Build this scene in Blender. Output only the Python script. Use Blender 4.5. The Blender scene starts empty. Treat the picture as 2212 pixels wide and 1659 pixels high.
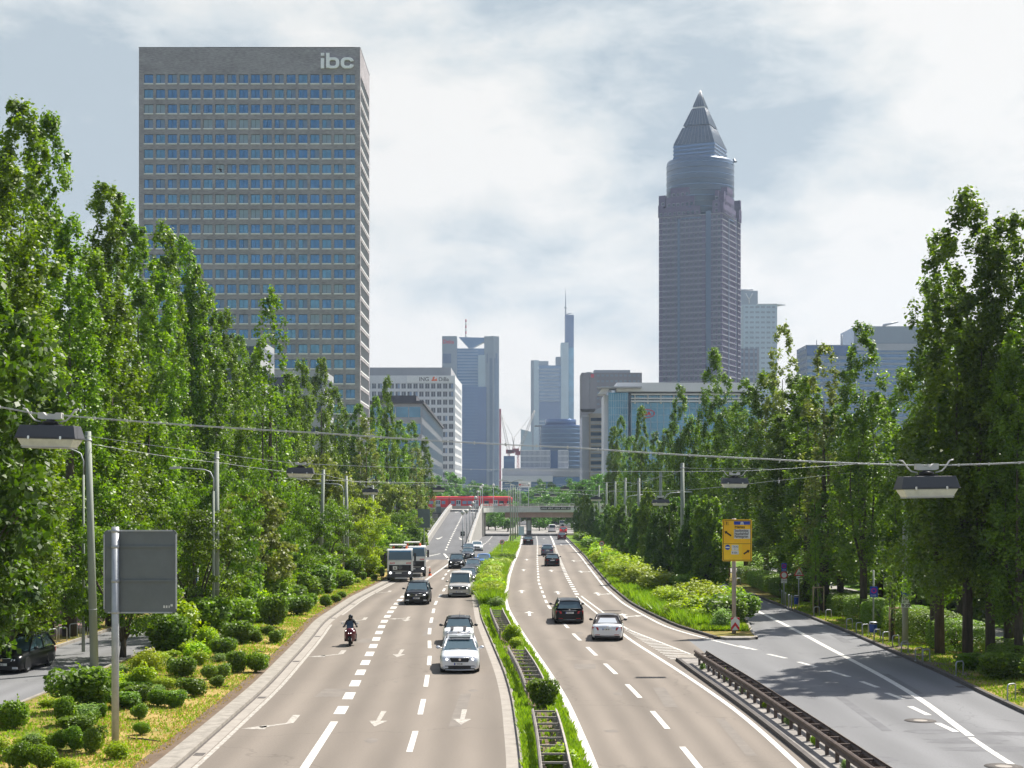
import bpy, math, random
import numpy as np
from mathutils import Vector, Matrix
random.seed(7)
R = math.radians
PI = math.pi
scene = bpy.context.scene
COL = scene.collection
F, CX, HY, H = 3300.0, 1106.0, 1078.0, 7.9     # focal length / principal point / horizon measured on the photo, eye height in m

def G(x, y, z=0.0):
    """a point of the ground (height z) seen at x, y in the photo"""
    Y = F*(H-z)/(y-HY)
    return ((x-CX)/F*Y, Y)

def PX(x, Y): return (x-CX)/F*Y
def PZ(y, Y): return H-(y-HY)/F*Y

# ------------------------------------------------------------------ materials
MATS = {}
def nmat(name):
    m = bpy.data.materials.new(name); m.use_nodes = True
    MATS[name] = m
    nt = m.node_tree
    b = nt.nodes.get('Principled BSDF')
    return m, nt, b

def pm(name, col, rough=0.6, metal=0.0, var=0.12, scale=3.0, bump=0.0, spec=0.5, emit=None, estr=1.0, detail=4, coat=0.0, stretch=None):
    """principled material whose base colour is broken up by noise"""
    m, nt, b = nmat(name)
    N, L = nt.nodes, nt.links
    b.inputs['Roughness'].default_value = rough
    b.inputs['Metallic'].default_value = metal
    b.inputs['Specular IOR Level'].default_value = spec
    b.inputs['Coat Weight'].default_value = coat
    if var > 0:
        tc = N.new('ShaderNodeTexCoord'); mp = N.new('ShaderNodeMapping')
        if stretch: mp.inputs['Scale'].default_value = stretch
        L.new(tc.outputs['Object'], mp.inputs['Vector'])
        nz = N.new('ShaderNodeTexNoise'); nz.inputs['Scale'].default_value = scale; nz.inputs['Detail'].default_value = detail
        nz.inputs['Roughness'].default_value = 0.65
        L.new(mp.outputs['Vector'], nz.inputs['Vector'])
        cr = N.new('ShaderNodeValToRGB')
        cr.color_ramp.elements[0].position = 0.3; cr.color_ramp.elements[1].position = 0.7
        cr.color_ramp.elements[0].color = (*[c*(1-var) for c in col], 1)
        cr.color_ramp.elements[1].color = (*[min(1, c*(1+var)) for c in col], 1)
        L.new(nz.outputs['Fac'], cr.inputs['Fac']); L.new(cr.outputs['Color'], b.inputs['Base Color'])
        if bump > 0:
            bp = N.new('ShaderNodeBump'); bp.inputs['Strength'].default_value = bump; bp.inputs['Distance'].default_value = 0.05
            L.new(nz.outputs['Fac'], bp.inputs['Height']); L.new(bp.outputs['Normal'], b.inputs['Normal'])
    else:
        b.inputs['Base Color'].default_value = (*col, 1)
    if emit:
        b.inputs['Emission Color'].default_value = (*emit, 1); b.inputs['Emission Strength'].default_value = estr
    return m

def leafmat(name, c1, c2, tr, gloss=0.12, hue=0.012):
    """leaf: two greens mixed by a per-clump tint, light passing through"""
    m, nt, b = nmat(name)
    N, L = nt.nodes, nt.links
    at = N.new('ShaderNodeAttribute'); at.attribute_name = 'tint'
    oi = N.new('ShaderNodeObjectInfo')
    mix = N.new('ShaderNodeMix'); mix.data_type = 'RGBA'
    mix.inputs['A'].default_value = (*c1, 1); mix.inputs['B'].default_value = (*c2, 1)
    L.new(at.outputs['Fac'], mix.inputs['Factor'])
    hs = N.new('ShaderNodeHueSaturation')
    mr = N.new('ShaderNodeMapRange'); mr.inputs['To Min'].default_value = 0.5-hue; mr.inputs['To Max'].default_value = 0.5+hue*0.4
    L.new(oi.outputs['Random'], mr.inputs['Value']); L.new(mr.outputs['Result'], hs.inputs['Hue'])
    mv = N.new('ShaderNodeMapRange'); mv.inputs['To Min'].default_value = 0.8; mv.inputs['To Max'].default_value = 1.2
    L.new(oi.outputs['Random'], mv.inputs['Value']); L.new(mv.outputs['Result'], hs.inputs['Value'])
    L.new(mix.outputs['Result'], hs.inputs['Color'])
    L.new(hs.outputs['Color'], b.inputs['Base Color'])
    b.inputs['Roughness'].default_value = 0.5; b.inputs['Specular IOR Level'].default_value = 0.28
    t = N.new('ShaderNodeBsdfTranslucent')
    mul = N.new('ShaderNodeMix'); mul.data_type = 'RGBA'; mul.blend_type = 'MULTIPLY'; mul.inputs['Factor'].default_value = 1
    mul.inputs['B'].default_value = (*tr, 1); L.new(hs.outputs['Color'], mul.inputs['A'])
    L.new(mul.outputs['Result'], t.inputs['Color'])
    ms = N.new('ShaderNodeAddShader')
    out = N.get('Material Output')
    L.new(b.outputs['BSDF'], ms.inputs[0]); L.new(t.outputs['BSDF'], ms.inputs[1]); L.new(ms.outputs['Shader'], out.inputs['Surface'])
    return m

def roadmat(name, col, track, lanes, rough=0.85):
    """asphalt: fine grain, soft patches and darker wheel tracks across the road (u = across, v = along)"""
    m, nt, b = nmat(name)
    N, L = nt.nodes, nt.links
    b.inputs['Roughness'].default_value = rough; b.inputs['Specular IOR Level'].default_value = 0.25
    tc = N.new('ShaderNodeTexCoord'); uv = N.new('ShaderNodeUVMap')
    sx = N.new('ShaderNodeSeparateXYZ'); L.new(uv.outputs['UV'], sx.inputs[0])
    mm = N.new('ShaderNodeMath'); mm.operation = 'MULTIPLY'; mm.inputs[1].default_value = lanes*2*2*PI
    nz0 = N.new('ShaderNodeTexNoise'); nz0.inputs['Scale'].default_value = 0.06; L.new(tc.outputs['Object'], nz0.inputs['Vector'])
    ad = N.new('ShaderNodeMath'); ad.operation = 'MULTIPLY_ADD'; ad.inputs[1].default_value = 2.0
    L.new(sx.outputs['X'], mm.inputs[0]); L.new(nz0.outputs['Fac'], ad.inputs[0]); L.new(mm.outputs[0], ad.inputs[2])
    sn = N.new('ShaderNodeMath'); sn.operation = 'SINE'; L.new(ad.outputs[0], sn.inputs[0])
    mr = N.new('ShaderNodeMapRange'); mr.inputs['From Min'].default_value = -1; mr.inputs['To Min'].default_value = 1-track; mr.inputs['To Max'].default_value = 1.0
    L.new(sn.outputs[0], mr.inputs['Value'])
    mp = N.new('ShaderNodeMapping'); mp.inputs['Scale'].default_value = (0.5, 0.06, 1); L.new(tc.outputs['Object'], mp.inputs['Vector'])
    nz = N.new('ShaderNodeTexNoise'); nz.inputs['Scale'].default_value = 1.0; nz.inputs['Detail'].default_value = 6; L.new(mp.outputs['Vector'], nz.inputs['Vector'])
    mr2 = N.new('ShaderNodeMapRange'); mr2.inputs['From Min'].default_value = .25; mr2.inputs['From Max'].default_value = .75; mr2.inputs['To Min'].default_value = .82; mr2.inputs['To Max'].default_value = 1.12
    L.new(nz.outputs['Fac'], mr2.inputs['Value'])
    nf = N.new('ShaderNodeTexNoise'); nf.inputs['Scale'].default_value = 14; nf.inputs['Detail'].default_value = 3; L.new(tc.outputs['Object'], nf.inputs['Vector'])
    mr3 = N.new('ShaderNodeMapRange'); mr3.inputs['From Min'].default_value = .2; mr3.inputs['From Max'].default_value = .8; mr3.inputs['To Min'].default_value = .9; mr3.inputs['To Max'].default_value = 1.1
    L.new(nf.outputs['Fac'], mr3.inputs['Value'])
    # cracks and tar seams
    vo = N.new('ShaderNodeTexVoronoi'); vo.feature = 'DISTANCE_TO_EDGE'; vo.inputs['Scale'].default_value = 0.11
    nw = N.new('ShaderNodeTexNoise'); nw.inputs['Scale'].default_value = 0.8; nw.inputs['Detail'].default_value = 4; L.new(tc.outputs['Object'], nw.inputs['Vector'])
    vm = N.new('ShaderNodeVectorMath'); vm.operation = 'MULTIPLY_ADD'; vm.inputs[1].default_value = (2.4, 2.4, 0); L.new(nw.outputs['Color'], vm.inputs[0]); L.new(tc.outputs['Object'], vm.inputs[2])
    L.new(vm.outputs[0], vo.inputs['Vector'])
    mr4 = N.new('ShaderNodeMapRange'); mr4.inputs['From Min'].default_value = 0.0; mr4.inputs['From Max'].default_value = .006; mr4.inputs['To Min'].default_value = .8; mr4.inputs['To Max'].default_value = 1.0
    L.new(vo.outputs['Distance'], mr4.inputs['Value'])
    cur = mr.outputs['Result']
    for o in (mr2, mr3, mr4):
        k = N.new('ShaderNodeMath'); k.operation = 'MULTIPLY'; L.new(cur, k.inputs[0]); L.new(o.outputs['Result'], k.inputs[1]); cur = k.outputs[0]
    vs = N.new('ShaderNodeVectorMath'); vs.operation = 'SCALE'; vs.inputs[0].default_value = col; L.new(cur, vs.inputs['Scale'])
    L.new(vs.outputs[0], b.inputs['Base Color'])
    bp = N.new('ShaderNodeBump'); bp.inputs['Strength'].default_value = .25; bp.inputs['Distance'].default_value = .01
    L.new(nf.outputs['Fac'], bp.inputs['Height']); L.new(bp.outputs['Normal'], b.inputs['Normal'])
    return m

def grassmat(name, c1, c2, c3, scale=0.35):
    m, nt, b = nmat(name)
    N, L = nt.nodes, nt.links
    b.inputs['Roughness'].default_value = 0.9; b.inputs['Specular IOR Level'].default_value = 0.1
    tc = N.new('ShaderNodeTexCoord')
    n1 = N.new('ShaderNodeTexNoise'); n1.inputs['Scale'].default_value = scale; n1.inputs['Detail'].default_value = 8; n1.inputs['Roughness'].default_value = .7
    L.new(tc.outputs['Object'], n1.inputs['Vector'])
    cr = N.new('ShaderNodeValToRGB'); e = cr.color_ramp.elements
    e[0].position = .36; e[0].color = (*c1, 1); e[1].position = .62; e[1].color = (*c3, 1)
    k = e.new(.5); k.color = (*c2, 1)
    L.new(n1.outputs['Fac'], cr.inputs['Fac']); L.new(cr.outputs['Color'], b.inputs['Base Color'])
    n2 = N.new('ShaderNodeTexNoise'); n2.inputs['Scale'].default_value = 9; L.new(tc.outputs['Object'], n2.inputs['Vector'])
    bp = N.new('ShaderNodeBump'); bp.inputs['Strength'].default_value = .8; bp.inputs['Distance'].default_value = .08
    L.new(n2.outputs['Fac'], bp.inputs['Height']); L.new(bp.outputs['Normal'], b.inputs['Normal'])
    return m

M = {}
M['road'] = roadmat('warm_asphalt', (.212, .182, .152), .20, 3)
M['road_grey'] = roadmat('grey_asphalt', (.185, .186, .19), .14, 2)
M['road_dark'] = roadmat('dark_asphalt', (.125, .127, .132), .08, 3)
def paintmat(name, col, worn, p0, p1):
    m = pm(name, col, .75, var=.1, scale=7, detail=8); e = [n for n in m.node_tree.nodes if n.type == 'VALTORGB'][0].color_ramp.elements
    e[0].position = p0; e[0].color = (*worn, 1); e[1].position = p1; e[1].color = (*col, 1); return m
M['mark'] = paintmat('road_paint', (.56, .55, .51), (.27, .24, .205), .34, .46)
M['mark_old'] = paintmat('worn_road_paint', (.43, .405, .36), (.23, .2, .17), .40, .56)
M['kerb'] = pm('kerb_concrete', (.27, .245, .21), .9, var=.25, scale=2.5, bump=.2)
M['patch'] = pm('asphalt_patch', (.125, .125, .13), .9, var=.2, scale=1.5, bump=.1)
M['patch_warm'] = pm('asphalt_patch_warm', (.172, .150, .128), .9, var=.16, scale=1.5, bump=.1)
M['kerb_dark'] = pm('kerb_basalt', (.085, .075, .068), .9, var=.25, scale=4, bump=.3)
M['gutter'] = pm('gutter_concrete', (.30, .27, .235), .9, var=.16, scale=2, bump=.1)
M['concrete'] = pm('concrete', (.33, .315, .29), .85, var=.16, scale=.8, bump=.1)
M['concrete_dirty'] = pm('concrete_stained', (.24, .22, .20), .9, var=.3, scale=1.2, bump=.1)
M['bridge_pink'] = pm('girder_paint', (.42, .27, .24), .7, var=.15, scale=.8)
M['path'] = pm('pale_paving', (.25, .235, .215), .9, var=.15, scale=1.5, bump=.1)
M['path_red'] = pm('red_paving', (.24, .14, .12), .9, var=.2, scale=2.0, bump=.1)
M['straw'] = grassmat('straw_lawn', (.20, .175, .045), (.34, .25, .085), (.44, .32, .13), .5)
M['soil'] = pm('dry_soil', (.13, .088, .055), .95, var=.3, scale=2, bump=.4)
M['dry'] = grassmat('dry_lawn', (.085, .115, .018), (.24, .19, .055), (.36, .265, .10))
M['lawn'] = grassmat('green_lawn', (.055, .12, .01), (.10, .19, .016), (.19, .24, .03))
M['ground'] = grassmat('far_ground', (.05, .09, .02), (.12, .12, .08), (.2, .19, .16), .03)
M['blade'] = leafmat('grass_blade', (.08, .14, .006), (.16, .22, .010), (.9, 1.0, .3))
M['blade_dry'] = leafmat('dry_blade', (.20, .17, .03), (.36, .26, .08), (.8, .8, .6))
M['poplar'] = leafmat('poplar_leaf', (.016, .045, .002), (.120, .185, .003), (1.25, 1.35, .2))
M['verge'] = leafmat('verge_leaf', (.018, .046, .003), (.09, .145, .005), (1.3, 1.4, .3))
M['maple'] = leafmat('maple_leaf', (.085, .155, .003), (.20, .28, .004), (1.4, 1.4, .2))
M['olive'] = leafmat('pale_leaf', (.075, .10, .02), (.15, .17, .035), (1.0, 1.1, .5))
M['darkleaf'] = leafmat('dark_leaf', (.018, .044, .005), (.065, .115, .006), (1.3, 1.5, .35))
M['poplar_r'] = leafmat('poplar_leaf_matte', (.014, .038, .003), (.095, .150, .006), (1.35, 1.45, .25))
M['far_leaf'] = leafmat('far_leaf', (.03, .075, .015), (.07, .13, .015), (1.0, 1.3, .6))
M['box'] = leafmat('boxwood_leaf', (.038, .078, .005), (.12, .18, .008), (1.2, 1.3, .35))
M['lime'] = leafmat('lime_leaf', (.115, .17, .004), (.21, .265, .008), (1.0, 1.0, .3))
M['greyleaf'] = leafmat('willow_leaf', (.07, .12, .035), (.15, .21, .05), (1, 1.1, .7))
M['bark'] = pm('bark', (.085, .068, .05), .95, var=.4, scale=3, bump=.8, stretch=(3, 3, .4))
M['pole'] = pm('pole_grey_green', (.27, .30, .25), .7, var=.12, scale=.8, stretch=(4, 4, .5))
M['steel'] = pm('galvanised_steel', (.42, .44, .46), .5, metal=.3, var=.12, scale=4)
M['signback'] = pm('sign_back', (.155, .175, .18), .6, metal=.3, var=.08, scale=2)
M['pole_rust'] = pm('weathered_post', (.36, .30, .26), .7, var=.15, scale=2)
M['rail'] = pm('weathered_rail', (.30, .27, .24), .7, metal=.2, var=.25, scale=2)
M['rail_brown'] = pm('brown_rail', (.115, .085, .07), .7, metal=.3, var=.3, scale=2.5)
M['wood'] = pm('stake_wood', (.42, .30, .17), .8, var=.2, scale=4)
M['black'] = pm('black_plastic', (.015, .015, .017), .5, var=0)
M['rubber'] = pm('rubber', (.018, .018, .019), .85, var=.1, scale=10)
M['rim'] = pm('alloy', (.5, .51, .53), .35, metal=.8, var=0)
M['chrome'] = pm('chrome', (.75, .76, .78), .15, metal=1, var=0)
M['carglass'] = pm('car_glass', (.05, .09, .11), .06, var=0, spec=1.0)
M['lampglass'] = pm('clear_lamp', (.55, .58, .62), .1, var=0, spec=1)
M['lit'] = pm('lit_lamp', (.9, .9, .9), .2, var=0, emit=(1, .98, .95), estr=3.0)
M['tail'] = pm('tail_lamp', (.42, .012, .015), .2, var=0, spec=.8)
M['brake'] = pm('lit_tail_lamp', (.6, .02, .02), .2, var=0, emit=(1, .06, .04), estr=1.5)
M['orange'] = pm('orange_plastic', (.80, .14, .03), .4, var=0)
M['plate'] = pm('plate_white', (.72, .72, .70), .4, var=0)
M['eublue'] = pm('plate_blue', (.01, .04, .35), .4, var=0)
M['white'] = pm('white_paint', (.76, .76, .74), .4, var=.06, scale=2)
M['letter_white'] = pm('letter_white', (.95, .95, .95), .4, var=0)
M['offwhite'] = pm('aged_white_paint', (.55, .54, .51), .5, var=.1, scale=2)
M['sign_yellow'] = pm('sign_yellow', (.95, .52, .006), .5, var=.05, scale=3)
M['sign_yellow_b'] = pm('sign_yellow_pale', (.97, .60, .012), .5, var=.05, scale=3)
M['sign_white'] = pm('sign_white', (.72, .72, .68), .5, var=.05, scale=3)
M['sign_blue'] = pm('sign_blue', (.008, .05, .38), .45, var=.05, scale=3)
M['sign_red'] = pm('sign_red', (.62, .015, .025), .45, var=.05, scale=3)
M['sign_black'] = pm('sign_black', (.03, .012, .01), .5, var=0)
M['magenta'] = pm('sign_magenta', (.40, .01, .20), .5, var=0)
M['lamp_house'] = pm('lamp_housing', (.068, .07, .078), .55, var=.06, scale=5)
M['lamp_bowl'] = pm('lamp_bowl', (.66, .65, .54), .25, var=.12, scale=6, spec=.8)
M['bin_blue'] = pm('bin_blue', (.008, .05, .30), .4, var=.05)
M['skin'] = pm('skin', (.50, .28, .20), .6, var=0)
M['jacket'] = pm('black_jacket', (.018, .018, .02), .75, var=.2, scale=8)
M['trouser'] = pm('dark_trousers', (.03, .035, .06), .85, var=.2, scale=8)
M['train_red'] = pm('train_red', (.72, .022, .035), .4, var=.08, scale=.6)
M['train_grey'] = pm('train_grey', (.50, .52, .54), .5, var=.05)
M['deck_under'] = pm('underframe', (.05, .05, .055), .8, var=.2)

def carpaint(name, col, metal=.4, rough=.28):
    return pm('paint_'+name, col, rough, metal=metal, var=0, coat=.35 if name != 'black' else .12, spec=.5 if name != 'black' else .25)
for n, c, me in (('silver', (.72, .74, .77), .25), ('white', (.80, .80, .79), 0), ('black', (.006, .0065, .008), .0), ('dark_grey', (.05, .055, .065), .3),
                 ('grey', (.17, .17, .175), .5), ('grey_blue', (.12, .14, .20), .4), ('blue', (.05, .18, .46), .3), ('red', (.42, .015, .03), .1), ('dark_red', (.11, .004, .012), .1), ('soft_top', (.06, .05, .045), 0), ('champagne', (.50, .48, .45), .3)):
    M['p_'+n] = carpaint(n, c, me)

# ------------------------------------------------------------------ mesh builder
class MB:
    def __init__(s): s.v = []; s.f = []; s.m = []; s.sm = []
    def add(s, vs, fs, mi=0, smooth=False):
        o = len(s.v); s.v += [tuple(p) for p in vs]
        for f in fs: s.f.append([i+o for i in f]); s.m.append(mi); s.sm.append(smooth)
    def box(s, x0, y0, z0, x1, y1, z1, mi=0, M4=None):
        vs = [(x0, y0, z0), (x1, y0, z0), (x1, y1, z0), (x0, y1, z0), (x0, y0, z1), (x1, y0, z1), (x1, y1, z1), (x0, y1, z1)]
        if M4 is not None: vs = [M4 @ Vector(p) for p in vs]
        s.add(vs, [(0, 3, 2, 1), (4, 5, 6, 7), (0, 1, 5, 4), (1, 2, 6, 5), (2, 3, 7, 6), (3, 0, 4, 7)], mi)
    def cbox(s, c, d, mi=0, M4=None):
        s.box(c[0]-d[0]/2, c[1]-d[1]/2, c[2]-d[2]/2, c[0]+d[0]/2, c[1]+d[1]/2, c[2]+d[2]/2, mi, M4)
    def tube(s, pts, r, n=8, mi=0, cap=True):
        pts = [Vector(p) for p in pts]; rs = r if isinstance(r, (list, tuple)) else [r]*len(pts)
        o = len(s.v); prev = None
        for i, p in enumerate(pts):
            d = (pts[min(i+1, len(pts)-1)]-pts[max(i-1, 0)]).normalized()
            if prev is None:
                a = Vector((0, 0, 1)) if abs(d.z) < .9 else Vector((1, 0, 0))
                u = d.cross(a).normalized()
            else:
                u = (prev-d*prev.dot(d)).normalized()
            prev = u; w = d.cross(u)
            for k in range(n):
                t = 2*PI*k/n; s.v.append(tuple(p+(u*math.cos(t)+w*math.sin(t))*rs[i]))
        for i in range(len(pts)-1):
            for k in range(n):
                a = o+i*n+k; b = o+i*n+(k+1) % n
                s.f.append([a, b, b+n, a+n]); s.m.append(mi); s.sm.append(True)
        if cap:
            s.f.append([o+k for k in range(n)][::-1]); s.m.append(mi); s.sm.append(False)
            e = o+(len(pts)-1)*n; s.f.append([e+k for k in range(n)]); s.m.append(mi); s.sm.append(False)
    def cyl(s, a, b, r, n=16, mi=0): s.tube([a, b], r, n, mi)
    def prism(s, poly, z0, z1, mi=0, M4=None, mside=None):
        n = len(poly)
        vs = [(p[0], p[1], z0) for p in poly]+[(p[0], p[1], z1) for p in poly]
        if M4 is not None: vs = [M4 @ Vector(p) for p in vs]
        s.add(vs, [tuple(range(n))[::-1], tuple(range(n, 2*n))], mi)
        o = len(s.v)-2*n
        for i in range(n):
            s.f.append([o+i, o+(i+1) % n, o+n+(i+1) % n, o+n+i]); s.m.append(mi if mside is None else mside); s.sm.append(False)
    def lathe(s, prof, n=24, mi=0, c=(0, 0, 0), smooth=True):
        o = len(s.v)
        for r, z in prof:
            for k in range(n): s.v.append((c[0]+r*math.cos(2*PI*k/n), c[1]+r*math.sin(2*PI*k/n), c[2]+z))
        for i in range(len(prof)-1):
            for k in range(n):
                a = o+i*n+k; b = o+i*n+(k+1) % n
                s.f.append([a, b, b+n, a+n]); s.m.append(mi); s.sm.append(smooth)
        s.f.append([o+k for k in range(n)][::-1]); s.m.append(mi); s.sm.append(False)
        e = o+(len(prof)-1)*n; s.f.append([e+k for k in range(n)]); s.m.append(mi); s.sm.append(False)
    def sphere(s, c, r, n=12, mi=0, sc=(1, 1, 1)):
        prof = [(math.sin(PI*i/n)*1.0+1e-4, -math.cos(PI*i/n)) for i in range(n+1)]
        o = len(s.v)
        for rr, z in prof:
            for k in range(n): s.v.append((c[0]+r*sc[0]*rr*math.cos(2*PI*k/n), c[1]+r*sc[1]*rr*math.sin(2*PI*k/n), c[2]+r*sc[2]*z))
        for i in range(n):
            for k in range(n):
                a = o+i*n+k; b = o+i*n+(k+1) % n
                s.f.append([a, b, b+n, a+n]); s.m.append(mi); s.sm.append(True)
    def mesh(s, name, mats):
        me = bpy.data.meshes.new(name)
        me.from_pydata(s.v, [], s.f)
        for m in (mats if isinstance(mats, (list, tuple)) else [mats]): me.materials.append(M[m] if isinstance(m, str) else m)
        me.polygons.foreach_set('material_index', s.m); me.polygons.foreach_set('use_smooth', s.sm)
        me.update(); return me
    def build(s, name, mats, parent=None, loc=None, bevel=0.0):
        o = bpy.data.objects.new(name, s.mesh(name, mats)); COL.objects.link(o)
        if parent: o.parent = parent
        if loc: o.location = loc
        if bevel:
            b = o.modifiers.new('bevel', 'BEVEL'); b.width = bevel; b.segments = 2; b.limit_method = 'ANGLE'; b.angle_limit = R(35)
        return o

def tag(o, label, cat, group=None, kind=None):
    o['label'] = label; o['category'] = cat
    if group: o['group'] = group
    if kind: o['kind'] = kind
    return o
def struct(o, kind='structure'):
    o['kind'] = kind; return o
def empty(name, loc=(0, 0, 0), rz=0.0, label=None, cat=None, group=None):
    o = bpy.data.objects.new(name, None); COL.objects.link(o)
    o.location = loc; o.rotation_euler = (0, 0, rz); o.empty_display_size = .3
    if label: tag(o, label, cat, group)
    return o
def copy_tree(o, parent=None):
    c = o.copy(); COL.objects.link(c); c.parent = parent
    for ch in list(o.children): copy_tree(ch, c)
    return c
ORD = ['nearest', 'second nearest', 'third nearest', 'fourth nearest', 'fifth nearest', 'sixth nearest', 'seventh nearest', 'eighth nearest', 'ninth nearest', 'tenth nearest',
       'eleventh nearest', 'twelfth nearest', 'thirteenth nearest', 'fourteenth nearest', 'fifteenth nearest', 'sixteenth nearest', 'seventeenth nearest', 'eighteenth nearest', 'nineteenth nearest', 'twentieth nearest',
       'twenty-first nearest', 'twenty-second nearest', 'twenty-third nearest', 'twenty-fourth nearest', 'twenty-fifth nearest', 'twenty-sixth nearest', 'twenty-seventh nearest', 'twenty-eighth nearest', 'twenty-ninth nearest', 'thirtieth nearest',
       'thirty-first nearest', 'thirty-second nearest', 'thirty-third nearest', 'thirty-fourth nearest', 'thirty-fifth nearest', 'thirty-sixth nearest', 'thirty-seventh nearest', 'thirty-eighth nearest', 'thirty-ninth nearest', 'fortieth nearest']

def text(s, size, mat, parent, name, loc, rot=(PI/2, 0, 0), align='LEFT', ext=0.004, bold=0.0, sx=1.0, spacing=1.0):
    c = bpy.data.curves.new(name, 'FONT'); c.body = s; c.size = size; c.align_x = align; c.extrude = ext; c.offset = bold; c.space_character = spacing
    t = bpy.data.objects.new('tmp', c); COL.objects.link(t)
    dg = bpy.context.evaluated_depsgraph_get(); dg.update()
    me = bpy.data.meshes.new_from_object(t.evaluated_get(dg))
    bpy.data.objects.remove(t); bpy.data.curves.remove(c)
    me.materials.clear(); me.materials.append(M[mat])
    o = bpy.data.objects.new(name, me); COL.objects.link(o)
    o.parent = parent; o.location = loc; o.rotation_euler = rot; o.scale = (sx, 1, 1)
    return o

# ------------------------------------------------------------------ camera, world, sun
cam = bpy.data.cameras.new('camera'); co = bpy.data.objects.new('camera', cam); COL.objects.link(co)
co.location = (0, 0, H); co.rotation_euler = (PI/2, 0, 0)
cam.sensor_width = 36; cam.lens = F/2212*36; cam.shift_y = (HY-829.5)/2212; cam.clip_start = .5; cam.clip_end = 12000
scene.camera = co
SUN_AZ, SUN_EL = R(46), R(54)       # azimuth from +X towards +Y
sd = Vector((math.cos(SUN_EL)*math.cos(SUN_AZ), math.cos(SUN_EL)*math.sin(SUN_AZ), math.sin(SUN_EL)))
sl = bpy.data.lights.new('sun', 'SUN'); so = bpy.data.objects.new('sun', sl); COL.objects.link(so)
sl.energy = 4.9; sl.angle = R(.6); sl.color = (1, .95, .87); so.rotation_euler = sd.to_track_quat('Z', 'Y').to_euler(); so.location = (30, 20, 60)
w = bpy.data.worlds.new('World'); scene.world = w; w.use_nodes = True
nt = w.node_tree; N, L = nt.nodes, nt.links
bg = N['Background']
sky = N.new('ShaderNodeTexSky'); sky.sky_type = 'NISHITA'; sky.sun_disc = False; sky.sun_elevation = SUN_EL; sky.sun_rotation = PI/2-SUN_AZ; sky.dust_density = 2.0; sky.altitude = 100
tc = N.new('ShaderNodeTexCoord')
sep = N.new('ShaderNodeSeparateXYZ'); L.new(tc.outputs['Generated'], sep.inputs[0])
def math_(op, a, b=None, c=None):
    k = N.new('ShaderNodeMath'); k.operation = op
    for i, q in enumerate((a, b, c)):
        if q is None: continue
        if isinstance(q, (int, float)): k.inputs[i].default_value = q
        else: L.new(q, k.inputs[i])
    return k.outputs[0]
mp = N.new('ShaderNodeMapping'); mp.inputs['Scale'].default_value = (1.0, 1.0, 2.1); mp.inputs['Location'].default_value = (CLOUD_OFF := (3.1, .4, 1.7)); L.new(tc.outputs['Generated'], mp.inputs['Vector'])
n1 = N.new('ShaderNodeTexNoise'); n1.inputs['Scale'].default_value = 4.2; n1.inputs['Detail'].default_value = 9; n1.inputs['Roughness'].default_value = .5; n1.inputs['Distortion'].default_value = .25; L.new(mp.outputs['Vector'], n1.inputs['Vector'])
# large soft masses of the cloud deck: brighter towards the middle and the horizon, heavy grey-blue to the north (left) and one bank right of centre
def blob(dx, dz, rx, rz, amp):
    u = math_('DIVIDE', math_('SUBTRACT', math_('DIVIDE', sep.outputs['X'], sep.outputs['Y']), dx), rx)
    v = math_('DIVIDE', math_('SUBTRACT', math_('DIVIDE', sep.outputs['Z'], sep.outputs['Y']), dz), rz)
    d = math_('ADD', math_('MULTIPLY', u, u), math_('MULTIPLY', v, v))
    e = math_('POWER', 2.718, math_('MULTIPLY', d, -1.0))
    return math_('MULTIPLY', e, amp)
n2 = N.new('ShaderNodeTexNoise'); n2.inputs['Scale'].default_value = 15; n2.inputs['Detail'].default_value = 10; n2.inputs['Roughness'].default_value = .6; n2.inputs['Distortion'].default_value = .25; L.new(mp.outputs['Vector'], n2.inputs['Vector'])
acc = math_('ADD', math_('MULTIPLY', n1.outputs['Fac'], 4.4), math_('MULTIPLY', n2.outputs['Fac'], 2.0))
acc = math_('ADD', acc, -2.38)
for b_ in ((-.30, .26, .15, .13, -.62), (-.31, .12, .05, .05, .16), (-.06, .15, .10, .03, -.30), (.05, .105, .08, .015, -.15), (.02, .285, .13, .05, .22), (.17, .16, .12, .022, -.22), (.30, .27, .09, .06, .24), (0, .04, .6, .085, .36), (.27, .12, .08, .03, .1), (-.05, .235, .07, .03, .15), (.08, .09, .2, .03, .12)):
    acc = math_('ADD', acc, blob(*b_))
fac = math_('MINIMUM', math_('MAXIMUM', acc, 0.0), 1.0)
cr = N.new('ShaderNodeValToRGB'); e = cr.color_ramp.elements
e[0].position = .0; e[0].color = (.50, .585, .65, 1); e[1].position = 1.0; e[1].color = (.97, .955, .925, 1)
k = e.new(.38); k.color = (.71, .765, .79, 1); k = e.new(.64); k.color = (.84, .86, .85, 1)
L.new(fac, cr.inputs['Fac'])
hi = math_('MINIMUM', math_('MAXIMUM', math_('MULTIPLY', math_('SUBTRACT', sep.outputs['Z'], .33), 3.5), 0.0), .84)     # cloud deck opens overhead
bk = math_('MINIMUM', math_('MAXIMUM', math_('MULTIPLY', sep.outputs['Y'], -1.5), 0.0), .8)                             # and behind
op = math_('MAXIMUM', hi, bk)
sks = N.new('ShaderNodeVectorMath'); sks.operation = 'SCALE'; sks.inputs['Scale'].default_value = .085; L.new(sky.outputs['Color'], sks.inputs[0])
cls = N.new('ShaderNodeVectorMath'); cls.operation = 'SCALE'; cls.inputs['Scale'].default_value = .535; L.new(cr.outputs['Color'], cls.inputs[0])
mx = N.new('ShaderNodeMix'); mx.data_type = 'RGBA'; L.new(op, mx.inputs['Factor']); L.new(cls.outputs[0], mx.inputs['A']); L.new(sks.outputs[0], mx.inputs['B'])
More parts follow.
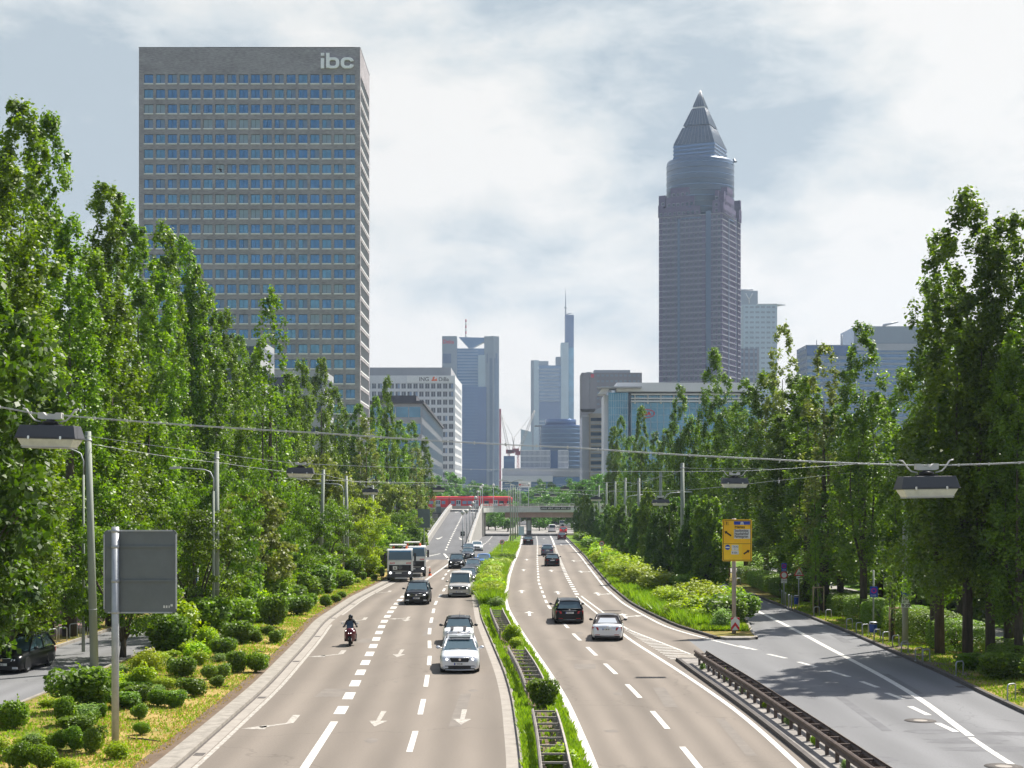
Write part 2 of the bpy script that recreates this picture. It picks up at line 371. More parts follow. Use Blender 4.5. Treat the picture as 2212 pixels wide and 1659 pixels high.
L.new(mx.outputs['Result'], bg.inputs['Color']); bg.inputs['Strength'].default_value = 1.0
scene.view_settings.view_transform = 'Standard'; scene.view_settings.look = 'None'; scene.view_settings.exposure = .82; scene.view_settings.gamma = 1
scene.cycles.max_bounces = 6; scene.cycles.diffuse_bounces = 3; scene.cycles.glossy_bounces = 3; scene.cycles.transmission_bounces = 4; scene.cycles.volume_bounces = 0; scene.cycles.transparent_max_bounces = 6
scene.cycles.use_adaptive_sampling = True; scene.cycles.use_denoising = True
HAZE = 0.00011
# ------------------------------------------------------------------ ground plan: every kerb is a curve X(Y)
def curve(*yx):
    ys = [p[0] for p in yx]; xs = [p[1] for p in yx]
    def f(Y): return float(np.interp(Y, ys, xs))
    # smooth with a short moving average
    def g(Y): return (f(Y-4)+f(Y-2)+2*f(Y)+f(Y+2)+f(Y+4))/6
    return g
SIDE_L = lambda Y: -24.1
SIDE_R = lambda Y: -18.9
KL = curve((20, -10.4), (45, -10.5), (64, -10.9), (85, -11.9), (98, -12.7), (121, -12.9), (144, -12.3), (170, -11.9), (197, -11.75), (221, -12.4), (240, -13.1), (300, -13.3))   # back of left kerb
ML = curve((20, .3), (45, .27), (60, 0), (69, -.33), (85, -1.19), (100, -2.0), (121, -2.75), (141, -3.16), (168, -3.4), (196, -2.8), (248, -1.6), (293, -.8), (330, -.6))
MR = curve((20, 2.35), (45, 2.27), (55, 2.07), (60.5, 1.94), (70.3, 1.47), (85, .67), (98, .03), (110, -.47), (122, -.7), (141, -.56), (158, -.43), (190, .06), (215, .59), (280, 1.6), (330, 2.0))
RL = curve((20, 8.5), (45.3, 8.48), (51, 8.5), (58, 8.36), (69.7, 7.71), (86.6, 6.56), (102.6, 6.13), (124.7, 5.35), (156, 5.6), (215, 6.46), (293, 7.8), (340, 8.4))
OUT = curve((76, 13.6), (84.8, 11.36), (93.4, 9.54), (106, 8.83), (115, 8.4), (136.5, 8.27), (172.6, 8.84), (208.6, 9.42), (286.5, 10.3), (340, 10.9))
ISL = curve((20, 9.3), (45, 9.05), (53, 8.93), (58, 8.8), (74.7, 8.15))
IKL = curve((86.0, 11.9), (93.4, 10.35), (106, 9.5), (115, 9.05), (136.5, 8.95), (172.6, 9.5), (208.6, 10.1), (286.5, 11.0), (340, 11.6))
IKR = curve((86.0, 13.6), (90, 14.05), (100, 15.2), (110, 16.1), (128, 16.95), (200, 18), (340, 19))
GWL = curve((30, 14.4), (45.7, 14.9), (50.5, 15.2), (59.4, 16.1), (67.5, 16.5), (81.5, 16.8), (92.4, 17.1), (106, 17.3), (128, 17.35), (160, 17.8))
GR = curve((20, 18.0), (40, 18.2), (56.2, 18.8), (60.8, 18.95), (68.8, 19.35), (76.5, 19.5), (89.6, 19.8), (108, 19.75), (117, 19.7), (138, 19.75), (200, 20.5))

def strip(name, fl, fr, y0, y1, z, mat, step=2.0, cols=6, kind='structure'):
    n = max(2, int((y1-y0)/step)); vs = []; fs = []; uv = []
    for i in range(n+1):
        Y = y0+(y1-y0)*i/n; a, b = fl(Y), fr(Y)
        for j in range(cols+1):
            u = j/cols; vs.append((a+(b-a)*u, Y, z)); uv.append((u, Y/10))
    for i in range(n):
        for j in range(cols):
            a = i*(cols+1)+j; fs.append((a, a+1, a+cols+2, a+cols+1))
    me = bpy.data.meshes.new(name); me.from_pydata(vs, [], fs); me.materials.append(M[mat])
    ul = me.uv_layers.new(name='UVMap')
    for l in me.loops: ul.data[l.index].uv = uv[l.vertex_index]
    o = bpy.data.objects.new(name, me); COL.objects.link(o); o['kind'] = kind
    return o

def kerb(name, fn, y0, y1, w, z1, mat, side=1, step=2.0, z0=-.02):
    """kerb stones along X = fn(Y); side = +1: the stone lies towards +X"""
    mb = MB(); n = max(2, int((y1-y0)/step)); pr = None
    for i in range(n+1):
        Y = y0+(y1-y0)*i/n; a = fn(Y); b = a+w*side
        cur = [(a, Y, z0), (a, Y, z1), (b, Y, z1), (b, Y, z0)]
        if pr: mb.add(pr+cur, [(0, 4, 5, 1), (1, 5, 6, 2), (2, 6, 7, 3)] if side > 0 else [(0, 1, 5, 4), (1, 2, 6, 5), (2, 3, 7, 6)], 0)
        pr = cur
    return struct(mb.build(name, mat))

# base sheet to the horizon
mb = MB(); mb.add([(-6000, -200, -.06), (6000, -200, -.06), (6000, 9000, -.06), (-6000, 9000, -.06)], [(0, 1, 2, 3)])
struct(mb.build('ground', 'ground'))
add = lambda f, d: (lambda Y: f(Y)+d)
strip('side_road', SIDE_L, SIDE_R, 20, 330, 0.0, 'road_grey')
strip('outbound_road', add(KL, .65), ML, 20, 199, 0.0, 'road', cols=12)
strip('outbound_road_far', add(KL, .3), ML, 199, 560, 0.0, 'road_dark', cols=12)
strip('inbound_road', MR, ISL, 20, 75, 0.0, 'road', cols=10)
strip('inbound_road_exit', MR, lambda Y: min(OUT(Y)+.9, 9.9), 75, 86, 0.0, 'road', cols=10)
strip('inbound_road_far', MR, add(IKL, 0), 86, 262, 0.0, 'road', cols=10)
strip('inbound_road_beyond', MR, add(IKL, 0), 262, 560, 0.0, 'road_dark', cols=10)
strip('bus_road', add(ISL, 1.7), GR, 20, 74.6, 0.0, 'road_grey')
strip('bus_road_mouth', lambda Y: min(OUT(Y)+.9, 9.9), GR, 74.6, 86, 0.0, 'road_grey')
strip('bus_road_far', IKR, GR, 86, 165, 0.0, 'road_grey')
mb = MB(); mb.box(15, 165, -.05, 60, 175, 0.0); struct(mb.build('cross_path', 'path'))
# crossing area behind the bridge
mb = MB(); mb.add([(-40, 352, .006), (60, 352, .006), (60, 470, .006), (-40, 470, .006)], [(0, 1, 2, 3)]); struct(mb.build('junction', 'path'))
# verges
strip('left_verge', SIDE_R, KL, 20, 198, .10, 'dry', cols=8)
strip('left_verge_dry', add(KL, -2.9), add(KL, -.5), 20, 160, .104, 'straw', cols=3)
strip('left_verge_far', SIDE_R, KL, 198, 330, .10, 'lawn', cols=8)
strip('left_footway_strip', lambda Y: -26.0, SIDE_L, 20, 330, .10, 'dry', cols=2)
strip('left_footway', lambda Y: -32.0, lambda Y: -26.0, 20, 330, .08, 'path_red', cols=2)
strip('left_lawn', lambda Y: -80.0, lambda Y: -32.0, 20, 330, .10, 'lawn', cols=6)
strip('central_verge', add(ML, 0.0), MR, 20, 330, .08, 'lawn', cols=4)
strip('barrier_island', ISL, add(ISL, 1.7), 20, 74.6, .12, 'concrete_dirty', cols=3)
strip('planted_island', IKL, IKR, 86, 330, .11, 'lawn', cols=4)
strip('planted_island_nose', IKL, IKR, 86.4, 97, .115, 'dry', cols=4)
strip('right_verge', GR, lambda Y: 25.6, 20, 160, .11, 'dry', cols=4)
strip('right_footway', lambda Y: 25.6, lambda Y: 29.5, 20, 165, .10, 'path', cols=2)
strip('right_plot', lambda Y: 29.5, lambda Y: 70, 20, 165, .10, 'lawn', cols=2)
strip('right_plot_far', lambda Y: 19.0, lambda Y: 90, 175, 330, .10, 'lawn', cols=2)
# kerbs
kerb('left_kerb', KL, 20, 198, .62, .12, 'kerb', 1)
strip('left_gutter', add(KL, .64), add(KL, 1.08), 20, 198, .005, 'gutter', cols=1)
strip('left_gutter_dark_seam', add(KL, .625), add(KL, .70), 20, 198, .009, 'kerb_dark', cols=1)  # narrow dark seam between kerb stones and gutter strip
kerb('side_road_kerb_far', SIDE_L, 20, 330, .15, .14, 'kerb', -1)
kerb('side_road_kerb_near', SIDE_R, 20, 330, .15, .14, 'kerb', 1)
kerb('central_kerb_left', ML, 20, 330, .12, .12, 'kerb', 1)
strip('central_gutter', add(ML, -.42), add(ML, -.0), 20, 150, .005, 'gutter', cols=1)
kerb('central_kerb_right', MR, 20, 330, .10, .11, 'kerb', -1)
kerb('barrier_island_kerb', add(ISL, 0), 20, 74.6, .16, .15, 'kerb_dark', -1)
kerb('barrier_island_kerb_right', add(ISL, 1.7), 20, 74.6, .12, .15, 'kerb', 1)
mb = MB(); mb.prism([(8.0, 74.6), (9.9, 74.6), (9.6, 75.9), (9.0, 76.5), (8.3, 75.9)], -.02, .15); struct(mb.build('barrier_island_tip', 'kerb'))
kerb('planted_island_kerb', IKL, 86, 330, .16, .14, 'kerb_dark', -1)
kerb('planted_island_kerb_right', IKR, 86, 165, .14, .14, 'kerb', 1)
mb = MB(); mb.prism([(11.75, 86.05), (12.0, 85.5), (13.3, 85.5), (13.75, 86.05), (13.74, 86.5), (11.74, 86.5)], -.02, .14); struct(mb.build('planted_island_tip', 'kerb'))
kerb('right_kerb', GR, 20, 164, .18, .14, 'kerb_dark', 1)
# worn soil along the right kerb and dirt along the left kerb
strip('kerb_dirt', add(KL, -.55), add(KL, 0), 20, 198, .107, 'soil', cols=1)
strip('trodden_soil', add(GR, .2), add(GR, 1.1), 66, 82, .117, 'soil', cols=1)

# ------------------------------------------------------------------ road markings (sheets 4 mm above the road)
mk = MB(); mo = MB()
def line(mb, fn, y0, y1, w, z=.006, off=0.0, step=2.0):
    n = max(1, int((y1-y0)/step)); pr = None
    for i in range(n+1):
        Y = y0+(y1-y0)*i/n; a = fn(Y)+off; cur = [(a-w/2, Y, z), (a+w/2, Y, z)]
        if pr: mb.add([pr[0], pr[1], cur[1], cur[0]], [(0, 1, 2, 3)])
        pr = cur
def dashes(mb, fn, y0, y1, per, ln, w, off=0.0, z=.006):
    Y = y0
    while Y < y1:
        line(mb, fn, Y, min(Y+ln, y1), w, z, off, step=ln/2); Y += per
D1 = curve((40, -6.0), (57.2, -6.36), (65, -6.7), (80, -7.35), (98, -8.24), (110, -8.6), (122.7, -8.83), (145, -8.7), (160, -8.4))
D2 = curve((40, -3.1), (47.7, -3.2), (58, -3.4), (75.5, -4.05), (91.8, -4.98), (116, -5.83), (132, -5.9), (150, -6.1))
line(mk, D1, 30, 54.2, .26)
dashes(mk, D1, 56.1, 128, 4.15, 2.15, .42)
line(mk, curve((143, -8.5), (186, -7.7), (199, -7.9), (221, -9.6)), 143, 200, .22)
dashes(mk, D2, 31.1, 140, 8.3, 4.3, .2)
line(mk, lambda Y: float(np.interp(Y, [186, 199, 222, 235], [-7.6, -8.2, -9.9, -10.5])), 186, 236, .3)
line(mk, curve((206, -12.2), (222, -10.2)), 206, 222, .3)
dashes(mk, add(ML, -3.6), 150, 330, 8, 4, .2)
line(mo, add(KL, 1.2), 20, 96, .16); line(mo, add(KL, 1.2), 104, 150, .16)
# inbound
D3 = curve((40, 5.6), (55, 5.3), (63.4, 5.0), (88.4, 3.64), (113, 2.65), (145, 2.53), (193, 3.2), (280, 4.66), (340, 5.4))
dashes(mk, D3, 27.9, 108, 8.2, 4.4, .2)
dashes(mk, D3, 110, 330, 6.1, 3.4, .2)
line(mk, add(MR, .16), 20, 330, .26)
line(mk, RL, 20, 90, .2)
line(mk, RL, 90, 124.5, .14, off=-.16); line(mk, curve((78, 9.0), (92.8, 6.95), (102.6, 6.5), (124.7, 5.6)), 92, 124.5, .14)
dashes(mk, RL, 126.2, 262, 3.55, 1.75, .36); line(mk, RL, 262, 340, .3)
line(mk, OUT, 80.5, 340, .2)
# hatched wedge
def hx(Y): return (float(np.interp(Y, [74.5, 93.0], [7.75, 6.62])), float(np.interp(Y, [76.5, 93.0], [9.27, 6.95])))
line(mk, lambda Y: hx(Y)[1], 76.6, 93, .14)
Y = 75.4
while Y < 92.5:
    a = hx(Y)[0]+.12; b = hx(Y+.5)[1]-.05
    if b > a: mk.add([(a, Y, .006), (b, Y+.45, .006), (b, Y+.67, .006), (a, Y+.22, .006)], [(0, 1, 2, 3)])
    Y += .78
# bus road
line(mk, GWL, 50.9, 160, .28); line(mk, GWL, 45.5, 50.6, .22, off=-.05); line(mk, GWL, 30, 43, .25)
for (x0, y0, x1, y1) in ((1596, 1395, 1633, 1404), (1659, 1413, 1698, 1422), (1725, 1430, 1764, 1441), (1790, 1449, 1834, 1462), (1860, 1472, 1896, 1485), (1915, 1497, 1950, 1510), (1966, 1526, 2006, 1545), (2025, 1562, 2065, 1581)):
    a, b = G(x0, y0), G(x1, y1); line(mk, lambda Y: float(np.interp(Y, [b[1], a[1]], [b[0], a[0]])), b[1], a[1], .24)
    if y0 > 1550: pass
def arrow(mb, X, Y, s=1.0, kind='up', d=1, z=.006):
    """direction arrow 4 m long, d=+1 points away from the camera"""
    def q(pts): mb.add([(X+p[0]*d*s, Y+p[1]*d*s, z) for p in pts], [tuple(range(len(pts)))])
    if kind in ('up', 'upside'):
        q([(-.10, -1.9), (.10, -1.9), (.08, .6), (-.08, .6)]); q([(-.33, .6), (.33, .6), (0, 2.0)])
    if kind == 'upside':
        q([(.1, -.9), (.75, -.2), (.75, .15), (.1, -.45)]); q([(.75, -.6), (1.25, .0), (.75, .5)])
    if kind == 'turn':
        q([(-.1, -2), (.16, -2), (.12, .0), (-.14, .0)]); q([(-.14, 0), (.12, 0), (.95, .9), (.8, 1.15)]); q([(.7, .5), (1.5, 1.35), (.62, 1.5)])
def at(x, y): return G(x, y)
for x, y in ((625.5, 1562), (735.5, 1413), (785.5, 1339), (840, 1279)): arrow(mo, *at(x, y), 1, 'turn', -1)
for x, y in ((820, 1552), (864, 1411), (1000, 1548), (983, 1334), (1058, 1175)): arrow(mo, *at(x, y), 1, 'up', -1)
for x, y in ((880, 1337), (867, 1247), (880, 1205)): arrow(mo, *at(x, y), 1, 'upside', -1)
for x, y in ((867, 1209), (927, 1225), (1003, 1176)): arrow(mo, *at(x, y), .9, 'up', -1)
for x, y in ((1127, 1278), (1143.5, 1325.5), (1205, 1280.5), (1131, 1231.6), (1191, 1233), (1138, 1209), (1176, 1177), (1175, 1164)): arrow(mk, *at(x, y), 1.05, 'up', 1)
for x, y in ((1291, 1283), (1348.5, 1330.5), (1255, 1235), (1239, 1211.6), (1212, 1177)): arrow(mk, *at(x, y), 1.05, 'upside', 1)
struct(mk.build('road_markings', 'mark')); struct(mo.build('worn_road_markings', 'mark_old'))
# repairs, worn patches and drains in the carriageways
rp = random.Random(9); pa, pb = MB(), MB()
def blot(mb, X, Y, a, b, z, n=14):
    ph = rp.uniform(0, 6); pts = [(X+a*math.cos(2*PI*k/n)*(1+.22*math.sin(3*k+ph)), Y+b*math.sin(2*PI*k/n)*(1+.18*math.sin(2*k+ph)), z) for k in range(n)]; mb.add(pts, [tuple(range(n))])
for (x, y, a, b) in ((2090, 1600, 1.3, .7), (2150, 1618, 1.6, .5), (2010, 1580, .9, .5), (2190, 1585, 1.1, .4), (1900, 1640, .5, .6), (1740, 1500, .25, 1.6)): blot(pa, *G(x, y), a, b, .003)
for (X, Y, w_, l_) in ((16.2, 62, .5, 7), (12.6, 52, .35, 9), (18.2, 84, .5, 5)): pa.add([(X, Y, .0035), (X+w_, Y, .0035), (X+w_+.3, Y+l_, .0035), (X+.3, Y+l_, .0035)], [(0, 1, 2, 3)])
for (X, Y, w_, l_) in ((-7.9, 61, 1.1, 2.6), (-2.2, 53, .45, 9), (5.8, 58, .5, 6), (2.9, 71, 1.0, 2.2), (-5.2, 88, .4, 12), (4.4, 104, .5, 12), (-8.6, 84, .9, 2.4), (7.2, 47, .35, 8)): pb.add([(X, Y, .0035), (X+w_, Y, .0035), (X+w_+.1, Y+l_, .0035), (X+.1, Y+l_, .0035)], [(0, 1, 2, 3)])
for (X, Y, a, b) in ((-4.6, 50, .22, .5), (-1.6, 63, .2, .4), (-7.2, 74, .18, .6), (4.3, 62, .2, .5), (6.4, 80, .2, .5), (3.4, 52, .25, .3), (-5.0, 66, .12, .2), (1.0+3, 90, .2, .8)): blot(pb, X, Y, a, b, .003)
struct(pa.build('road_repairs', 'patch')); struct(pb.build('worn_road_patches', 'patch_warm'))
dr = MB()
for k in range(6):
    Y = 47+k*13.5; X = KL(Y)+.72; dr.box(X, Y, .006, X+.32, Y+.5, .012)
for k in range(5):
    Y = 52+k*12; X = GR(Y)-.42; dr.box(X, Y, .004, X+.34, Y+.5, .010)
struct(dr.build('road_drains', 'kerb_dark'))
# manholes on the bus road
for i, (x, y) in enumerate(((1988, 1557), (2168, 1656))):
    X, Y = at(x, y); o = empty('manhole_cover', (X, Y, 0), 0, ['round iron manhole cover between the broken lane line and bus road centre', 'round iron manhole cover at the lower right corner of the grey road'][i], 'manhole cover', 'manholes in the bus road')
    m_ = MB(); m_.lathe([(.56, .002), (.56, .008), (.25, .0085)], 28); m_.build('asphalt_patch', 'kerb_dark', o)
    m_ = MB(); m_.lathe([(.25, .005), (.25, .014), (.2, .016), (.01, .016)], 24); m_.build('lid', 'gutter', o)

# ------------------------------------------------------------------ double guard rails
def wrail(mb, pts, side, mi=0):
    """W-beam along pts (x, y, z of its centre)"""
    prof = [(0, -.155), (.05, -.12), (.05, -.06), (0, -.02), (0, .02), (.05, .06), (.05, .12), (0, .155)]
    pr = None
    for i, p in enumerate(pts):
        d = Vector(pts[min(i+1, len(pts)-1)])-Vector(pts[max(i-1, 0)]); d.z = 0; d.normalize(); nrm = Vector((d.y, -d.x, 0))*side
        outer = [Vector(p)+nrm*(a)+Vector((0, 0, b)) for a, b in prof]; inner = [Vector(p)+nrm*(a-.02)+Vector((0, 0, b)) for a, b in prof]
        cur = outer+inner[::-1]; n = len(cur)
        if pr:
            mb.add(pr+cur, [(k, (k+1) % n, n+(k+1) % n, n+k) for k in range(n)])
        else: mb.add(cur, [tuple(range(n))])
        pr = cur
    mb.add(pr, [tuple(range(len(pr)))[::-1]])
def guardrail(name, fl, fr, y0, y1, per, label, group, mat, posts=True, zt=.75):
    root = empty(name, ((fl(y0)+fr(y0))/2, y0, 0)); tag(root, label, 'guardrail', group)
    off = Vector(root.location)
    for fn, sd_ in ((fl, -1), (fr, 1)):
        mb = MB(); n = max(3, int((y1-y0)/1.0)); wrail(mb, [tuple(Vector((fn(y0+(y1-y0)*i/n), y0+(y1-y0)*i/n, zt-.155))-off) for i in range(n+1)], sd_); mb.build('rail', mat, root)
    Y = y0+.5
    while Y < y1:
        m2 = MB(); a, b = fl(Y)-off.x, fr(Y)-off.x
        m2.box(a+.03, Y-off.y-.03, zt-.13, b-.03, Y-off.y+.03, zt-.07); m2.build('spacer', mat, root)
        if posts:
            for q_ in (a+.02, b-.12): m3 = MB(); m3.box(q_, Y-off.y-.06, 0.1, q_+.10, Y-off.y+.06, zt-.15); m3.build('post', mat, root)
        Y += per
    return root
ML2 = curve((36, .8), (40.6, .79), (48.5, .79), (52.9, .7), (57.4, .61), (66.3, .28), (72.4, -.09), (84.6, -.74), (100.4, -1.46))
MR2 = lambda Y: ML2(Y)+.78
strip('rail_bed', lambda Y: ML2(Y)+.04, lambda Y: MR2(Y)-.04, 36, 101, .095, 'soil', cols=2)
guardrail('guardrail', ML2, MR2, 38.6, 52.2, 1.45, 'weathered grey double guardrail like a ladder at the bottom of the green central strip', 'guardrail sections in the central strip', 'rail')
guardrail('guardrail', ML2, MR2, 59.5, 74.0, 1.45, 'middle section of weathered double guardrail between two bushes of the central strip', 'guardrail sections in the central strip', 'rail')
guardrail('guardrail', ML2, MR2, 84.5, 100.5, 1.45, 'far short section of weathered double guardrail in the central strip below the tall grass', 'guardrail sections in the central strip', 'rail')
BL = curve((36, 9.75), (41, 9.62), (50, 9.42), (60, 9.15), (73, 8.62)); BR = lambda Y: BL(Y)+.5
guardrail('guardrail', BL, BR, 38, 72.5, 1.32, 'dark brown double guardrail on its concrete island between motorway and bus road', None, 'rail_brown')
# ------------------------------------------------------------------ foliage
def leaf_mesh(name, pos, out, size, tint, mat, rng, up=.35, asp=.72):
    n = len(pos)
    nr = out*.55+rng.normal(size=(n, 3))*.62+np.array([0, 0, up]); nr /= np.linalg.norm(nr, axis=1, keepdims=True)+1e-9
    t = rng.normal(size=(n, 3)); t -= nr*np.sum(t*nr, axis=1, keepdims=True); t /= np.linalg.norm(t, axis=1, keepdims=True)+1e-9
    b = np.cross(nr, t); s = size[:, None]
    v = np.empty((n, 4, 3)); v[:, 0] = pos-t*s*.5; v[:, 1] = pos+b*s*asp*.5+nr*s*.08; v[:, 2] = pos+t*s*.55; v[:, 3] = pos-b*s*asp*.5+nr*s*.08
    return quads(name, v.reshape(-1, 3), np.repeat(tint, 4), mat)
def quads(name, v, tint, mat, k=4):
    n = len(v)//k
    me = bpy.data.meshes.new(name)
    me.vertices.add(len(v)); me.vertices.foreach_set('co', v.astype(np.float32).ravel())
    me.loops.add(n*k); me.loops.foreach_set('vertex_index', np.arange(n*k, dtype=np.int32))
    me.polygons.add(n); me.polygons.foreach_set('loop_start', np.arange(0, n*k, k, dtype=np.int32))
    me.polygons.foreach_set('loop_total', np.full(n, k, dtype=np.int32))
    me.update(calc_edges=True)
    a = me.attributes.new('tint', 'FLOAT', 'POINT'); a.data.foreach_set('value', tint.astype(np.float32))
    me.materials.append(M[mat]); return me
def clumped(cl, cr, per, rng, size, el=1.0, shell=.5):
    """leaves scattered through clumps: cl centres, cr radii, per leaves per clump"""
    n = len(cl); idx = np.repeat(np.arange(n), per)
    d = rng.normal(size=(len(idx), 3)); d /= np.linalg.norm(d, axis=1, keepdims=True)
    r = cr[idx]*(shell+(1-shell)*rng.random(len(idx)))**1.0
    r *= rng.uniform(.55, 1.12, len(idx))
    off = d*r[:, None]; off[:, 2] *= el
    tc_ = rng.random(n); tint = np.clip(tc_[idx]*.6+rng.random(len(idx))*.4, 0, 1)
    sz = size*rng.uniform(.6, 1.35, len(idx))
    return cl[idx]+off, d, sz, tint

def poplar(seed, h, r, mat='poplar', per=84, dens=1.12, leaf=.178, base=.035, limbs=4, tp=.44, tr=1.0):
    """fastigiate crown: a main column and upright side columns of unequal height, each clothed in small upright clumps"""
    rng = np.random.default_rng(seed); C_, Rr = [], []; mb = MB()
    mb.tube([(0, 0, 0), (.05, .03, h*.3), (.02, -.04, h*.55), (0, 0, h*.78)], [(h*.013+.08)*tr, (h*.011+.03)*tr, .10*tr, .025], 9)
    for k in range(limbs):
        a = 2*PI*k/max(1, limbs-1)+rng.uniform(-.5, .5); top = h*(.985 if k == 0 else rng.uniform(.55, .90)); off = 0 if k == 0 else r*rng.uniform(.34, .48)
        z0 = h*rng.uniform(base, base+.05); lr = r*(.86 if k == 0 else rng.uniform(.46, .58))
        ax = lambda t: np.array([math.cos(a)*off*min(1, t*2.5)*(1-.45*t), math.sin(a)*off*min(1, t*2.5)*(1-.45*t), z0+(top-z0)*t])
        if k: mb.tube([tuple(ax(0)*np.array([.1, .1, 1])), tuple(ax(.25)), tuple(ax(.55)), tuple(ax(.78))], [.10, .07, .05, .02], 6)
        m = int((170 if k == 0 else 70)*dens*(top-z0)/25)
        for i in range(m):
            t = min(.992, ((i+rng.random())/m)**.92)
            env = lr*min(1, (t/.10)**.6+.2)*max(0, 1-t)**tp*1.12+.03
            env *= 1+.16*math.sin(t*h*1.1+seed+k*2)
            th = rng.uniform(0, 2*PI); rad = env*math.sqrt(rng.uniform(.25, 1.0))
            C_.append(ax(t)+np.array([math.cos(th)*rad, math.sin(th)*rad, rng.normal()*.2])); Rr.append(rng.uniform(.30, .68)*(1-.45*t)*r/2.3+.05)
    C_ = np.array(C_); Rr = np.array(Rr)
    p, o, s, t = clumped(C_, Rr, per, rng, leaf, 1.75, .3)
    p[:, 2] = np.minimum(p[:, 2], h*1.0+rng.random(len(p))*.3)
    ax_ = p.copy(); ax_[:, 2] = 0; ax_ /= np.linalg.norm(ax_, axis=1, keepdims=True)+.5
    return leaf_mesh('crown', p, o*.8+ax_*.6, s, t, mat, rng), mb.mesh('trunk', 'bark')
def broad(seed, h, r, mat='maple', n=150, per=100, leaf=.17, trunk=.13, flat=.62):
    rng = np.random.default_rng(seed); C_, Rr = [], []; mb = MB(); zt = h*trunk; zc = (h+zt)/2; hh = (h-zt)/2
    mb.tube([(0, 0, 0), (.05, 0, zt*.7), (0, .05, zc)], [h*.022+.04, h*.018+.02, .08], 9)
    for i in range(n):
        d = rng.normal(size=3); d /= np.linalg.norm(d); rad = rng.uniform(.45, 1.0)**.6
        c = np.array([d[0]*r*rad, d[1]*r*rad, zc+d[2]*hh*rad]); c[2] = max(c[2], zt*.85+rng.random()*.4)
        lump = 1+.16*math.sin(3*math.atan2(d[1], d[0])+seed)+.12*math.sin(5*d[2]+seed)
        c[:2] *= lump; C_.append(c); Rr.append(rng.uniform(.14, .27)*r)
        if i < 9: mb.tube([(0, 0, zt*.75), tuple(c*np.array([.4, .4, 0])+np.array([0, 0, (c[2]+zt)/2.1])), tuple(c)], [.09, .06, .02], 6)
    p, o, s, t = clumped(np.array(C_), np.array(Rr), per, rng, leaf, flat, .4)
    return leaf_mesh('crown', p, o, s, t, mat, rng), mb.mesh('trunk', 'bark')
def place_tree(kind, meshes, x, y, z, h_scale, r_scale, rz, label, cat, group):
    o = empty(kind, (x, y, z), rz, label, cat, group)
    for nm, me in (('crown', meshes[0]), ('trunk', meshes[1])):
        c = bpy.data.objects.new(nm, me); COL.objects.link(c); c.parent = o
        c.scale = (r_scale, r_scale, h_scale) if nm == 'crown' else (min(r_scale, 1.05), min(r_scale, 1.05), h_scale)
    return o
POP = [poplar(11+i, 25, 2.45, limbs=2+i % 3) for i in range(5)]
POPR = [poplar(31+i, 22, 2.75, 'poplar_r', per=80, dens=1.15, leaf=.178, base=.14, limbs=4+i % 2, tr=.7) for i in range(4)]
SPARSE = [poplar(51+i, 22, 2.4, ('poplar', 'olive')[i], per=40, dens=.66, leaf=.22, base=.1, limbs=3+i) for i in range(2)]
HORN = [poplar(61+i, 7.8, 1.5, 'darkleaf', per=80, dens=2.4, leaf=.16, base=.07, limbs=4, tp=.30) for i in range(3)]
HORNL = [poplar(71+i, 7.8, 1.55, 'box', per=80, dens=2.4, leaf=.17, base=.07, limbs=5, tp=.28) for i in range(2)]
MAP = [broad(81+i, 8, 3.2) for i in range(3)]
MAPD = [broad(85+i, 8, 3.2, 'verge') for i in range(3)]
MAPO = [broad(91+i, 9, 3.4, 'olive', leaf=.24) for i in range(2)]
FAR = [broad(101+i, 14, 6, 'far_leaf', n=110, per=60, leaf=.55, trunk=.1) for i in range(3)]

def row(lst, kind, catname, group, tmpl, protos, nomh):
    """lst of (top x, top y, X[, width scale, proto index]) -> trees whose tops show at that place of the photo"""
    out = []
    for i, t in enumerate(lst):
        x, y, X = t[:3]; ws = t[3] if len(t) > 3 else 1.0; pi_ = t[4] if len(t) > 4 else i % len(protos)
        Y = X*F/(x-CX); hh = PZ(y, Y); out.append((Y, X, hh, ws, pi_))
    out.sort()
    for i, (Y, X, hh, ws, pi_) in enumerate(out):
        place_tree(kind, protos[pi_ % len(protos)], X, Y, .1, hh/nomh, ws*(1.2 if nomh > 10 else 1.0), random.uniform(0, 6.28), tmpl.format(o=ORD[i]), catname, group)

row([(12, 345, -23.4), (-60, 330, -26), (-45, 470, -23.8), (45, 205, -26, 1.15), (102, 232, -27), (150, 470, -25.2), (197, 530, -25), (232, 390, -26.6, 1.15), (266, 412, -27.4), (298, 478, -25.4),
     (242, 618, -24.6), (356, 480, -26.2), (396, 506, -27), (348, 582, -25), (420, 566, -26.2), (448, 630, -25.4), (484, 668, -26), (516, 722, -25.4, .8), (545, 760, -24.8), (590, 830, -24.5),
     (70, 600, -24.5), (20, 620, -24.4)],
    'poplar_tree', 'tree', 'tall poplars in the dense row beyond the left side road', '{o} of the tall bright green poplars beyond the left side road', POP, 25)
row([(652, 776, -25), (694, 768, -25), (724, 788, -24.2), (625, 800, -24, .9), (836, 812, -18.2, .75), (812, 853, -19, .8), (888, 874, -17.0), (862, 905, -17.5), (918, 945, -16.2, .9), (775, 870, -22), (745, 850, -24)],
    'poplar_tree', 'tree', 'poplars farther off between the brick tower and the ramp', '{o} of the distant poplars between the brick tower and the ramp', [POP[1], POP[3], POPR[0], POP[4]], 25 )
row([(583, 618, -19.6, 1.0, 0)], 'poplar_tree', 'tree', None, 'sparse yellow-green poplar with forked top standing alone before the brick tower', SPARSE, 22)
row([(791, 896, -17.8, 1.0, 1), (900, 965, -15.9, .95, 1)], 'willow_tree', 'tree', 'pale trees near the trucks', 'pale olive tree with loose crown, {o} of the two left of the trucks', SPARSE, 22)
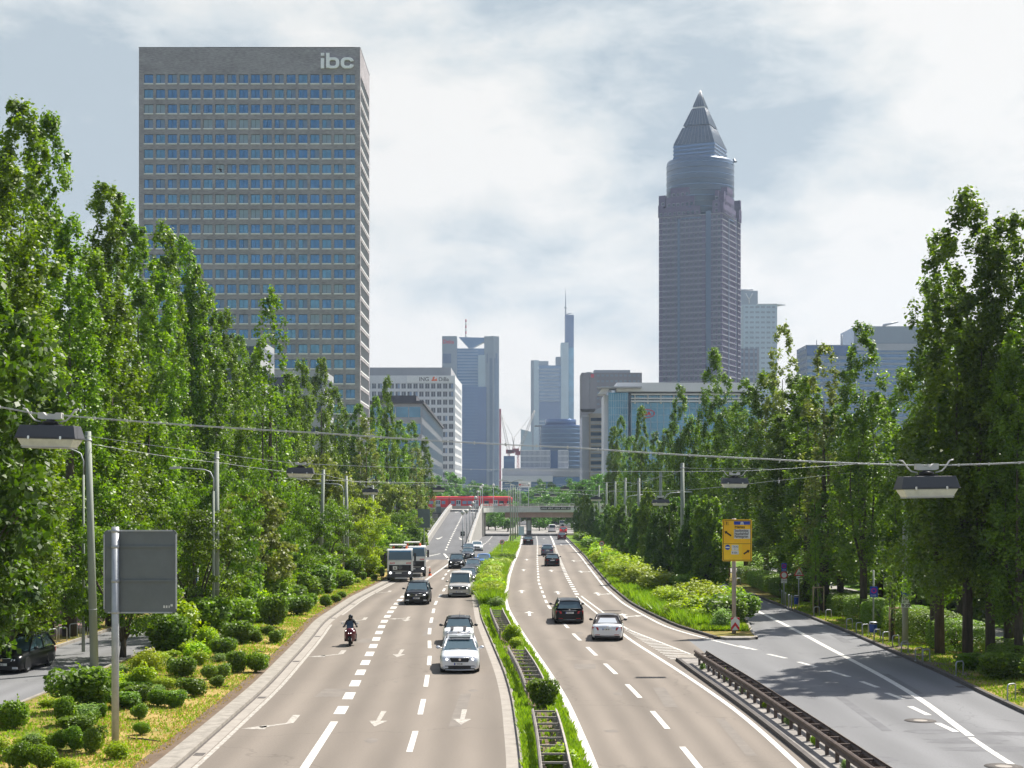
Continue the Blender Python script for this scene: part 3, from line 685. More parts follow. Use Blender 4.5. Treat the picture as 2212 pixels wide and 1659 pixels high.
# right hand rows
row([(2090, 412, 21.9, 1.1), (2030, 505, 21.5, .85), (2180, 455, 24, 1.1), (2140, 500, 22.6, .8), (2015, 640, 21.9, .55), (1955, 800, 28.5, .95), (2235, 600, 24.4, .9), (2200, 700, 22.8, .7), (2075, 700, 29, 1.1),
     (1865, 703, 22.3, .85), (1900, 850, 27.5, .9), (1985, 900, 30.0, .9)],
    'plane_tree', 'tree', 'big trees along the right kerb of the bus road', '{o} of the big dark trees along the right kerb', POPR, 22)
row([(1780, 736, 21.8, .9, 1), (1690, 694, 23.4, 1.0, 1)], 'poplar_tree', 'tree', 'thin crowned poplars on the right', 'thin poplar with twiggy top, {o} of the two right of the pyramid tower', SPARSE, 22)
row([(1545, 755, 22, 1.0), (1612, 822, 22.5), (1655, 800, 22.5, 1.1), (1720, 812, 23.0, 1.1), (1745, 870, 22.5), (1815, 880, 23, 1), (1470, 835, 20.3, .8), (1440, 925, 20.5, .8), (1500, 905, 22), (1385, 912, 20, .7), (1340, 900, 20, .8), (1415, 935, 22, .8), (1362, 940, 19, .8), (1572, 880, 21.5), (1325, 950, 18.5, .8), (1690, 900, 22, 1)],
    'poplar_tree', 'tree', 'poplars right of the motorway', '{o} of the poplars below the pyramid tower right of the motorway', POPR+[POP[2]], 22)
# second rank behind the right footway closes the view
bk = []
for i in range(13):
    X = 36+3*math.sin(i*2.1); Y = 72+i*9.5; bk.append((Y, X))
for i, (Y, X) in enumerate(bk):
    place_tree('broadleaf_tree', (MAP+MAPO)[i % 5], X, Y, .1, 1.2+.25*math.sin(i*1.7), 1.35, i*1.3, ORD[i]+' of the round trees behind the right footway', 'tree', 'round trees behind the right footway')
# clipped hornbeams on the planted island
hb = [(1532, 1076, 15.6, 1.15, 1), (1497, 1080, 14.6, 1.0, 0), (1460, 1082, 15.2, 1.0, 0), (1446, 1088, 14.2), (1420, 1105, 14.2), (1403, 1058, 14.6, 1.0, 1), (1382, 1085, 14), (1361, 1118, 13.4), (1345, 1096, 14), (1329, 1094, 14.3), (1316, 1091, 14), (1297, 1112, 13.2), (1283, 1092, 13.6), (1267, 1071, 13.4), (1250, 1073, 13.2)]
row(hb, 'hornbeam_tree', 'tree', 'columnar hornbeams on the planted island', '{o} of the dark columnar hornbeams on the planted island', [HORN[0], HORNL[0], HORN[1], HORN[2]], 7.8)
# medium trees on the left verge
md = [(700, 1090, -17, .9), (640, 1045, -18.6, 1.0), (520, 1085, -18.2, .95), (560, 1010, -18.4, 1.0), (420, 1100, -18.2, .9), (265, 1120, -19.2, .85), (690, 1010, -19, 1.1), (830, 1120, -14.6, .7), (615, 1125, -17.6, .8), (870, 1105, -14.9, .8), (850, 1060, -16.5, 1.0), (480, 1010, -18.6, .9)]
row(md, 'maple_tree', 'tree', 'round leafy trees on the left verge', '{o} of the round leafy maples on the left verge', [MAPD[0], MAPD[1], MAPO[0], MAPD[2]], 8)
for i, (X, Y) in enumerate(((-25.4, 74.5), (-25.6, 93), (-25.0, 84.5))): pass
place_tree('maple_tree', MAP[0], PX(760, 150), 152, .1, 1.08, 1.0, 2.0, 'bright yellow-green maple with dense round crown left of the trucks', 'tree', None)
# near broad tree cut by the left frame edge
pl = broad(131, 15, 4.6, 'darkleaf', n=330, per=85, leaf=.26, trunk=.12)
M['nearleaf'] = leafmat('glossy_leaf', (.012, .034, .004), (.065, .115, .006), (.9, 1.0, .2))
pl[0].materials.clear(); pl[0].materials.append(M['nearleaf'])
place_tree('plane_tree', pl, -20.0, 52, .1, 1.05, 1.0, .7, 'large glossy-leaved tree cut off by the left picture edge', 'tree', None)
# distant trees behind the bridge
fl = [(905, 1040, 540), (935, 1022, 540), (968, 1018, 560), (1000, 1030, 600), (1032, 1040, 620), (1062, 1044, 560), (1080, 1062, 530), (1160, 1052, 470), (1178, 1030, 560), (1205, 1048, 500), (1225, 1040, 470), (1246, 1028, 430), (1268, 1022, 400), (1140, 1078, 470), (1100, 1050, 640), (1290, 1030, 400), (1235, 1062, 420), (950, 1050, 530), (1120, 1060, 640), (1190, 1066, 440), (1310, 1015, 380)]
fl.sort(key=lambda t: t[2])
for i, (x, y, Y) in enumerate(fl):
    hh = PZ(y, Y); place_tree('broadleaf_tree', FAR[i % 3], PX(x, Y), Y, 0, max(hh, 6)/14, .8+.25*(i % 3)*.5, i, ORD[i]+' of the hazy round trees behind the railway bridge', 'tree', 'distant round trees behind the railway')
for i, (x, y, Y) in enumerate(((1085, 1150, 400), (1070, 1148, 385), (1055, 1146, 392), (1097, 1150, 372), (1040, 1144, 405), (1165, 1150, 382), (1178, 1148, 395))):
    X, Y = PX(x, Y), Y; place_tree('broadleaf_tree', FAR[i % 3], X, Y, 0, .37, .45, i, ORD[i]+' of the small dark trees seen under the road bridge', 'tree', 'small trees seen under the road bridge')

# ------------------------------------------------------------------ shrubs
def shrub_mesh(name, seed, mat, n=2600, leaf=.1, sq=2.2, rough=.12, shoots=0, ex=.16, blobs=9):
    """unit shrub: x, y in [-.5, .5], z in [0, 1]; several merging rounded masses of leaves with stray shoots"""
    rng = np.random.default_rng(seed)
    d = rng.normal(size=(n, 3)); d /= np.linalg.norm(d, axis=1, keepdims=True)
    r = (np.abs(d[:, 0])**sq+np.abs(d[:, 1])**sq+np.abs(d[:, 2])**sq)**(-1/sq)
    r = r*(1+rough*.5*(np.sin(d[:, 0]*7+seed)+np.sin(d[:, 1]*9+2*seed)))*(rng.random(n)**ex)
    if blobs > 1:
        bc = rng.uniform(-1, 1, (blobs, 3)); bc *= np.array([.30, .30, .26]); bc[0] = 0; br = rng.uniform(.42, .68, blobs); br[0] = .78
        bi = rng.choice(blobs, n, p=br**2/np.sum(br**2)); p = bc[bi]+d*(r*br[bi])[:, None]*.5
        p[:, 2] = .5+p[:, 2]*1.0; p[:, 2] = np.clip(p[:, 2], .02, 1.05)
    else:
        p = d*r[:, None]; p[:, 0] *= .48; p[:, 1] *= .48; p[:, 2] = .52+p[:, 2]*.48; bi = np.zeros(n, int)
    bt = rng.random(max(blobs, 1)); tint = np.clip(bt[bi]*.5+rng.random(n)*.5, 0, 1)
    if shoots:
        q = []; dd = []
        for i in range(shoots):
            a = rng.uniform(0, 6.28); lean = rng.uniform(.1, .75); L_ = rng.uniform(.6, 1.15)
            for k in range(22):
                t = (k+1)/22*L_; q.append([math.cos(a)*lean*t*.6, math.sin(a)*lean*t*.6, t*1.0-(lean*t)**2*.35]); dd.append([math.cos(a), math.sin(a), .4])
        q = np.array(q)+rng.normal(size=(len(q), 3))*.025; p = np.vstack([p, q]); d = np.vstack([d, np.array(dd)]); tint = np.concatenate([tint, rng.uniform(.5, 1, len(q))])
    s = leaf*rng.uniform(.6, 1.4, len(p))
    return leaf_mesh(name, p, d, s, tint, mat, rng, up=.45)
M['bushdark'] = leafmat('deep_bush_leaf', (.032, .070, .006), (.10, .16, .009), (1.2, 1.3, .4))
SH = {'box': [shrub_mesh('foliage', 201+i, 'box', 3600, .085, 2.6, .10, 10) for i in range(5)],
      'dark': [shrub_mesh('foliage', 211+i, 'bushdark', 3600, .09, 2.3, .12, 12) for i in range(2)],
      'lime': [shrub_mesh('foliage', 221+i, 'lime', 3400, .062, 2.1, .10, 46) for i in range(3)],
      'wild': [shrub_mesh('foliage', 231+i, 'maple', 3000, .08, 2.0, .16, 34) for i in range(3)],
      'grey': [shrub_mesh('foliage', 241+i, 'greyleaf', 1500, .08, 1.9, .12, 60) for i in range(2)],
      'hedge': [shrub_mesh('foliage', 251+i, 'box', 9500, .040, 5.0, .015, 0, .06, 1) for i in range(2)]}
STEM = MB()
for a in range(5): STEM.tube([(0, 0, 0), (.1*math.cos(a*1.3), .1*math.sin(a*1.3), .3), (.22*math.cos(a*1.3), .22*math.sin(a*1.3), .7)], [.03, .02, .01], 5)
STEM = STEM.mesh('stems', 'bark')
SHRUBS = []
def shrub(kind, X, Y, wd, dp, hh, label, group, z=.1, name='shrub', cat='shrub', rz=None):
    me = SH[kind][len(SHRUBS) % len(SH[kind])]
    o = empty(name, (X, Y, z), 0 if rz is None else rz, label, cat, group)
    for nm, m_ in (('foliage', me), ('stems', STEM)):
        c = bpy.data.objects.new(nm, m_); COL.objects.link(c); c.parent = o; c.scale = (wd, dp, hh)
        if rz is None and kind not in ('hedge',): c.rotation_euler = (0, 0, random.uniform(0, .6)*random.choice((-1, 1)))
    SHRUBS.append(o); return o
def shrub_px(kind, x0, y0, x1, y1, *a, **k):
    """shrub filling a box of the photo (its foot at y1)"""
    X, Y = G((x0+x1)/2, y1-1.5, .1); s = F/Y; wd = (x1-x0)/s*1.04; hh = (y1-y0)/s*.95
    return shrub(kind, X, Y+wd*.35, wd, wd*.85, hh, *a, **k)
c2 = lambda a, b, c, d: (a*.25, 1244.25+b*.25, c*.25, 1244.25+d*.25)
c3 = lambda a, b, c, d: (553+a*.25, 1244.25+b*.25, 553+c*.25, 1244.25+d*.25)
lv = [('dark', c2(400, 790, 900, 1190)), ('box', c2(430, 1040, 650, 1310)), ('box', c2(-40, 1060, 215, 1340)), ('box', c2(380, 1330, 560, 1520)), ('box', c2(520, 1300, 720, 1530)), ('box', c2(690, 1300, 900, 1550)), ('box', c2(0, 1430, 230, 1690)), ('box', c2(200, 1440, 450, 1690)),
      ('wild', c2(430, 1590, 640, 1700)), ('wild', c2(880, 1440, 1080, 1600)), ('box', c2(1140, 1255, 1275, 1385)), ('box', c2(1115, 1105, 1260, 1250)), ('dark', c2(805, 1100, 915, 1240)), ('dark', c2(1035, 945, 1295, 1115)), ('box', c2(1250, 980, 1440, 1140)), ('dark', c2(1400, 985, 1600, 1150)),
      ('lime', c2(1290, 880, 1500, 1000)), ('dark', c2(1540, 885, 1765, 1055)), ('box', c2(1800, 860, 1925, 975)), ('dark', c2(1440, 700, 1660, 900)), ('box', c2(1720, 760, 1860, 905)), ('box', c2(1840, 760, 2000, 895)), ('dark', c2(1950, 640, 2120, 850)), ('box', c2(2090, 640, 2300, 845)),
      ('wild', c2(1080, 760, 1330, 1000)), ('wild', c2(1020, 840, 1120, 990)), ('box', c2(690, 1180, 850, 1320)), ('lime', c2(1100, 640, 1400, 880)), ('dark', c2(1400, 380, 1640, 660)), ('wild', c2(1640, 420, 1900, 680)), ('dark', c2(1900, 390, 2150, 600)), ('box', c2(2140, 470, 2260, 590)), ('wild', c2(1560, 560, 1800, 760)), ('dark', c2(1800, 530, 2030, 720)),
      ('box', c3(95, 465, 245, 592)), ('box', c3(-10, 670, 110, 790)), ('dark', c3(0, 150, 240, 460)), ('dark', c3(220, 170, 460, 350)), ('box', c3(20, 430, 150, 520)), ('box', c3(390, 150, 530, 270)), ('box', c3(540, 165, 650, 275)), ('box', c3(640, 155, 730, 235)), ('box', c3(700, 130, 780, 200)), ('dark', c3(540, 105, 660, 160)),
      ('box', c3(430, 75, 530, 150)), ('lime', c3(850, 20, 915, 68)), ('box', c3(785, 25, 840, 85)), ('dark', c3(895, -30, 950, 45)), ('dark', c3(230, 60, 400, 200)), ('wild', c3(130, 250, 260, 420)), ('dark', c3(985, -10, 1050, 45)), ('wild', c3(640, -60, 780, 110)), ('dark', c3(1060, -80, 1110, 20)), ('wild', c3(560, 20, 660, 110))]
lv.sort(key=lambda t: -t[1][3])
desc = {'dark': 'dark green clipped bush', 'box': 'mid green clipped bush', 'lime': 'yellow-green bush', 'wild': 'loose untrimmed bush'}
cnt = {}
for k, b in lv:
    cnt[k] = cnt.get(k, -1)+1
    shrub_px(k, *b, f"{ORD[cnt[k]]} {desc[k]} on the dry left verge, counted from the camera", 'bushes on the dry left verge')
under = [(-17.6, 78, 2.2, 2.0), (-18.0, 82, 2.6, 2.6), (-17.2, 86, 3.0, 2.4), (-16.6, 91, 2.6, 2.2), (-18.0, 90, 2.8, 3.4), (-17.6, 95, 3.2, 3.0), (-16.0, 97, 2.8, 1.9), (-18.0, 100, 3.2, 3.6), (-16.8, 104, 3.4, 2.8), (-18.2, 107, 3.2, 3.4), (-15.8, 108, 2.6, 1.8), (-17.4, 112, 3.4, 3.0), (-18.2, 117, 3.2, 3.6), (-16.4, 118, 3.0, 2.2), (-17.8, 123, 3.4, 3.2), (-16.2, 127, 3.2, 2.4), (-18.0, 130, 3.4, 3.4), (-17.0, 136, 3.6, 3.0), (-15.2, 134, 2.6, 1.8), (-17.8, 143, 3.6, 3.4), (-15.8, 146, 3.2, 2.6), (-14.6, 154, 3.0, 2.4), (-16.8, 158, 4.0, 3.6), (-14.4, 166, 3.4, 3.0), (-15.6, 175, 4.4, 4.0), (-14.0, 184, 3.6, 3.4), (-15.4, 196, 4.6, 4.2), (-14.9, 210, 4.4, 4.0), (-15.2, 225, 4.6, 4.0)]
for i, (X, Y, wd, hh) in enumerate(under):
    shrub(('dark', 'wild', 'dark', 'box', 'wild')[i % 5], X, Y, wd, wd*1.1, hh, ORD[i]+' of the tall untrimmed shrubs screening the left side road', 'tall shrubs screening the left side road')
for i in range(15):
    shrub('dark', 31.5+1.2*math.sin(i*1.9), 70+i*6, 4.6, 5.4, 3.2+.8*math.sin(i*2.7), ORD[i]+' of the tall dark shrubs lining the far side of the right footway', 'tall dark shrubs behind the right footway')
rq = random.Random(11)
for i in range(44):
    Y = 46+58*(i/43)**1.1+rq.uniform(-.8, .8); X = rq.uniform(-18.2, KL(Y)-2.6-1.2*(Y < 60)); wd = rq.uniform(.7, 1.5)
    shrub(('wild', 'lime', 'grey', 'wild', 'dark')[i % 5], X, Y, wd, wd*.9, rq.uniform(.3, .75), 'small loose undergrowth plant between the clipped bushes of the dry verge', 'small undergrowth plants of the dry verge', name='undergrowth_plant', cat='plant')
# central strip
cs = [('wild', 1165, 1612, 1250, 1668, 'leafy weeds growing out of the guardrail at the bottom of the central strip'), ('lime', 1182, 1538, 1215, 1558, 'small leafy weed inside the near guardrail of the central strip'), ('dark', 1140, 1464, 1208, 1532, 'large dark bush swallowing the guardrail of the central strip'),
      ('wild', 1085, 1345, 1128, 1392, 'green bush between the middle and far guardrail sections of the central strip'), ('lime', 1098, 1378, 1136, 1402, 'low green bush at the head of the middle guardrail section'), ('grey', 1052, 1290, 1088, 1316, 'pale green bush at the head of the far guardrail section'),
      ('dark', 1036, 1272, 1058, 1302, 'dark bush on the left edge of the tall grass of the central strip')]
for k, a, b, c_, d, l in cs: shrub_px(k, a, b, c_, d, l, 'bushes of the central strip')
mass = [(-2.55, 118, 2.0, 1.9), (-2.1, 122, 2.2, 2.1), (-2.3, 127, 2.4, 2.2), (-1.8, 131, 2.3, 2.2), (-2.4, 136, 2.6, 2.3), (-1.9, 142, 2.5, 2.2), (-2.3, 148, 2.6, 2.3), (-1.8, 154, 2.5, 2.0), (-2.2, 160, 2.6, 2.2), (-2.0, 168, 2.6, 2.0), (-1.8, 176, 2.6, 1.8), (-1.7, 186, 2.4, 1.9), (-1.5, 196, 2.4, 1.6), (-1.2, 208, 2.4, 1.6), (-.9, 222, 2.2, 1.5), (-.5, 238, 2.2, 1.3), (-.1, 256, 2.0, 1.2)]
for i, (X, Y, wd, hh) in enumerate(mass):
    shrub(('lime', 'lime', 'wild')[i % 3] if i not in (10, 11, 14) else 'box', (ML(Y)+MR(Y))/2+.12*math.sin(i*2.3), Y, wd*.86, wd*2.2, hh*.62, ORD[i]+' of the tall yellow-green bushes filling the central strip, from the camera', 'tall bushes filling the central strip')
# planted island
isl = [(12.6, 91.5, 1.6, 1.5, 'grey'), (13.2, 94.5, 2.4, 2.0, 'dark'), (11.6, 95, 2.0, 1.3, 'wild'), (14.2, 98, 3.0, 2.1, 'dark'), (12.4, 99.5, 3.2, 1.9, 'wild'), (10.9, 101, 2.2, 1.3, 'lime'), (13.6, 104.5, 3.6, 2.3, 'lime'), (11.4, 107, 3.0, 1.9, 'lime'), (15.2, 108, 3, 2.0, 'wild'), (13.2, 112, 3.2, 2.2, 'lime'), (11.4, 113, 2.6, 1.6, 'lime'),
       (11.6, 122, 4.0, 2.5, 'lime'), (13.8, 120, 3.0, 2.4, 'dark'), (11.2, 132, 4.0, 2.5, 'lime'), (11.0, 141, 4.2, 2.4, 'lime'), (11.2, 151, 4.2, 2.6, 'lime'), (11.2, 161, 4.0, 2.3, 'lime'), (11.2, 172, 4.0, 2.4, 'wild'), (11.3, 184, 4.0, 2.2, 'lime'), (11.6, 196, 3.6, 2.2, 'wild'), (11.9, 210, 3.6, 2.2, 'wild'), (12.1, 226, 3.4, 2.4, 'dark'), (12.4, 243, 3.4, 2.4, 'wild'), (12.6, 262, 3.4, 2.4, 'dark'), (12.8, 284, 3.4, 2.2, 'wild')]
for i, (X, Y, wd, hh, k) in enumerate(isl):
    shrub(k, X, Y, wd*.95, wd*1.05, hh*.84, ORD[i]+' bush of the planted island beside the motorway exit lane', 'bushes of the planted island')
# clipped hedges on the right verge
hd = [(23.2, 68.5, 3.2, 4.5, 1.25), (24.2, 73.5, 2.6, 3.4, 1.1), (22.9, 78.5, 2.8, 3.6, 1.6), (22.8, 83.4, 3.0, 4.2, 1.75), (23.0, 88.4, 3.0, 4.2, 1.6), (22.8, 93.2, 2.8, 3.8, 1.55), (22.7, 97.8, 2.8, 4.0, 1.5), (22.8, 102.8, 3.0, 4.2, 1.4), (23.0, 108.2, 3.2, 4.6, 1.35),
      (22.2, 117.5, 2.6, 4, 1.4), (22.0, 122.5, 2.6, 4.4, 1.45), (22.0, 128, 2.6, 4.6, 1.5), (22.1, 134, 2.6, 5, 1.5), (22.2, 141, 2.6, 6, 1.6), (24.2, 63.5, 3.0, 4.6, 1.2)]
hd.sort(key=lambda t: t[1])
for i, (X, Y, wd, dp, hh) in enumerate(hd):
    shrub('hedge', X, Y, wd, dp, hh, ORD[i]+' clipped hedge block on the right verge, from the camera', 'clipped hedges of the right verge', name='hedge', cat='hedge', rz=random.uniform(-.06, .06))
for i, (X, Y, wd, hh) in enumerate(((21.2, 66.2, 2.2, 1.2), (21.9, 62.2, 2.4, 1.5), (20.9, 69.8, 1.5, .8), (21.6, 58.0, 2.4, 1.3))):
    shrub('dark', X, Y, wd, wd, hh, ORD[i]+' dark low shrub between hoops and hedges at the right edge', 'dark shrubs near the right edge')
for i, (X, Y, dp) in enumerate(((-33.2, 62, 20), (-33.2, 84, 22), (-33.2, 108, 22), (-33.2, 132, 22))):
    shrub('hedge', X, Y, 1.6, dp, 1.3, ORD[i]+' long clipped hedge beyond the red footway on the left', 'hedges beyond the red footway', name='hedge', cat='hedge', rz=0)

# ------------------------------------------------------------------ grass blades
def blades(name, fl_, fr_, y0, y1, n, hh, mat, seed, wd=.02, z=.09, bias=1.6, gap=None):
    rng = np.random.default_rng(seed)
    Y = y0+(y1-y0)*rng.random(n)**bias; u = rng.random(n)
    a = np.array([fl_(q) for q in Y]); b = np.array([fr_(q) for q in Y]); X = a+(b-a)*u
    keep = (np.sin(X*2.1+np.sin(Y*.7)*2)+np.sin(Y*1.7+X)+rng.normal(size=n)*.9) > -.7
    if gap is not None: keep &= ~((X > np.array([gap(q) for q in Y])+.02) & (X < np.array([gap(q) for q in Y])+.76) & (Y < 101) & (rng.random(n) > .06))
    X, Y = X[keep], Y[keep]; n = len(X)
    h_ = hh*rng.uniform(.4, 1.3, n); an = rng.uniform(0, 6.28, n); le = rng.normal(size=(n, 2))*.35*h_[:, None]
    w_ = wd*rng.uniform(.7, 1.5, n)*(1+Y/60)
    v = np.zeros((n, 3, 3)); v[:, 0, 0] = X-np.cos(an)*w_; v[:, 0, 1] = Y-np.sin(an)*w_; v[:, 1, 0] = X+np.cos(an)*w_; v[:, 1, 1] = Y+np.sin(an)*w_; v[:, :2, 2] = z
    v[:, 2, 0] = X+le[:, 0]; v[:, 2, 1] = Y+le[:, 1]; v[:, 2, 2] = z+h_
    t = np.repeat(rng.random(n), 3)
    o = bpy.data.objects.new(name, quads(name, v.reshape(-1, 3), t, mat, 3)); COL.objects.link(o); return o
g = blades('verge_grass', add(ML, .08), add(MR, -.05), 36, 125, 60000, .2, 'blade', 1, gap=ML2); tag(g, 'bright green grass growing on the central strip around the guardrails', 'grass', None, 'stuff')
g = blades('verge_grass', add(SIDE_R, .3), add(KL, -.5), 38, 150, 60000, .10, 'blade', 2, .018); tag(g, 'patchy green grass on the dry left verge among the bushes', 'grass', None, 'stuff')
g = blades('dry_grass', lambda Y: KL(Y)-5, add(KL, -.2), 38, 150, 40000, .07, 'blade_dry', 3, .018); tag(g, 'straw-coloured dry grass beside the left kerb', 'grass', None, 'stuff')
g = blades('verge_grass', add(IKL, .05), lambda Y: min(IKL(Y)+3.4, IKR(Y)-.1), 90, 260, 34000, .32, 'blade', 4, .02); tag(g, 'long green grass along the kerb of the planted island', 'grass', None, 'stuff')
g = blades('tall_grass', add(ML, .25), add(MR, -.25), 112, 250, 60000, .85, 'blade', 6, .022, bias=1.3); tag(g, 'tall bright grass filling the central strip beside the queue of cars', 'grass', None, 'stuff')
g = blades('tall_grass', add(IKL, .3), lambda Y: min(IKL(Y)+2.6, IKR(Y)-.2), 92, 128, 16000, .75, 'blade', 7, .02, bias=1.2); tag(g, 'arching bright grass clumps at the near end of the planted island', 'grass', None, 'stuff')
g = blades('dry_grass', add(GR, .3), lambda Y: 22.2, 50, 120, 26000, .10, 'blade', 5, .018); tag(g, 'short sunlit grass around the metal hoops on the right verge', 'grass', None, 'stuff')
rngw = random.Random(5); mbw = MB()
for (x, y, s) in ((1590, 1600, .35), (1652, 1625, .3), (1571, 1440, .3), (1700, 1655, .5), (1620, 1495, .25), (1640, 1560, .3)):
    pass
for i in range(7):
    Y = 44+i*4.3; X = ISL(Y)+.35+.3*rngw.random()
    shrub('wild' if i % 2 else 'grey', X, Y, .3, .3, .28+.1*(i % 3), ORD[i]+' small weed sprouting on the concrete island beside the brown guardrail', 'weeds on the concrete island', z=.12, name='weed', cat='weed')
# ------------------------------------------------------------------ buildings
def brickmat(name, c1, c2, c3, bw=.9, bh=.28, mortar=(.2, .19, .18)):
    m, nt, b = nmat(name); N, L = nt.nodes, nt.links
    b.inputs['Roughness'].default_value = .85; b.inputs['Specular IOR Level'].default_value = .25
    tc = N.new('ShaderNodeTexCoord'); n0 = N.new('ShaderNodeTexNoise'); n0.inputs['Scale'].default_value = .22; n0.inputs['Detail'].default_value = 10; n0.inputs['Roughness'].default_value = .75
    mp = N.new('ShaderNodeMapping'); mp.inputs['Scale'].default_value = (.6, .6, 1.6); L.new(tc.outputs['Object'], mp.inputs['Vector']); L.new(mp.outputs['Vector'], n0.inputs['Vector'])
    cr = N.new('ShaderNodeValToRGB'); e = cr.color_ramp.elements; e[0].position = .35; e[0].color = (*c1, 1); e[1].position = .65; e[1].color = (*c3, 1); k = e.new(.5); k.color = (*c2, 1)
    L.new(n0.outputs['Fac'], cr.inputs['Fac'])
    n1 = N.new('ShaderNodeTexNoise'); n1.inputs['Scale'].default_value = 2.2; n1.inputs['Detail'].default_value = 6
    mp2 = N.new('ShaderNodeMapping'); mp2.inputs['Scale'].default_value = (.5, .5, 2.2); L.new(tc.outputs['Object'], mp2.inputs['Vector']); L.new(mp2.outputs['Vector'], n1.inputs['Vector'])
    mr = N.new('ShaderNodeMapRange'); mr.inputs['From Min'].default_value = .3; mr.inputs['From Max'].default_value = .7; mr.inputs['To Min'].default_value = .72; mr.inputs['To Max'].default_value = 1.2; L.new(n1.outputs['Fac'], mr.inputs['Value'])
    vs = N.new('ShaderNodeVectorMath'); vs.operation = 'SCALE'; L.new(cr.outputs['Color'], vs.inputs[0]); L.new(mr.outputs['Result'], vs.inputs['Scale']); L.new(vs.outputs[0], b.inputs['Base Color'])
    return m
M['ibc_stone'] = brickmat('grey_brown_clinker', (.285, .265, .275), (.35, .327, .34), (.415, .387, .40))
M['granite'] = brickmat('red_granite', (.085, .068, .135), (.105, .085, .16), (.13, .105, .19))
def glassm(name, col, rough=.12, metal=.55, var=.25, scale=.25):
    return pm(name, col, rough, metal=metal, var=var, scale=scale, spec=.8)
M['pane_blue'] = glassm('pane_blue', (.10, .23, .38))
M['pane_teal'] = glassm('pane_teal', (.13, .28, .38))
M['pane_dark'] = glassm('pane_dark', (.03, .05, .075), metal=.3)
M['pane_blind'] = pm('pane_blind', (.30, .40, .47), .3, var=.12, scale=.5)
M['pane_pale'] = pm('pane_pale_curtain', (.20, .29, .43), .3, var=.15, scale=.5)
M['frame_dark'] = pm('frame_dark', (.07, .07, .08), .5, var=0)
M['sill'] = pm('sill_metal', (.80, .80, .77), .5, var=.05)
M['office_white'] = pm('office_white', (.66, .67, .68), .7, var=.05, scale=.1)
M['office_grey'] = pm('office_grey', (.38, .39, .41), .7, var=.08, scale=.1)
M['pane_office'] = glassm('pane_office', (.10, .12, .15), metal=.3)
M['tower_blue'] = glassm('tower_blue', (.09, .19, .34), .18, .5, .12, .05)
M['tower_deep'] = glassm('tower_deep', (.045, .11, .25), .2, .4, .15, .05)
M['tower_grey'] = pm('tower_grey', (.24, .29, .34), .6, var=.06, scale=.05)
M['tower_pale'] = pm('tower_pale', (.40, .50, .55), .6, var=.06, scale=.05)
M['tower_brown'] = pm('tower_brown', (.25, .225, .225), .7, var=.06, scale=.1)
M['teal_glass'] = glassm('teal_glass', (.12, .30, .44), .12, .5, .3, .12)
M['mt_glass'] = glassm('mt_glass', (.04, .095, .18), .35, .1, .15, .08)
M['mt_roof'] = glassm('mt_roof', (.035, .07, .115), .4, .2, .12, .2)
M['mullion'] = pm('mullion', (.38, .40, .43), .5, var=0)
M['roof_dark'] = pm('roof_dark', (.07, .07, .08), .8, var=.1)
M['beige'] = pm('beige_stone', (.36, .30, .23), .8, var=.12, scale=.3)
M['crane_red'] = pm('crane_red', (.40, .05, .06), .6, var=0)
M['crane_pale'] = pm('crane_pale', (.5, .47, .42), .6, var=0)
I4 = Matrix.Identity(4)
def face_m(x, y, z, rz): return Matrix.Translation((x, y, z)) @ Matrix.Rotation(rz, 4, 'Z')
def facade(mb, W, Z0, Z1, xs, zs, depth=.25, mi=0, M4=I4, X0=0.0):
    """wall sheet in the plane y = 0 (outside towards -y) with a grid of openings and their reveals"""
    gx = sorted(set([X0, W]+[a for o in xs for a in o])); gz = sorted(set([Z0, Z1]+[a for o in zs for a in o]))
    sx = {(round(a, 4), round(b, 4)) for a, b in xs}; sz = {(round(a, 4), round(b, 4)) for a, b in zs}
    for i in range(len(gx)-1):
        inx = (round(gx[i], 4), round(gx[i+1], 4)) in sx
        j = 0
        while j < len(gz)-1:
            if inx and (round(gz[j], 4), round(gz[j+1], 4)) in sz:
                a, b, c, d = gx[i], gx[i+1], gz[j], gz[j+1]
                q = [(a, 0, c), (b, 0, c), (b, 0, d), (a, 0, d), (a, depth, c), (b, depth, c), (b, depth, d), (a, depth, d)]
                mb.add([M4 @ Vector(p) for p in q], [(0, 1, 5, 4), (1, 2, 6, 5), (2, 3, 7, 6), (3, 0, 4, 7)], mi)
                j += 1; continue
            k = j+1
            if not inx: k = len(gz)-1
            q = [(gx[i], 0, gz[j]), (gx[i+1], 0, gz[j]), (gx[i+1], 0, gz[k]), (gx[i], 0, gz[k])]
            mb.add([M4 @ Vector(p) for p in q], [(0, 1, 2, 3)], mi); j = k
def window_mb(mb, a, b, c, d, dep, M4=I4, panes=(1, 1), sill=False, bars=1, fr=.05, base=0):
    """materials: 0 frame, 1.. panes, last sill.  a,b = x range, c,d = z range"""
    n = len(panes); wd = (b-a)/n
    for k in range(n):
        x0 = a+wd*k+fr*.5; x1 = a+wd*(k+1)-fr*.5
        q = [(x0, dep-.02, c+fr), (x1, dep-.02, c+fr), (x1, dep-.02, d-fr), (x0, dep-.02, d-fr)]
        mb.add([M4 @ Vector(p) for p in q], [(0, 1, 2, 3)], panes[k])
    for k in range(n+1):
        x = a+wd*k; mb.box(max(a, x-fr/2), dep-.06, c, min(b, x+fr/2), dep, d, 0, M4)
    mb.box(a, dep-.06, c, b, dep, c+fr, 0, M4); mb.box(a, dep-.06, d-fr, b, dep, d, 0, M4)
    if sill: mb.box(a-.05, -.08, c-.28, b+.05, dep-.07, c-.003, sill, M4)
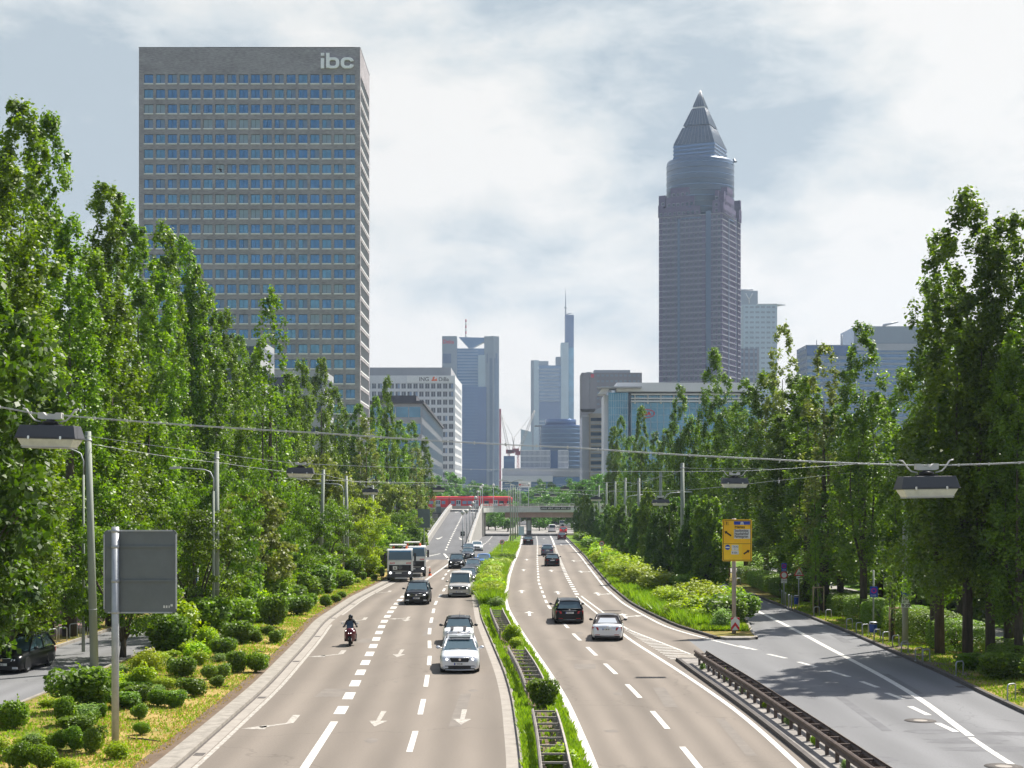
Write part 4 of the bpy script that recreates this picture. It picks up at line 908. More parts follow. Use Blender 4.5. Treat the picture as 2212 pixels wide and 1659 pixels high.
def windows(root, name, lst, mats, M4, dep, variants, sill=0, limit=100, fr=.05, used=None):
    """lst of (a, b, c, d, variant): the first ones as parts of their own sharing meshes, the rest as one part"""
    protos = {}; rest = MB(); cnt_ = 0 if used is None else used[0]
    for (a, b, c, d, v) in lst:
        if cnt_ < limit:
            key = (round(b-a, 3), round(d-c, 3), v)
            if key not in protos:
                mb = MB(); window_mb(mb, 0, b-a, 0, d-c, dep, I4, variants[v], sill, fr=fr); protos[key] = mb.mesh('window', mats)
            o = bpy.data.objects.new(name, protos[key]); COL.objects.link(o); o.parent = root; o.matrix_local = M4 @ Matrix.Translation((a, 0, c)); cnt_ += 1
        else: window_mb(rest, a, b, c, d, dep, M4, variants[v], sill, fr=fr)
    if used is not None: used[0] = cnt_
    if rest.v: o = rest.build(name+'s', mats, root); o['kind'] = 'stuff'

rb = random.Random(3)
# --- brick high-rise with the letters ibc
def bld_ibc():
    Y0 = 350.0; s = Y0/F; W = 478*s; D = 23.0; Ht = PZ(103, Y0)
    root = empty('office_tower', (PX(300, Y0), Y0, 0), 0, 'tall grey-brown brick office tower with the letters ibc', 'office tower')
    xs = [(1.19+2.72*i, 1.19+2.72*i+2.06) for i in range(18)]
    ztop = Ht-57.5*s-.0; zs = [(ztop-2.03-3.437*k, ztop-3.437*k) for k in range(29)]
    mb = MB(); facade(mb, W, 0, Ht, xs, zs, .3)
    Ms = face_m(W, 0, 0, PI/2)
    zs2 = [(ztop-2.45-3.437*k, ztop+.05-3.437*k) for k in range(29)]
    facade(mb, D, 0, Ht, [(1.3, D-1.5)], zs2, .3, 1, Ms)
    mb.add([(0, 0, 0), (0, D, 0), (0, D, Ht), (0, 0, Ht)], [(0, 3, 2, 1)], 0); mb.add([(0, D, 0), (W, D, 0), (W, D, Ht), (0, D, Ht)], [(0, 3, 2, 1)], 0)
    mb.build('wall', ['ibc_stone', 'ibc_stone'], root)
    m2 = MB(); m2.add([(0, 0, Ht-.6), (W, 0, Ht-.6), (W, D, Ht-.6), (0, D, Ht-.6)], [(0, 1, 2, 3)]); m2.build('roof', 'roof_dark', root)
    m2 = MB(); m2.box(-.05, -.05, Ht, W+.05, .3, Ht+.12); m2.box(W-.3, .3, Ht, W+.05, D, Ht+.12); m2.build('parapet_cap', 'roof_dark', root)
    m2 = MB(); m2.box(14.6, 2, Ht-.6, W-1.4, 9, Ht+.75); m2.build('roof_plant', 'frame_dark', root)
    lst = []
    light = {(1, 7): 1, (0, 7): 5, (0, 8): 5, (0, 10): 4, (0, 11): 4, (1, 10): 4, (2, 0): 2, (2, 1): 2, (2, 12): 4, (3, 0): 4, (3, 1): 4, (3, 5): 2, (3, 7): 2, (3, 8): 2, (3, 9): 2, (3, 11): 4, (3, 13): 4, (4, 8): 2, (4, 9): 2, (4, 10): 6, (4, 11): 6, (4, 12): 6, (4, 15): 2, (4, 16): 3, (4, 17): 3,
             (6, 2): 4, (6, 3): 5, (6, 6): 3, (6, 7): 5, (7, 0): 4, (7, 1): 4, (7, 2): 4, (8, 4): 3, (8, 5): 3, (8, 6): 3, (8, 7): 3, (9, 2): 4, (9, 3): 4, (9, 4): 4, (9, 8): 2, (9, 9): 2, (10, 5): 3, (10, 6): 3, (10, 7): 3, (13, 8): 6, (14, 15): 2, (14, 16): 2, (15, 13): 6, (16, 8): 4, (16, 14): 2, (16, 15): 2, (17, 14): 4, (17, 13): 4}
    for k, (c, d) in enumerate(zs):
        for i, (a, b) in enumerate(xs):
            v = light.get((k, i)); 
            if v is None: v = 4 if rb.random() < .05 else (1 if rb.random() < .35 else (6 if rb.random() < .12 else 0))
            lst.append((a, b, c, d, v))
    var = {0: (1, 1), 1: (2, 2), 2: (3, 3), 3: (3, 3), 4: (1, 4), 5: (4, 1), 6: (2, 4)}
    windows(root, 'window', lst, ['frame_dark', 'pane_blue', 'pane_teal', 'pane_blind', 'pane_pale', 'sill'], I4, .28, var, sill=5, limit=100, fr=.07)
    for (c, d) in zs2:
        m3 = MB(); m3.add([Ms @ Vector(p) for p in ((1.3, .28, c), (D-1.5, .28, c), (D-1.5, .28, d), (1.3, .28, d))], [(0, 1, 2, 3)], 1)
        for q in range(9):
            x = 1.3+(D-2.8)*q/8; m3.box(x-.13, .04, c, x+.13, .27, d, 0, Ms)
        m3.box(1.2, -.06, c-.3, D-1.4, .2, c-.003, 2, Ms); m3.build('window_band', ['office_grey', 'pane_dark', 'sill'], root)
    # rounded letters i b c: strokes bent into rings
    x0 = 393.5*s; zb = Ht-45.5*s; xh = 21.5*s; hh = 33*s; t = 7.2*s; dp = .5
    def ring(cx, wd, zb_, h_, t_, open_=False):
        o, i_ = [], []
        def rr(w2, h2, r, n=7):
            p = []
            for (sx_, sz_, a0) in ((1, 1, 0), (-1, 1, 90), (-1, -1, 180), (1, -1, 270)):
                for q in range(n):
                    a = R(a0+90*q/(n-1)); p.append((cx+sx_*(w2-r)+r*math.cos(a), zb_+h_/2+sz_*(h2-r)+r*math.sin(a)))
            return p
        o = rr(wd/2, h_/2, .42*h_); i_ = rr(wd/2-t_*1.02, h_/2-t_*.72, .2*h_); n = len(o); mbr = MB()
        for k in range(n):
            k2 = (k+1) % n
            mx_ = (o[k][0]+o[k2][0])/2; mz_ = (o[k][1]+o[k2][1])/2
            if open_ and mx_ > cx+wd*.44 and abs(mz_-(zb_+h_/2)) < h_*.2: continue
            q = [o[k], o[k2], i_[k2], i_[k]]; vs = [(p[0], -dp-.05, p[1]) for p in q]+[(p[0], -.05, p[1]) for p in q]
            mbr.add(vs, [(0, 1, 2, 3), (0, 4, 5, 1), (1, 5, 6, 2), (2, 6, 7, 3), (3, 7, 4, 0)])
        return mbr
    mbi = MB(); mbi.box(x0, -dp-.05, zb, x0+t*1.02, -.05, zb+xh*1.0); mbi.box(x0, -dp-.05, zb+hh*.82, x0+t*1.02, -.05, zb+hh); mbi.build('letter', 'letter_white', root)
    xb = x0+t*1.6; wb = 28.5*s; r = ring(xb+wb/2, wb, zb, xh*1.08, t); r.box(xb, -dp-.1, zb+.1, xb+t, -.04, zb+hh); r.build('letter', 'letter_white', root)
    xc = xb+wb+t*.4; wc = 28.5*s; r = ring(xc+wc/2, wc, zb, xh*1.08, t, True); r.build('letter', 'letter_white', root)
bld_ibc()

def corner_m(a, b):
    """matrix of a facade running from ground point a to ground point b, outside to its right-hand side seen from above (towards the viewer)"""
    d = Vector((b[0]-a[0], b[1]-a[1], 0)); return Matrix.Translation((a[0], a[1], 0)) @ Matrix.Rotation(math.atan2(d.y, d.x), 4, 'Z'), d.length
# --- white office block with rows of windows
def bld_white():
    Y0 = 760.0; s = Y0/F; xl, xr = PX(762, Y0), PX(983, Y0); W = xr-xl; Ht = PZ(811, Y0)
    root = empty('office_block', (xl, Y0, 0), 0, 'white office block with the letters ING DiBa under its roof', 'office block')
    pit = 12.8*s; pz = 17.45*s
    xs = []; x = W-.9
    while x-9.6*s > 1: xs.append((x-9.6*s, x)); x -= pit
    xs = xs[::-1]
    zt = Ht-17*s; zs = [(zt-11.6*s-pz*k, zt-pz*k) for k in range(14)]
    mb = MB(); facade(mb, W, 0, Ht, xs, zs, .4); D = 60
    d2 = (PX(998, Y0+D)-xl, D); Ms, Lw = corner_m((W, 0), d2)
    xs2 = [(1.5+5*i, 1.5+5*i+3.2) for i in range(11)]
    facade(mb, Lw, 0, Ht, xs2, zs, .4, 0, Ms)
    mb.add([(0, 0, 0), (0, D, 0), (0, D, Ht), (0, 0, Ht)], [(0, 3, 2, 1)])
    mb.build('wall', 'office_white', root)
    m = MB(); m.add([(0, 0, Ht-.3), (W, 0, Ht-.3), (d2[0], D, Ht-.3), (0, D, Ht-.3)], [(0, 1, 2, 3)]); m.build('roof', 'roof_dark', root)
    m = MB(); m.prism([(2, 4), (W-2.2, 4), (d2[0]-3, D-3), (2, D-3)], Ht-.3, Ht+4.3, 0); m.build('roof_storey', 'office_grey', root)
    m = MB(); zf = PZ(827, Y0); m.box(W-26.5*.9, -.16, zf+.15, W-.15, -.005, Ht-.1); m.build('sign_panel', 'white', root)
    xx = PX(905, Y0)-xl
    text('ING', 12.4*s*1.02, 'sign_black', root, 'sign_letters', (xx, -.2, zf+.85), bold=.02, sx=.98)
    text('DiBa', 12.0*s, 'sign_black', root, 'sign_letters', (PX(947.3, Y0)-xl, -.2, zf+.85), bold=.02, sx=.95)
    m = MB(); cx = PX(938.5, Y0)-xl; cz = zf+.95     # lion emblem: lying body, raised head with mane, tail
    for (dx, dz, rx, rz_) in ((-.7, .35, .85, .42), (.45, .45, .75, .5), (-.55, 1.2, .42, .5), (-.25, 1.75, .5, .42), (.9, .28, .55, .26), (1.05, 1.0, .18, .55)):
        pts = [(cx+dx*1.0+rx*math.cos(2*PI*k/14), cz+dz+rz_*math.sin(2*PI*k/14)) for k in range(14)]
        m.add([(p[0], -.22-.004*dx, p[1]) for p in pts]+[(p[0], -.165, p[1]) for p in pts], [tuple(range(14))]+[(k, 14+k, 14+(k+1) % 14, (k+1) % 14) for k in range(14)])
    m.build('emblem', 'orange', root)
    used = [0]; lst = [(a, b, c, d, (0 if rb.random() < .8 else 1)) for (c, d) in zs for (a, b) in reversed(xs)]
    windows(root, 'window', lst[:], ['office_grey', 'pane_office', 'pane_pale'], I4, .38, {0: (1, 1), 1: (1, 2)}, limit=88, fr=.22, used=used)
    lst = [(a, b, c, d, 0) for (c, d) in zs for (a, b) in xs2]
    used = [88]; m_ = MB()
    for (a, b, c, d, v) in lst: window_mb(m_, a, b, c, d, .38, Ms, (1, 1), fr=.15)
    o = m_.build('side_windows', ['office_grey', 'pane_pale'], root); o['kind'] = 'stuff'
bld_white()

def ribbon_block(name, poly, z0, z1, floors, mats, label, cat, group=None, band=.5, cols=0, root_loc=None, topz=None, band0=0, proud=.06, colw=.3, capmat='roof_dark', proudcol=None):
    """office volume over a ground polygon (world coords, anticlockwise from front left): wall core, one window band per floor and face"""
    ox, oy = poly[0]; loc = [(p[0]-ox, p[1]-oy) for p in poly]
    root = root_loc or empty(name, (ox, oy, 0), 0, label, cat, group)
    if root_loc: ox, oy = root_loc.location.x, root_loc.location.y; loc = [(p[0]-ox, p[1]-oy) for p in poly]
    mb = MB(); mb.prism(loc, z0, z1, 1, mside=0); mb.build('wall', [mats[0], capmat], root)
    fh = (z1-z0)/max(1, floors)
    n = len(loc)
    for k in range(band0, floors):
        m = MB()
        for i in range(n):
            a, b = loc[i], loc[(i+1) % n]; Mx, Lx = corner_m(a, b)
            if (Mx.to_3x3() @ Vector((0, -1, 0))).y > .35: continue
            m.box(.4 if Lx > 3 else .1, -proud, z0+fh*(k+.5-band/2), Lx-(.4 if Lx > 3 else .1), -.004, z0+fh*(k+.5+band/2), 0, Mx)
        if m.v: m.build('window_band', mats[1], root)
    if cols:
        m = MB()
        for i in range(n):
            a, b = loc[i], loc[(i+1) % n]; Mx, Lx = corner_m(a, b)
            if (Mx.to_3x3() @ Vector((0, -1, 0))).y > .35: continue
            q = max(1, int(Lx/cols))
            for j in range(q+1):
                x = min(max(Lx*j/q, colw/2+.1), Lx-colw/2-.1); m.box(x-colw/2, -proud-(proudcol or .12), z0+.02, x+colw/2, -proud-.003, z1-.02, 0, Mx)
        if m.v:
            o = m.build('mullions', mats[2] if len(mats) > 2 else mats[0], root); o['kind'] = 'stuff'
    return root
def rect(x0, x1, Y, D, xr2=None):
    """footprint whose front spans x0..x1 of the photo at distance Y"""
    a, b = PX(x0, Y), PX(x1, Y); c = b if xr2 is None else PX(xr2, Y+D)
    return [(a, Y), (b, Y), (c, Y+D), (a, Y+D)]
# glass office in front of the white block, running back along the road
Yg = 540.0; cxg = PX(911, Yg)
poly = [(PX(770, Yg), Yg), (cxg, Yg), (PX(956, 735), 735), (PX(800, 735), 735)]
r = ribbon_block('office_block', poly, 0, PZ(872, Yg), 7, ['office_grey', 'teal_glass', 'mullion'], 'low glass office with flat black roof before the white block', 'office block', band=.62, cols=4)
m = MB(); m.prism([(p[0]-poly[0][0]+(.8 if i in (1, 2) else 0), p[1]-poly[0][1]-(.8 if i < 2 else 0)) for i, p in enumerate(poly)], PZ(872, Yg), PZ(866, Yg)); m.build('roof', 'roof_dark', r)
m = MB(); m.box(PX(812, Yg)-poly[0][0], 3, PZ(866, Yg), PX(898, Yg)-poly[0][0], 22, PZ(853, Yg)); m.build('roof_plant', 'roof_dark', r)
# stepped pale housing block peeping out behind the poplars
r = ribbon_block('apartment_block', rect(470, 562, 235, 14), 0, PZ(734, 235), 9, ['office_grey', 'pane_dark'], 'pale stepped housing block glimpsed between the poplars and the sparse tree', 'apartment block', band=.45)
ribbon_block('apartment_block', rect(562, 700, 262, 14), 0, PZ(800, 262), 7, ['office_grey', 'pane_dark'], '', '', band=.45, root_loc=r)

# --- twin-shaft tower with the triangular crown (right of the white block)
def bld_twin():
    Y = 1665.0; s = Y/F; x0 = PX(955, Y); X = lambda x: PX(x, Y)-x0
    root = empty('skyscraper', (x0, Y, 0), 0, 'blue-grey twin-shaft skyscraper with triangular crown and red and white mast', 'skyscraper')
    m = MB(); m.box(0, 0, 0, X(987), 16, PZ(726, Y)); m.build('shaft', 'tower_grey', root)
    m = MB(); m.prism([(X(1046), -2), (X(1066), -6), (X(1078), 0), (X(1078), 20), (X(1046), 20)], 0, PZ(727, Y)); m.build('shaft', 'tower_grey', root)
    m = MB(); m.box(X(984), 3, 0, X(1052), 26, PZ(752, Y)); m.build('glass_body', 'tower_blue', root)
    m = MB(); m.box(X(987)+.1, -3.5, 0, X(1051), 3-.01, PZ(836, Y)); m.build('glass_bay', 'tower_deep', root)
    m = MB(); m.box(X(1033), -2.5, PZ(836, Y)+.01, X(1050.5), 2.9, PZ(767, Y)); m.build('glass_bay', 'tower_pale', root)
    m = MB(); a = [(X(991), PZ(728, Y)), (X(1045.9), PZ(729, Y)), (X(1045.9), PZ(738, Y)), (X(1021), PZ(751, Y)), (X(1012), PZ(751, Y))]
    m.add([(p[0], 1, p[1]) for p in a]+[(p[0], 14, p[1]) for p in a], [(4, 3, 2, 1, 0), (5, 6, 7, 8, 9)]+[(k, (k+1) % 5, 5+(k+1) % 5, 5+k) for k in range(5)]); m.build('crown', 'tower_blue', root)
    for k in range(44):
        m = MB(); z = PZ(752, Y)-3.3*(k+1)
        m.box(X(988), 2.93 if z > PZ(836, Y) else -3.6, z, X(1032.5), 2.99 if z > PZ(836, Y) else -3.51, z+.9); m.build('floor_band', 'tower_grey' if z > PZ(836, Y) else 'tower_blue', root)
    for (xa, xb, yf, z1) in ((957, 975, -.05, 768), (1052, 1075, -3.0, 770)):
        m = MB()
        for k in range(12):
            xx = X(xa+(xb-xa)*k/12); m.box(xx, yf-.6, PZ(785, Y), xx+.5, yf, PZ(768, Y)+2)
        m.build('louvre', 'tower_deep', root)
    m = MB()
    for k in range(9): m.box(X(1058)+k*1.1, -6.9+k*.4, 0, X(1058)+k*1.1+.45, -4.0, PZ(775, Y))
    m.build('mullions', 'tower_blue', root)['kind'] = 'stuff'
    m = MB()
    for k in range(6):
        m.cyl((X(1006), 8, PZ(727, Y)+3.3*k), (X(1006), 8, PZ(727, Y)+3.3*(k+1)), .75, 8, k % 2)
    m.build('mast', ['crane_pale', 'crane_red'], root)
    text('Deka', 6.0, 'sign_red', root, 'sign_letters', (X(956.5), -.3, PZ(742, Y)), bold=.1, sx=.95)
bld_twin()
m = MB(); Yq = 1800; m.box(0, 0, 0, PX(1082.5, Yq)-PX(1074, Yq), 20, PZ(883, Yq)); m.box(.01, -.3, 5, 1.5, -.01, PZ(886, Yq)); o = m.build('skyscraper', 'crane_red', None, (PX(1074, Yq), Yq, 0)); tag(o, 'narrow reddish slab tower just behind the right edge of the twin-shaft skyscraper', 'skyscraper')

# --- tallest bank tower with antenna
def bld_cb():
    Y = 2160.0; x0 = PX(1147, Y); X = lambda x: PX(x, Y)-x0; Z = lambda y: PZ(y, Y)
    root = empty('skyscraper', (x0, Y, 0), 0, 'tallest distant skyscraper stepped up to the right with a thin antenna', 'skyscraper')
    for (a, b, y0, y1, top, mat, nm) in ((1147, 1153, 2, 30, 778, 'tower_grey', 'shaft'), (1153, 1164, 0, 30, 778, 'tower_pale', 'shaft'), (1164, 1214, 3, 30, 789, 'tower_blue', 'glass_body'), (1164, 1185, 6, 28, 779, 'tower_grey', 'roof_storey'), (1212, 1228, 0, 34, 740, 'tower_pale', 'shaft'), (1228, 1240, 5, 34, 750, 'teal_glass', 'shaft'), (1221, 1240, 6, 34, 679, 'tower_deep', 'core'), (1201, 1212, 12, 30, 769, 'tower_grey', 'roof_storey')):
        m = MB(); m.box(X(a), y0, 0, X(b)-.02, y1, Z(top)); m.build(nm, mat, root)
    for k in range(36):
        z = Z(792)-4.9*(k+1)
        m = MB(); m.box(X(1165), 2.2, z, X(1213)-3, 2.95, z+2.3 if not (10 <= k <= 14) else z+4.6); m.build('window_band', 'tower_deep' if 10 <= k <= 14 else 'tower_grey', root)
    m = MB(); m.tube([(X(1222.3), 10, Z(679)), (X(1222.3), 10, Z(655)), (X(1222.3), 10, Z(618))], [1.3, .9, .35], 6); m.cyl((X(1222.3), 10, Z(664)), (X(1222.3), 10, Z(661)), 2.0, 8); m.build('antenna', 'steel', root)
    m = MB(); m.tube([(X(1224), 10, Z(678)), (X(1232), 10, Z(675)), (X(1238), 10, Z(673))], .7, 5); m.build('roof_crane', 'steel', root)
bld_cb()
# dark blue round tower in front of it
def bld_drum():
    Y = 1300.0; s = Y/F; root = empty('skyscraper', (PX(1212.5, Y), Y+20, 0), 0, 'dark blue round-fronted office tower with a drum on its roof', 'skyscraper')
    Z = lambda y: PZ(y, Y)
    m = MB(); m.lathe([(46*s, 0), (46*s, Z(920)), (46.5*s, Z(917))], 40); m.build('wall', 'tower_deep', root)
    m = MB(); m.lathe([(34.5*s, Z(917)), (34.5*s, Z(904)), (33*s, Z(903.5))], 36); m.build('roof_drum', 'tower_deep', root)
    for k in range(12):
        m = MB(); z = Z(925)-3.9*k; m.lathe([(46.3*s, z-1.0), (46.3*s, z)], 40, 0); m.build('floor_band', 'tower_blue', root)
    m = MB(); m.box(-57*s, -8, Z(919), -20*s, 4, Z(917.4)); m.build('roof_blade', 'roof_dark', root)
bld_drum()
# pale sail tower
m = MB(); Yq = 1500; X0 = PX(1125, Yq); m.add([(0, 0, 0), (PX(1149, Yq)-X0, 0, 0), (PX(1149, Yq)-X0, 0, PZ(933, Yq)), (0, 0, PZ(927, Yq)), (3, 25, 0), (PX(1149, Yq)-X0, 25, 0), (PX(1149, Yq)-X0, 25, PZ(933, Yq)), (3, 25, PZ(927, Yq))], [(0, 1, 2, 3), (1, 5, 6, 2), (3, 2, 6, 7), (0, 3, 7, 4), (4, 7, 6, 5)])
for k in range(12): m.box(.2, -.2, 8+4.3*k, PX(1149, Yq)-X0-.2, -.02, 8.6+4.3*k)
o = m.build('office_tower', 'tower_pale', None, (X0, Yq, 0)); tag(o, 'small pale glass tower with a slanted top beside the leaning crane', 'office tower')
# white framed block with slatted front and long podium
def bld_frame():
    Y = 1000.0; s = Y/F; x0 = PX(1125, Y); X = lambda x: PX(x, Y)-x0; Z = lambda y: PZ(y, Y)
    root = empty('office_block', (x0, Y, 0), 0, 'low office block behind the trees with white vertical frames and a long pale podium', 'office block')
    m = MB(); m.box(0, .6, Z(1012), X(1227), 25, Z(974)); m.build('glass_body', 'tower_deep', root)
    for (a, b) in ((1125, 1168), (1169, 1188), (1206, 1227)):
        m = MB(); n = int((b-a)/2.6)
        for k in range(n+1): xx = X(a+(b-a)*k/n); m.box(xx-.22, 0, Z(1011), xx+.22, .59, Z(973.5))
        for y in (973, 985, 998, 1010.5): m.box(X(a)-.2, -.06, Z(y)-.35, X(b)+.2, -.003, Z(y)+.35)
        m.build('frame', 'office_white', root)
    m = MB(); m.box(X(1085), -6, 0, X(1270), 30, Z(1030)-.1); m.build('glass_podium', 'tower_blue', root)
    m = MB(); m.box(X(1085), -7, Z(1030), X(1263), 30, Z(1012)-.05); m.build('podium', 'office_grey', root)
    m = MB(); m.box(X(1085), -12, Z(1041), X(1193), -6.1, Z(1028)); m.build('canopy', 'office_white', root)
bld_frame()
# grey-brown ribbed slab
Yq = 1100
r = ribbon_block('office_tower', rect(1258, 1385, Yq, 30), 0, PZ(805, Yq), 24, ['tower_brown', 'tower_grey', 'tower_brown'], 'grey-brown ribbed high-rise with roof machinery left of the pyramid tower', 'office tower', band=.35, cols=3.2, colw=1.2, proudcol=.5)
m = MB(); X0 = PX(1258, Yq); m.box(PX(1284, Yq)-X0, 3, PZ(805, Yq), PX(1362, Yq)-X0, 20, PZ(798.5, Yq)); m.box(PX(1267, Yq)-X0, 5, PZ(805, Yq), PX(1278, Yq)-X0, 12, PZ(802.5, Yq)); m.build('roof_plant', 'office_grey', r)
m = MB(); m.box(1.2, -.9, 2, PX(1273, Yq)-X0, -.2, PZ(806, Yq)); m.box(PX(1274, Yq)-X0, -.9, 2, PX(1289, Yq)-X0, -.2, PZ(806, Yq)); m.build('blank_bay', 'tower_brown', r)
m = MB(); m.box(PX(1276, Yq)-X0, -1.0, PZ(816, Yq), PX(1283, Yq)-X0, -.92, PZ(808, Yq)); m.build('sign_panel', 'sign_red', r)
# brown and white balconied block
def bld_beige():
    Y = 560.0; s = Y/F; x0 = PX(1258, Y); X = lambda x: PX(x, Y)-x0; Z = lambda y: PZ(y, Y)
    root = empty('office_block', (x0, Y, 0), 0, 'beige stone office block with thin disc roof left of the teal building', 'office block')
    m = MB(); m.box(X(1273), 0, 0, X(1303), 25, Z(893)); m.build('wall', 'beige', root)
    m = MB(); m.box(0, 1.5, 0, X(1272.8), 22, Z(900)); m.build('glass_body', 'pane_office', root)
    m = MB()
    for k in range(6): m.box(X(1259+2.4*k), 1.0, 0, X(1259+2.4*k)+.16, 1.49, Z(897))
    m.build('fins', 'office_white', root)
    for k in range(9):
        m = MB(); z = Z(915)-k*2.65; m.box(X(1276), -.5, z, X(1303), -.003, z+.3); m.build('ledge', 'office_grey', root)
        m = MB(); m.box(X(1276), -.06, z+.9, X(1300), -.003, z+2.1); m.build('window_band', 'pane_office' if k % 2 else 'pane_dark', root)
    m = MB(); m.prism([(X(1253)+0, -2), (X(1285), -3.5), (X(1287), 12), (X(1262), 14)], Z(886), Z(884)); m.build('roof_disc', 'roof_dark', root)
    m = MB(); m.add([(X(1279), 0, Z(893)), (X(1306), 0, Z(893)), (X(1306), 0, Z(876)), (X(1290), 0, Z(884)), (X(1279), 12, Z(893)), (X(1306), 12, Z(893)), (X(1306), 12, Z(876)), (X(1290), 12, Z(884))], [(0, 1, 2, 3), (1, 5, 6, 2), (3, 2, 6, 7), (0, 3, 7, 4), (4, 7, 6, 5)]); m.build('roof_storey', 'office_grey', root)
bld_beige()
# --- teal glass building with the oval emblem
def bld_kia():
    Y = 500.0; s = Y/F; x0 = PX(1314, Y); X = lambda x: PX(x, Y)-x0; Z = lambda y: PZ(y, Y)
    root = empty('office_block', (x0, Y, 0), 0, 'teal glass office building with pale flat roof and red oval emblem', 'office block')
    m = MB(); m.box(0, 0, 0, X(1357), 20, Z(848)); m.build('glass_body', 'teal_glass', root)
    m = MB(); m.box(X(1363), 1, 0, X(1640), 24, Z(851)); m.build('glass_body', 'teal_glass', root)
    m = MB(); m.box(X(1357)+.01, 4, 0, X(1363)-.01, 20, Z(850)); m.build('recess', 'pane_dark', root)
    m = MB(); m.box(-1.3, 2, 0, -.02, 16, Z(853)); m.build('wall', 'office_white', root)
    m = MB()
    for k in range(16):
        z = Z(851)-2.3*(k+1); m.box(X(1315), -.12, z, X(1356.8), -.003, z+.1); m.box(X(1363.2), .88, z, X(1640), .997, z+.1)
    for k in range(9): xx = X(1315+5*k); m.box(xx, -.1, 2, xx+.1, -.004, Z(850))
    for k in range(20): xx = X(1364+14*k); m.box(xx, .9, 2, xx+.14, .996, Z(852))
    m.build('mullions', 'mullion', root)['kind'] = 'stuff'
    for y in (852, 861, 867):
        m = MB(); m.box(X(1363), -1.2, Z(y)-.22, X(1640), .85, Z(y)+.22); m.build('sun_louvre', 'office_white', root)
    m = MB()
    for k in range(10): m = MB(); m.box(X(1370+28*k), .3, Z(872), X(1370+28*k)+.6, .86, Z(851)); m.build('column', 'office_white', root)
    m = MB(); m.prism([(X(1331), -3), (X(1640), -3), (X(1640), 24), (X(1331), 24)], Z(847), Z(828)); m.build('roof_storey', 'office_white', root)
    m = MB(); m.prism([(X(1288), -4), (X(1296), -6.5), (X(1383), -7), (X(1383), 2), (X(1300), 8)], Z(840.5), Z(838)); m.build('canopy', 'office_grey', root)
    m = MB(); m.add([(X(1291), -4, Z(853)), (X(1308), -4, Z(853)), (X(1315), -3, Z(841)), (X(1299), -4, Z(841)), (X(1291), 4, Z(853)), (X(1308), 4, Z(853)), (X(1315), 4, Z(841)), (X(1299), 4, Z(841))], [(0, 1, 2, 3), (1, 5, 6, 2), (0, 3, 7, 4), (3, 2, 6, 7), (0, 4, 5, 1)]); m.build('canopy_brace', 'office_white', root)
    cx, cz = X(1397.5), Z(893); rx, rz_ = 17.5*s, 9.3*s; n = 32; m = MB()
    for k in range(n):
        a, b = 2*PI*k/n, 2*PI*(k+1)/n
        q = [(cx+rx*math.cos(a), .55, cz+rz_*math.sin(a)), (cx+rx*math.cos(b), .55, cz+rz_*math.sin(b)), (cx+rx*.9*math.cos(b), .55, cz+rz_*.84*math.sin(b)), (cx+rx*.9*math.cos(a), .55, cz+rz_*.84*math.sin(a))]
        m.add(q+[(p[0], .88, p[2]) for p in q], [(0, 3, 2, 1), (0, 1, 5, 4), (2, 3, 7, 6)])
    m.build('emblem_ring', 'sign_red', root)
    text('KIA', 10.5*s, 'sign_red', root, 'emblem_letters', (cx-10.6*s, .6, cz-3.7*s), bold=.08, sx=1.18)
bld_kia()

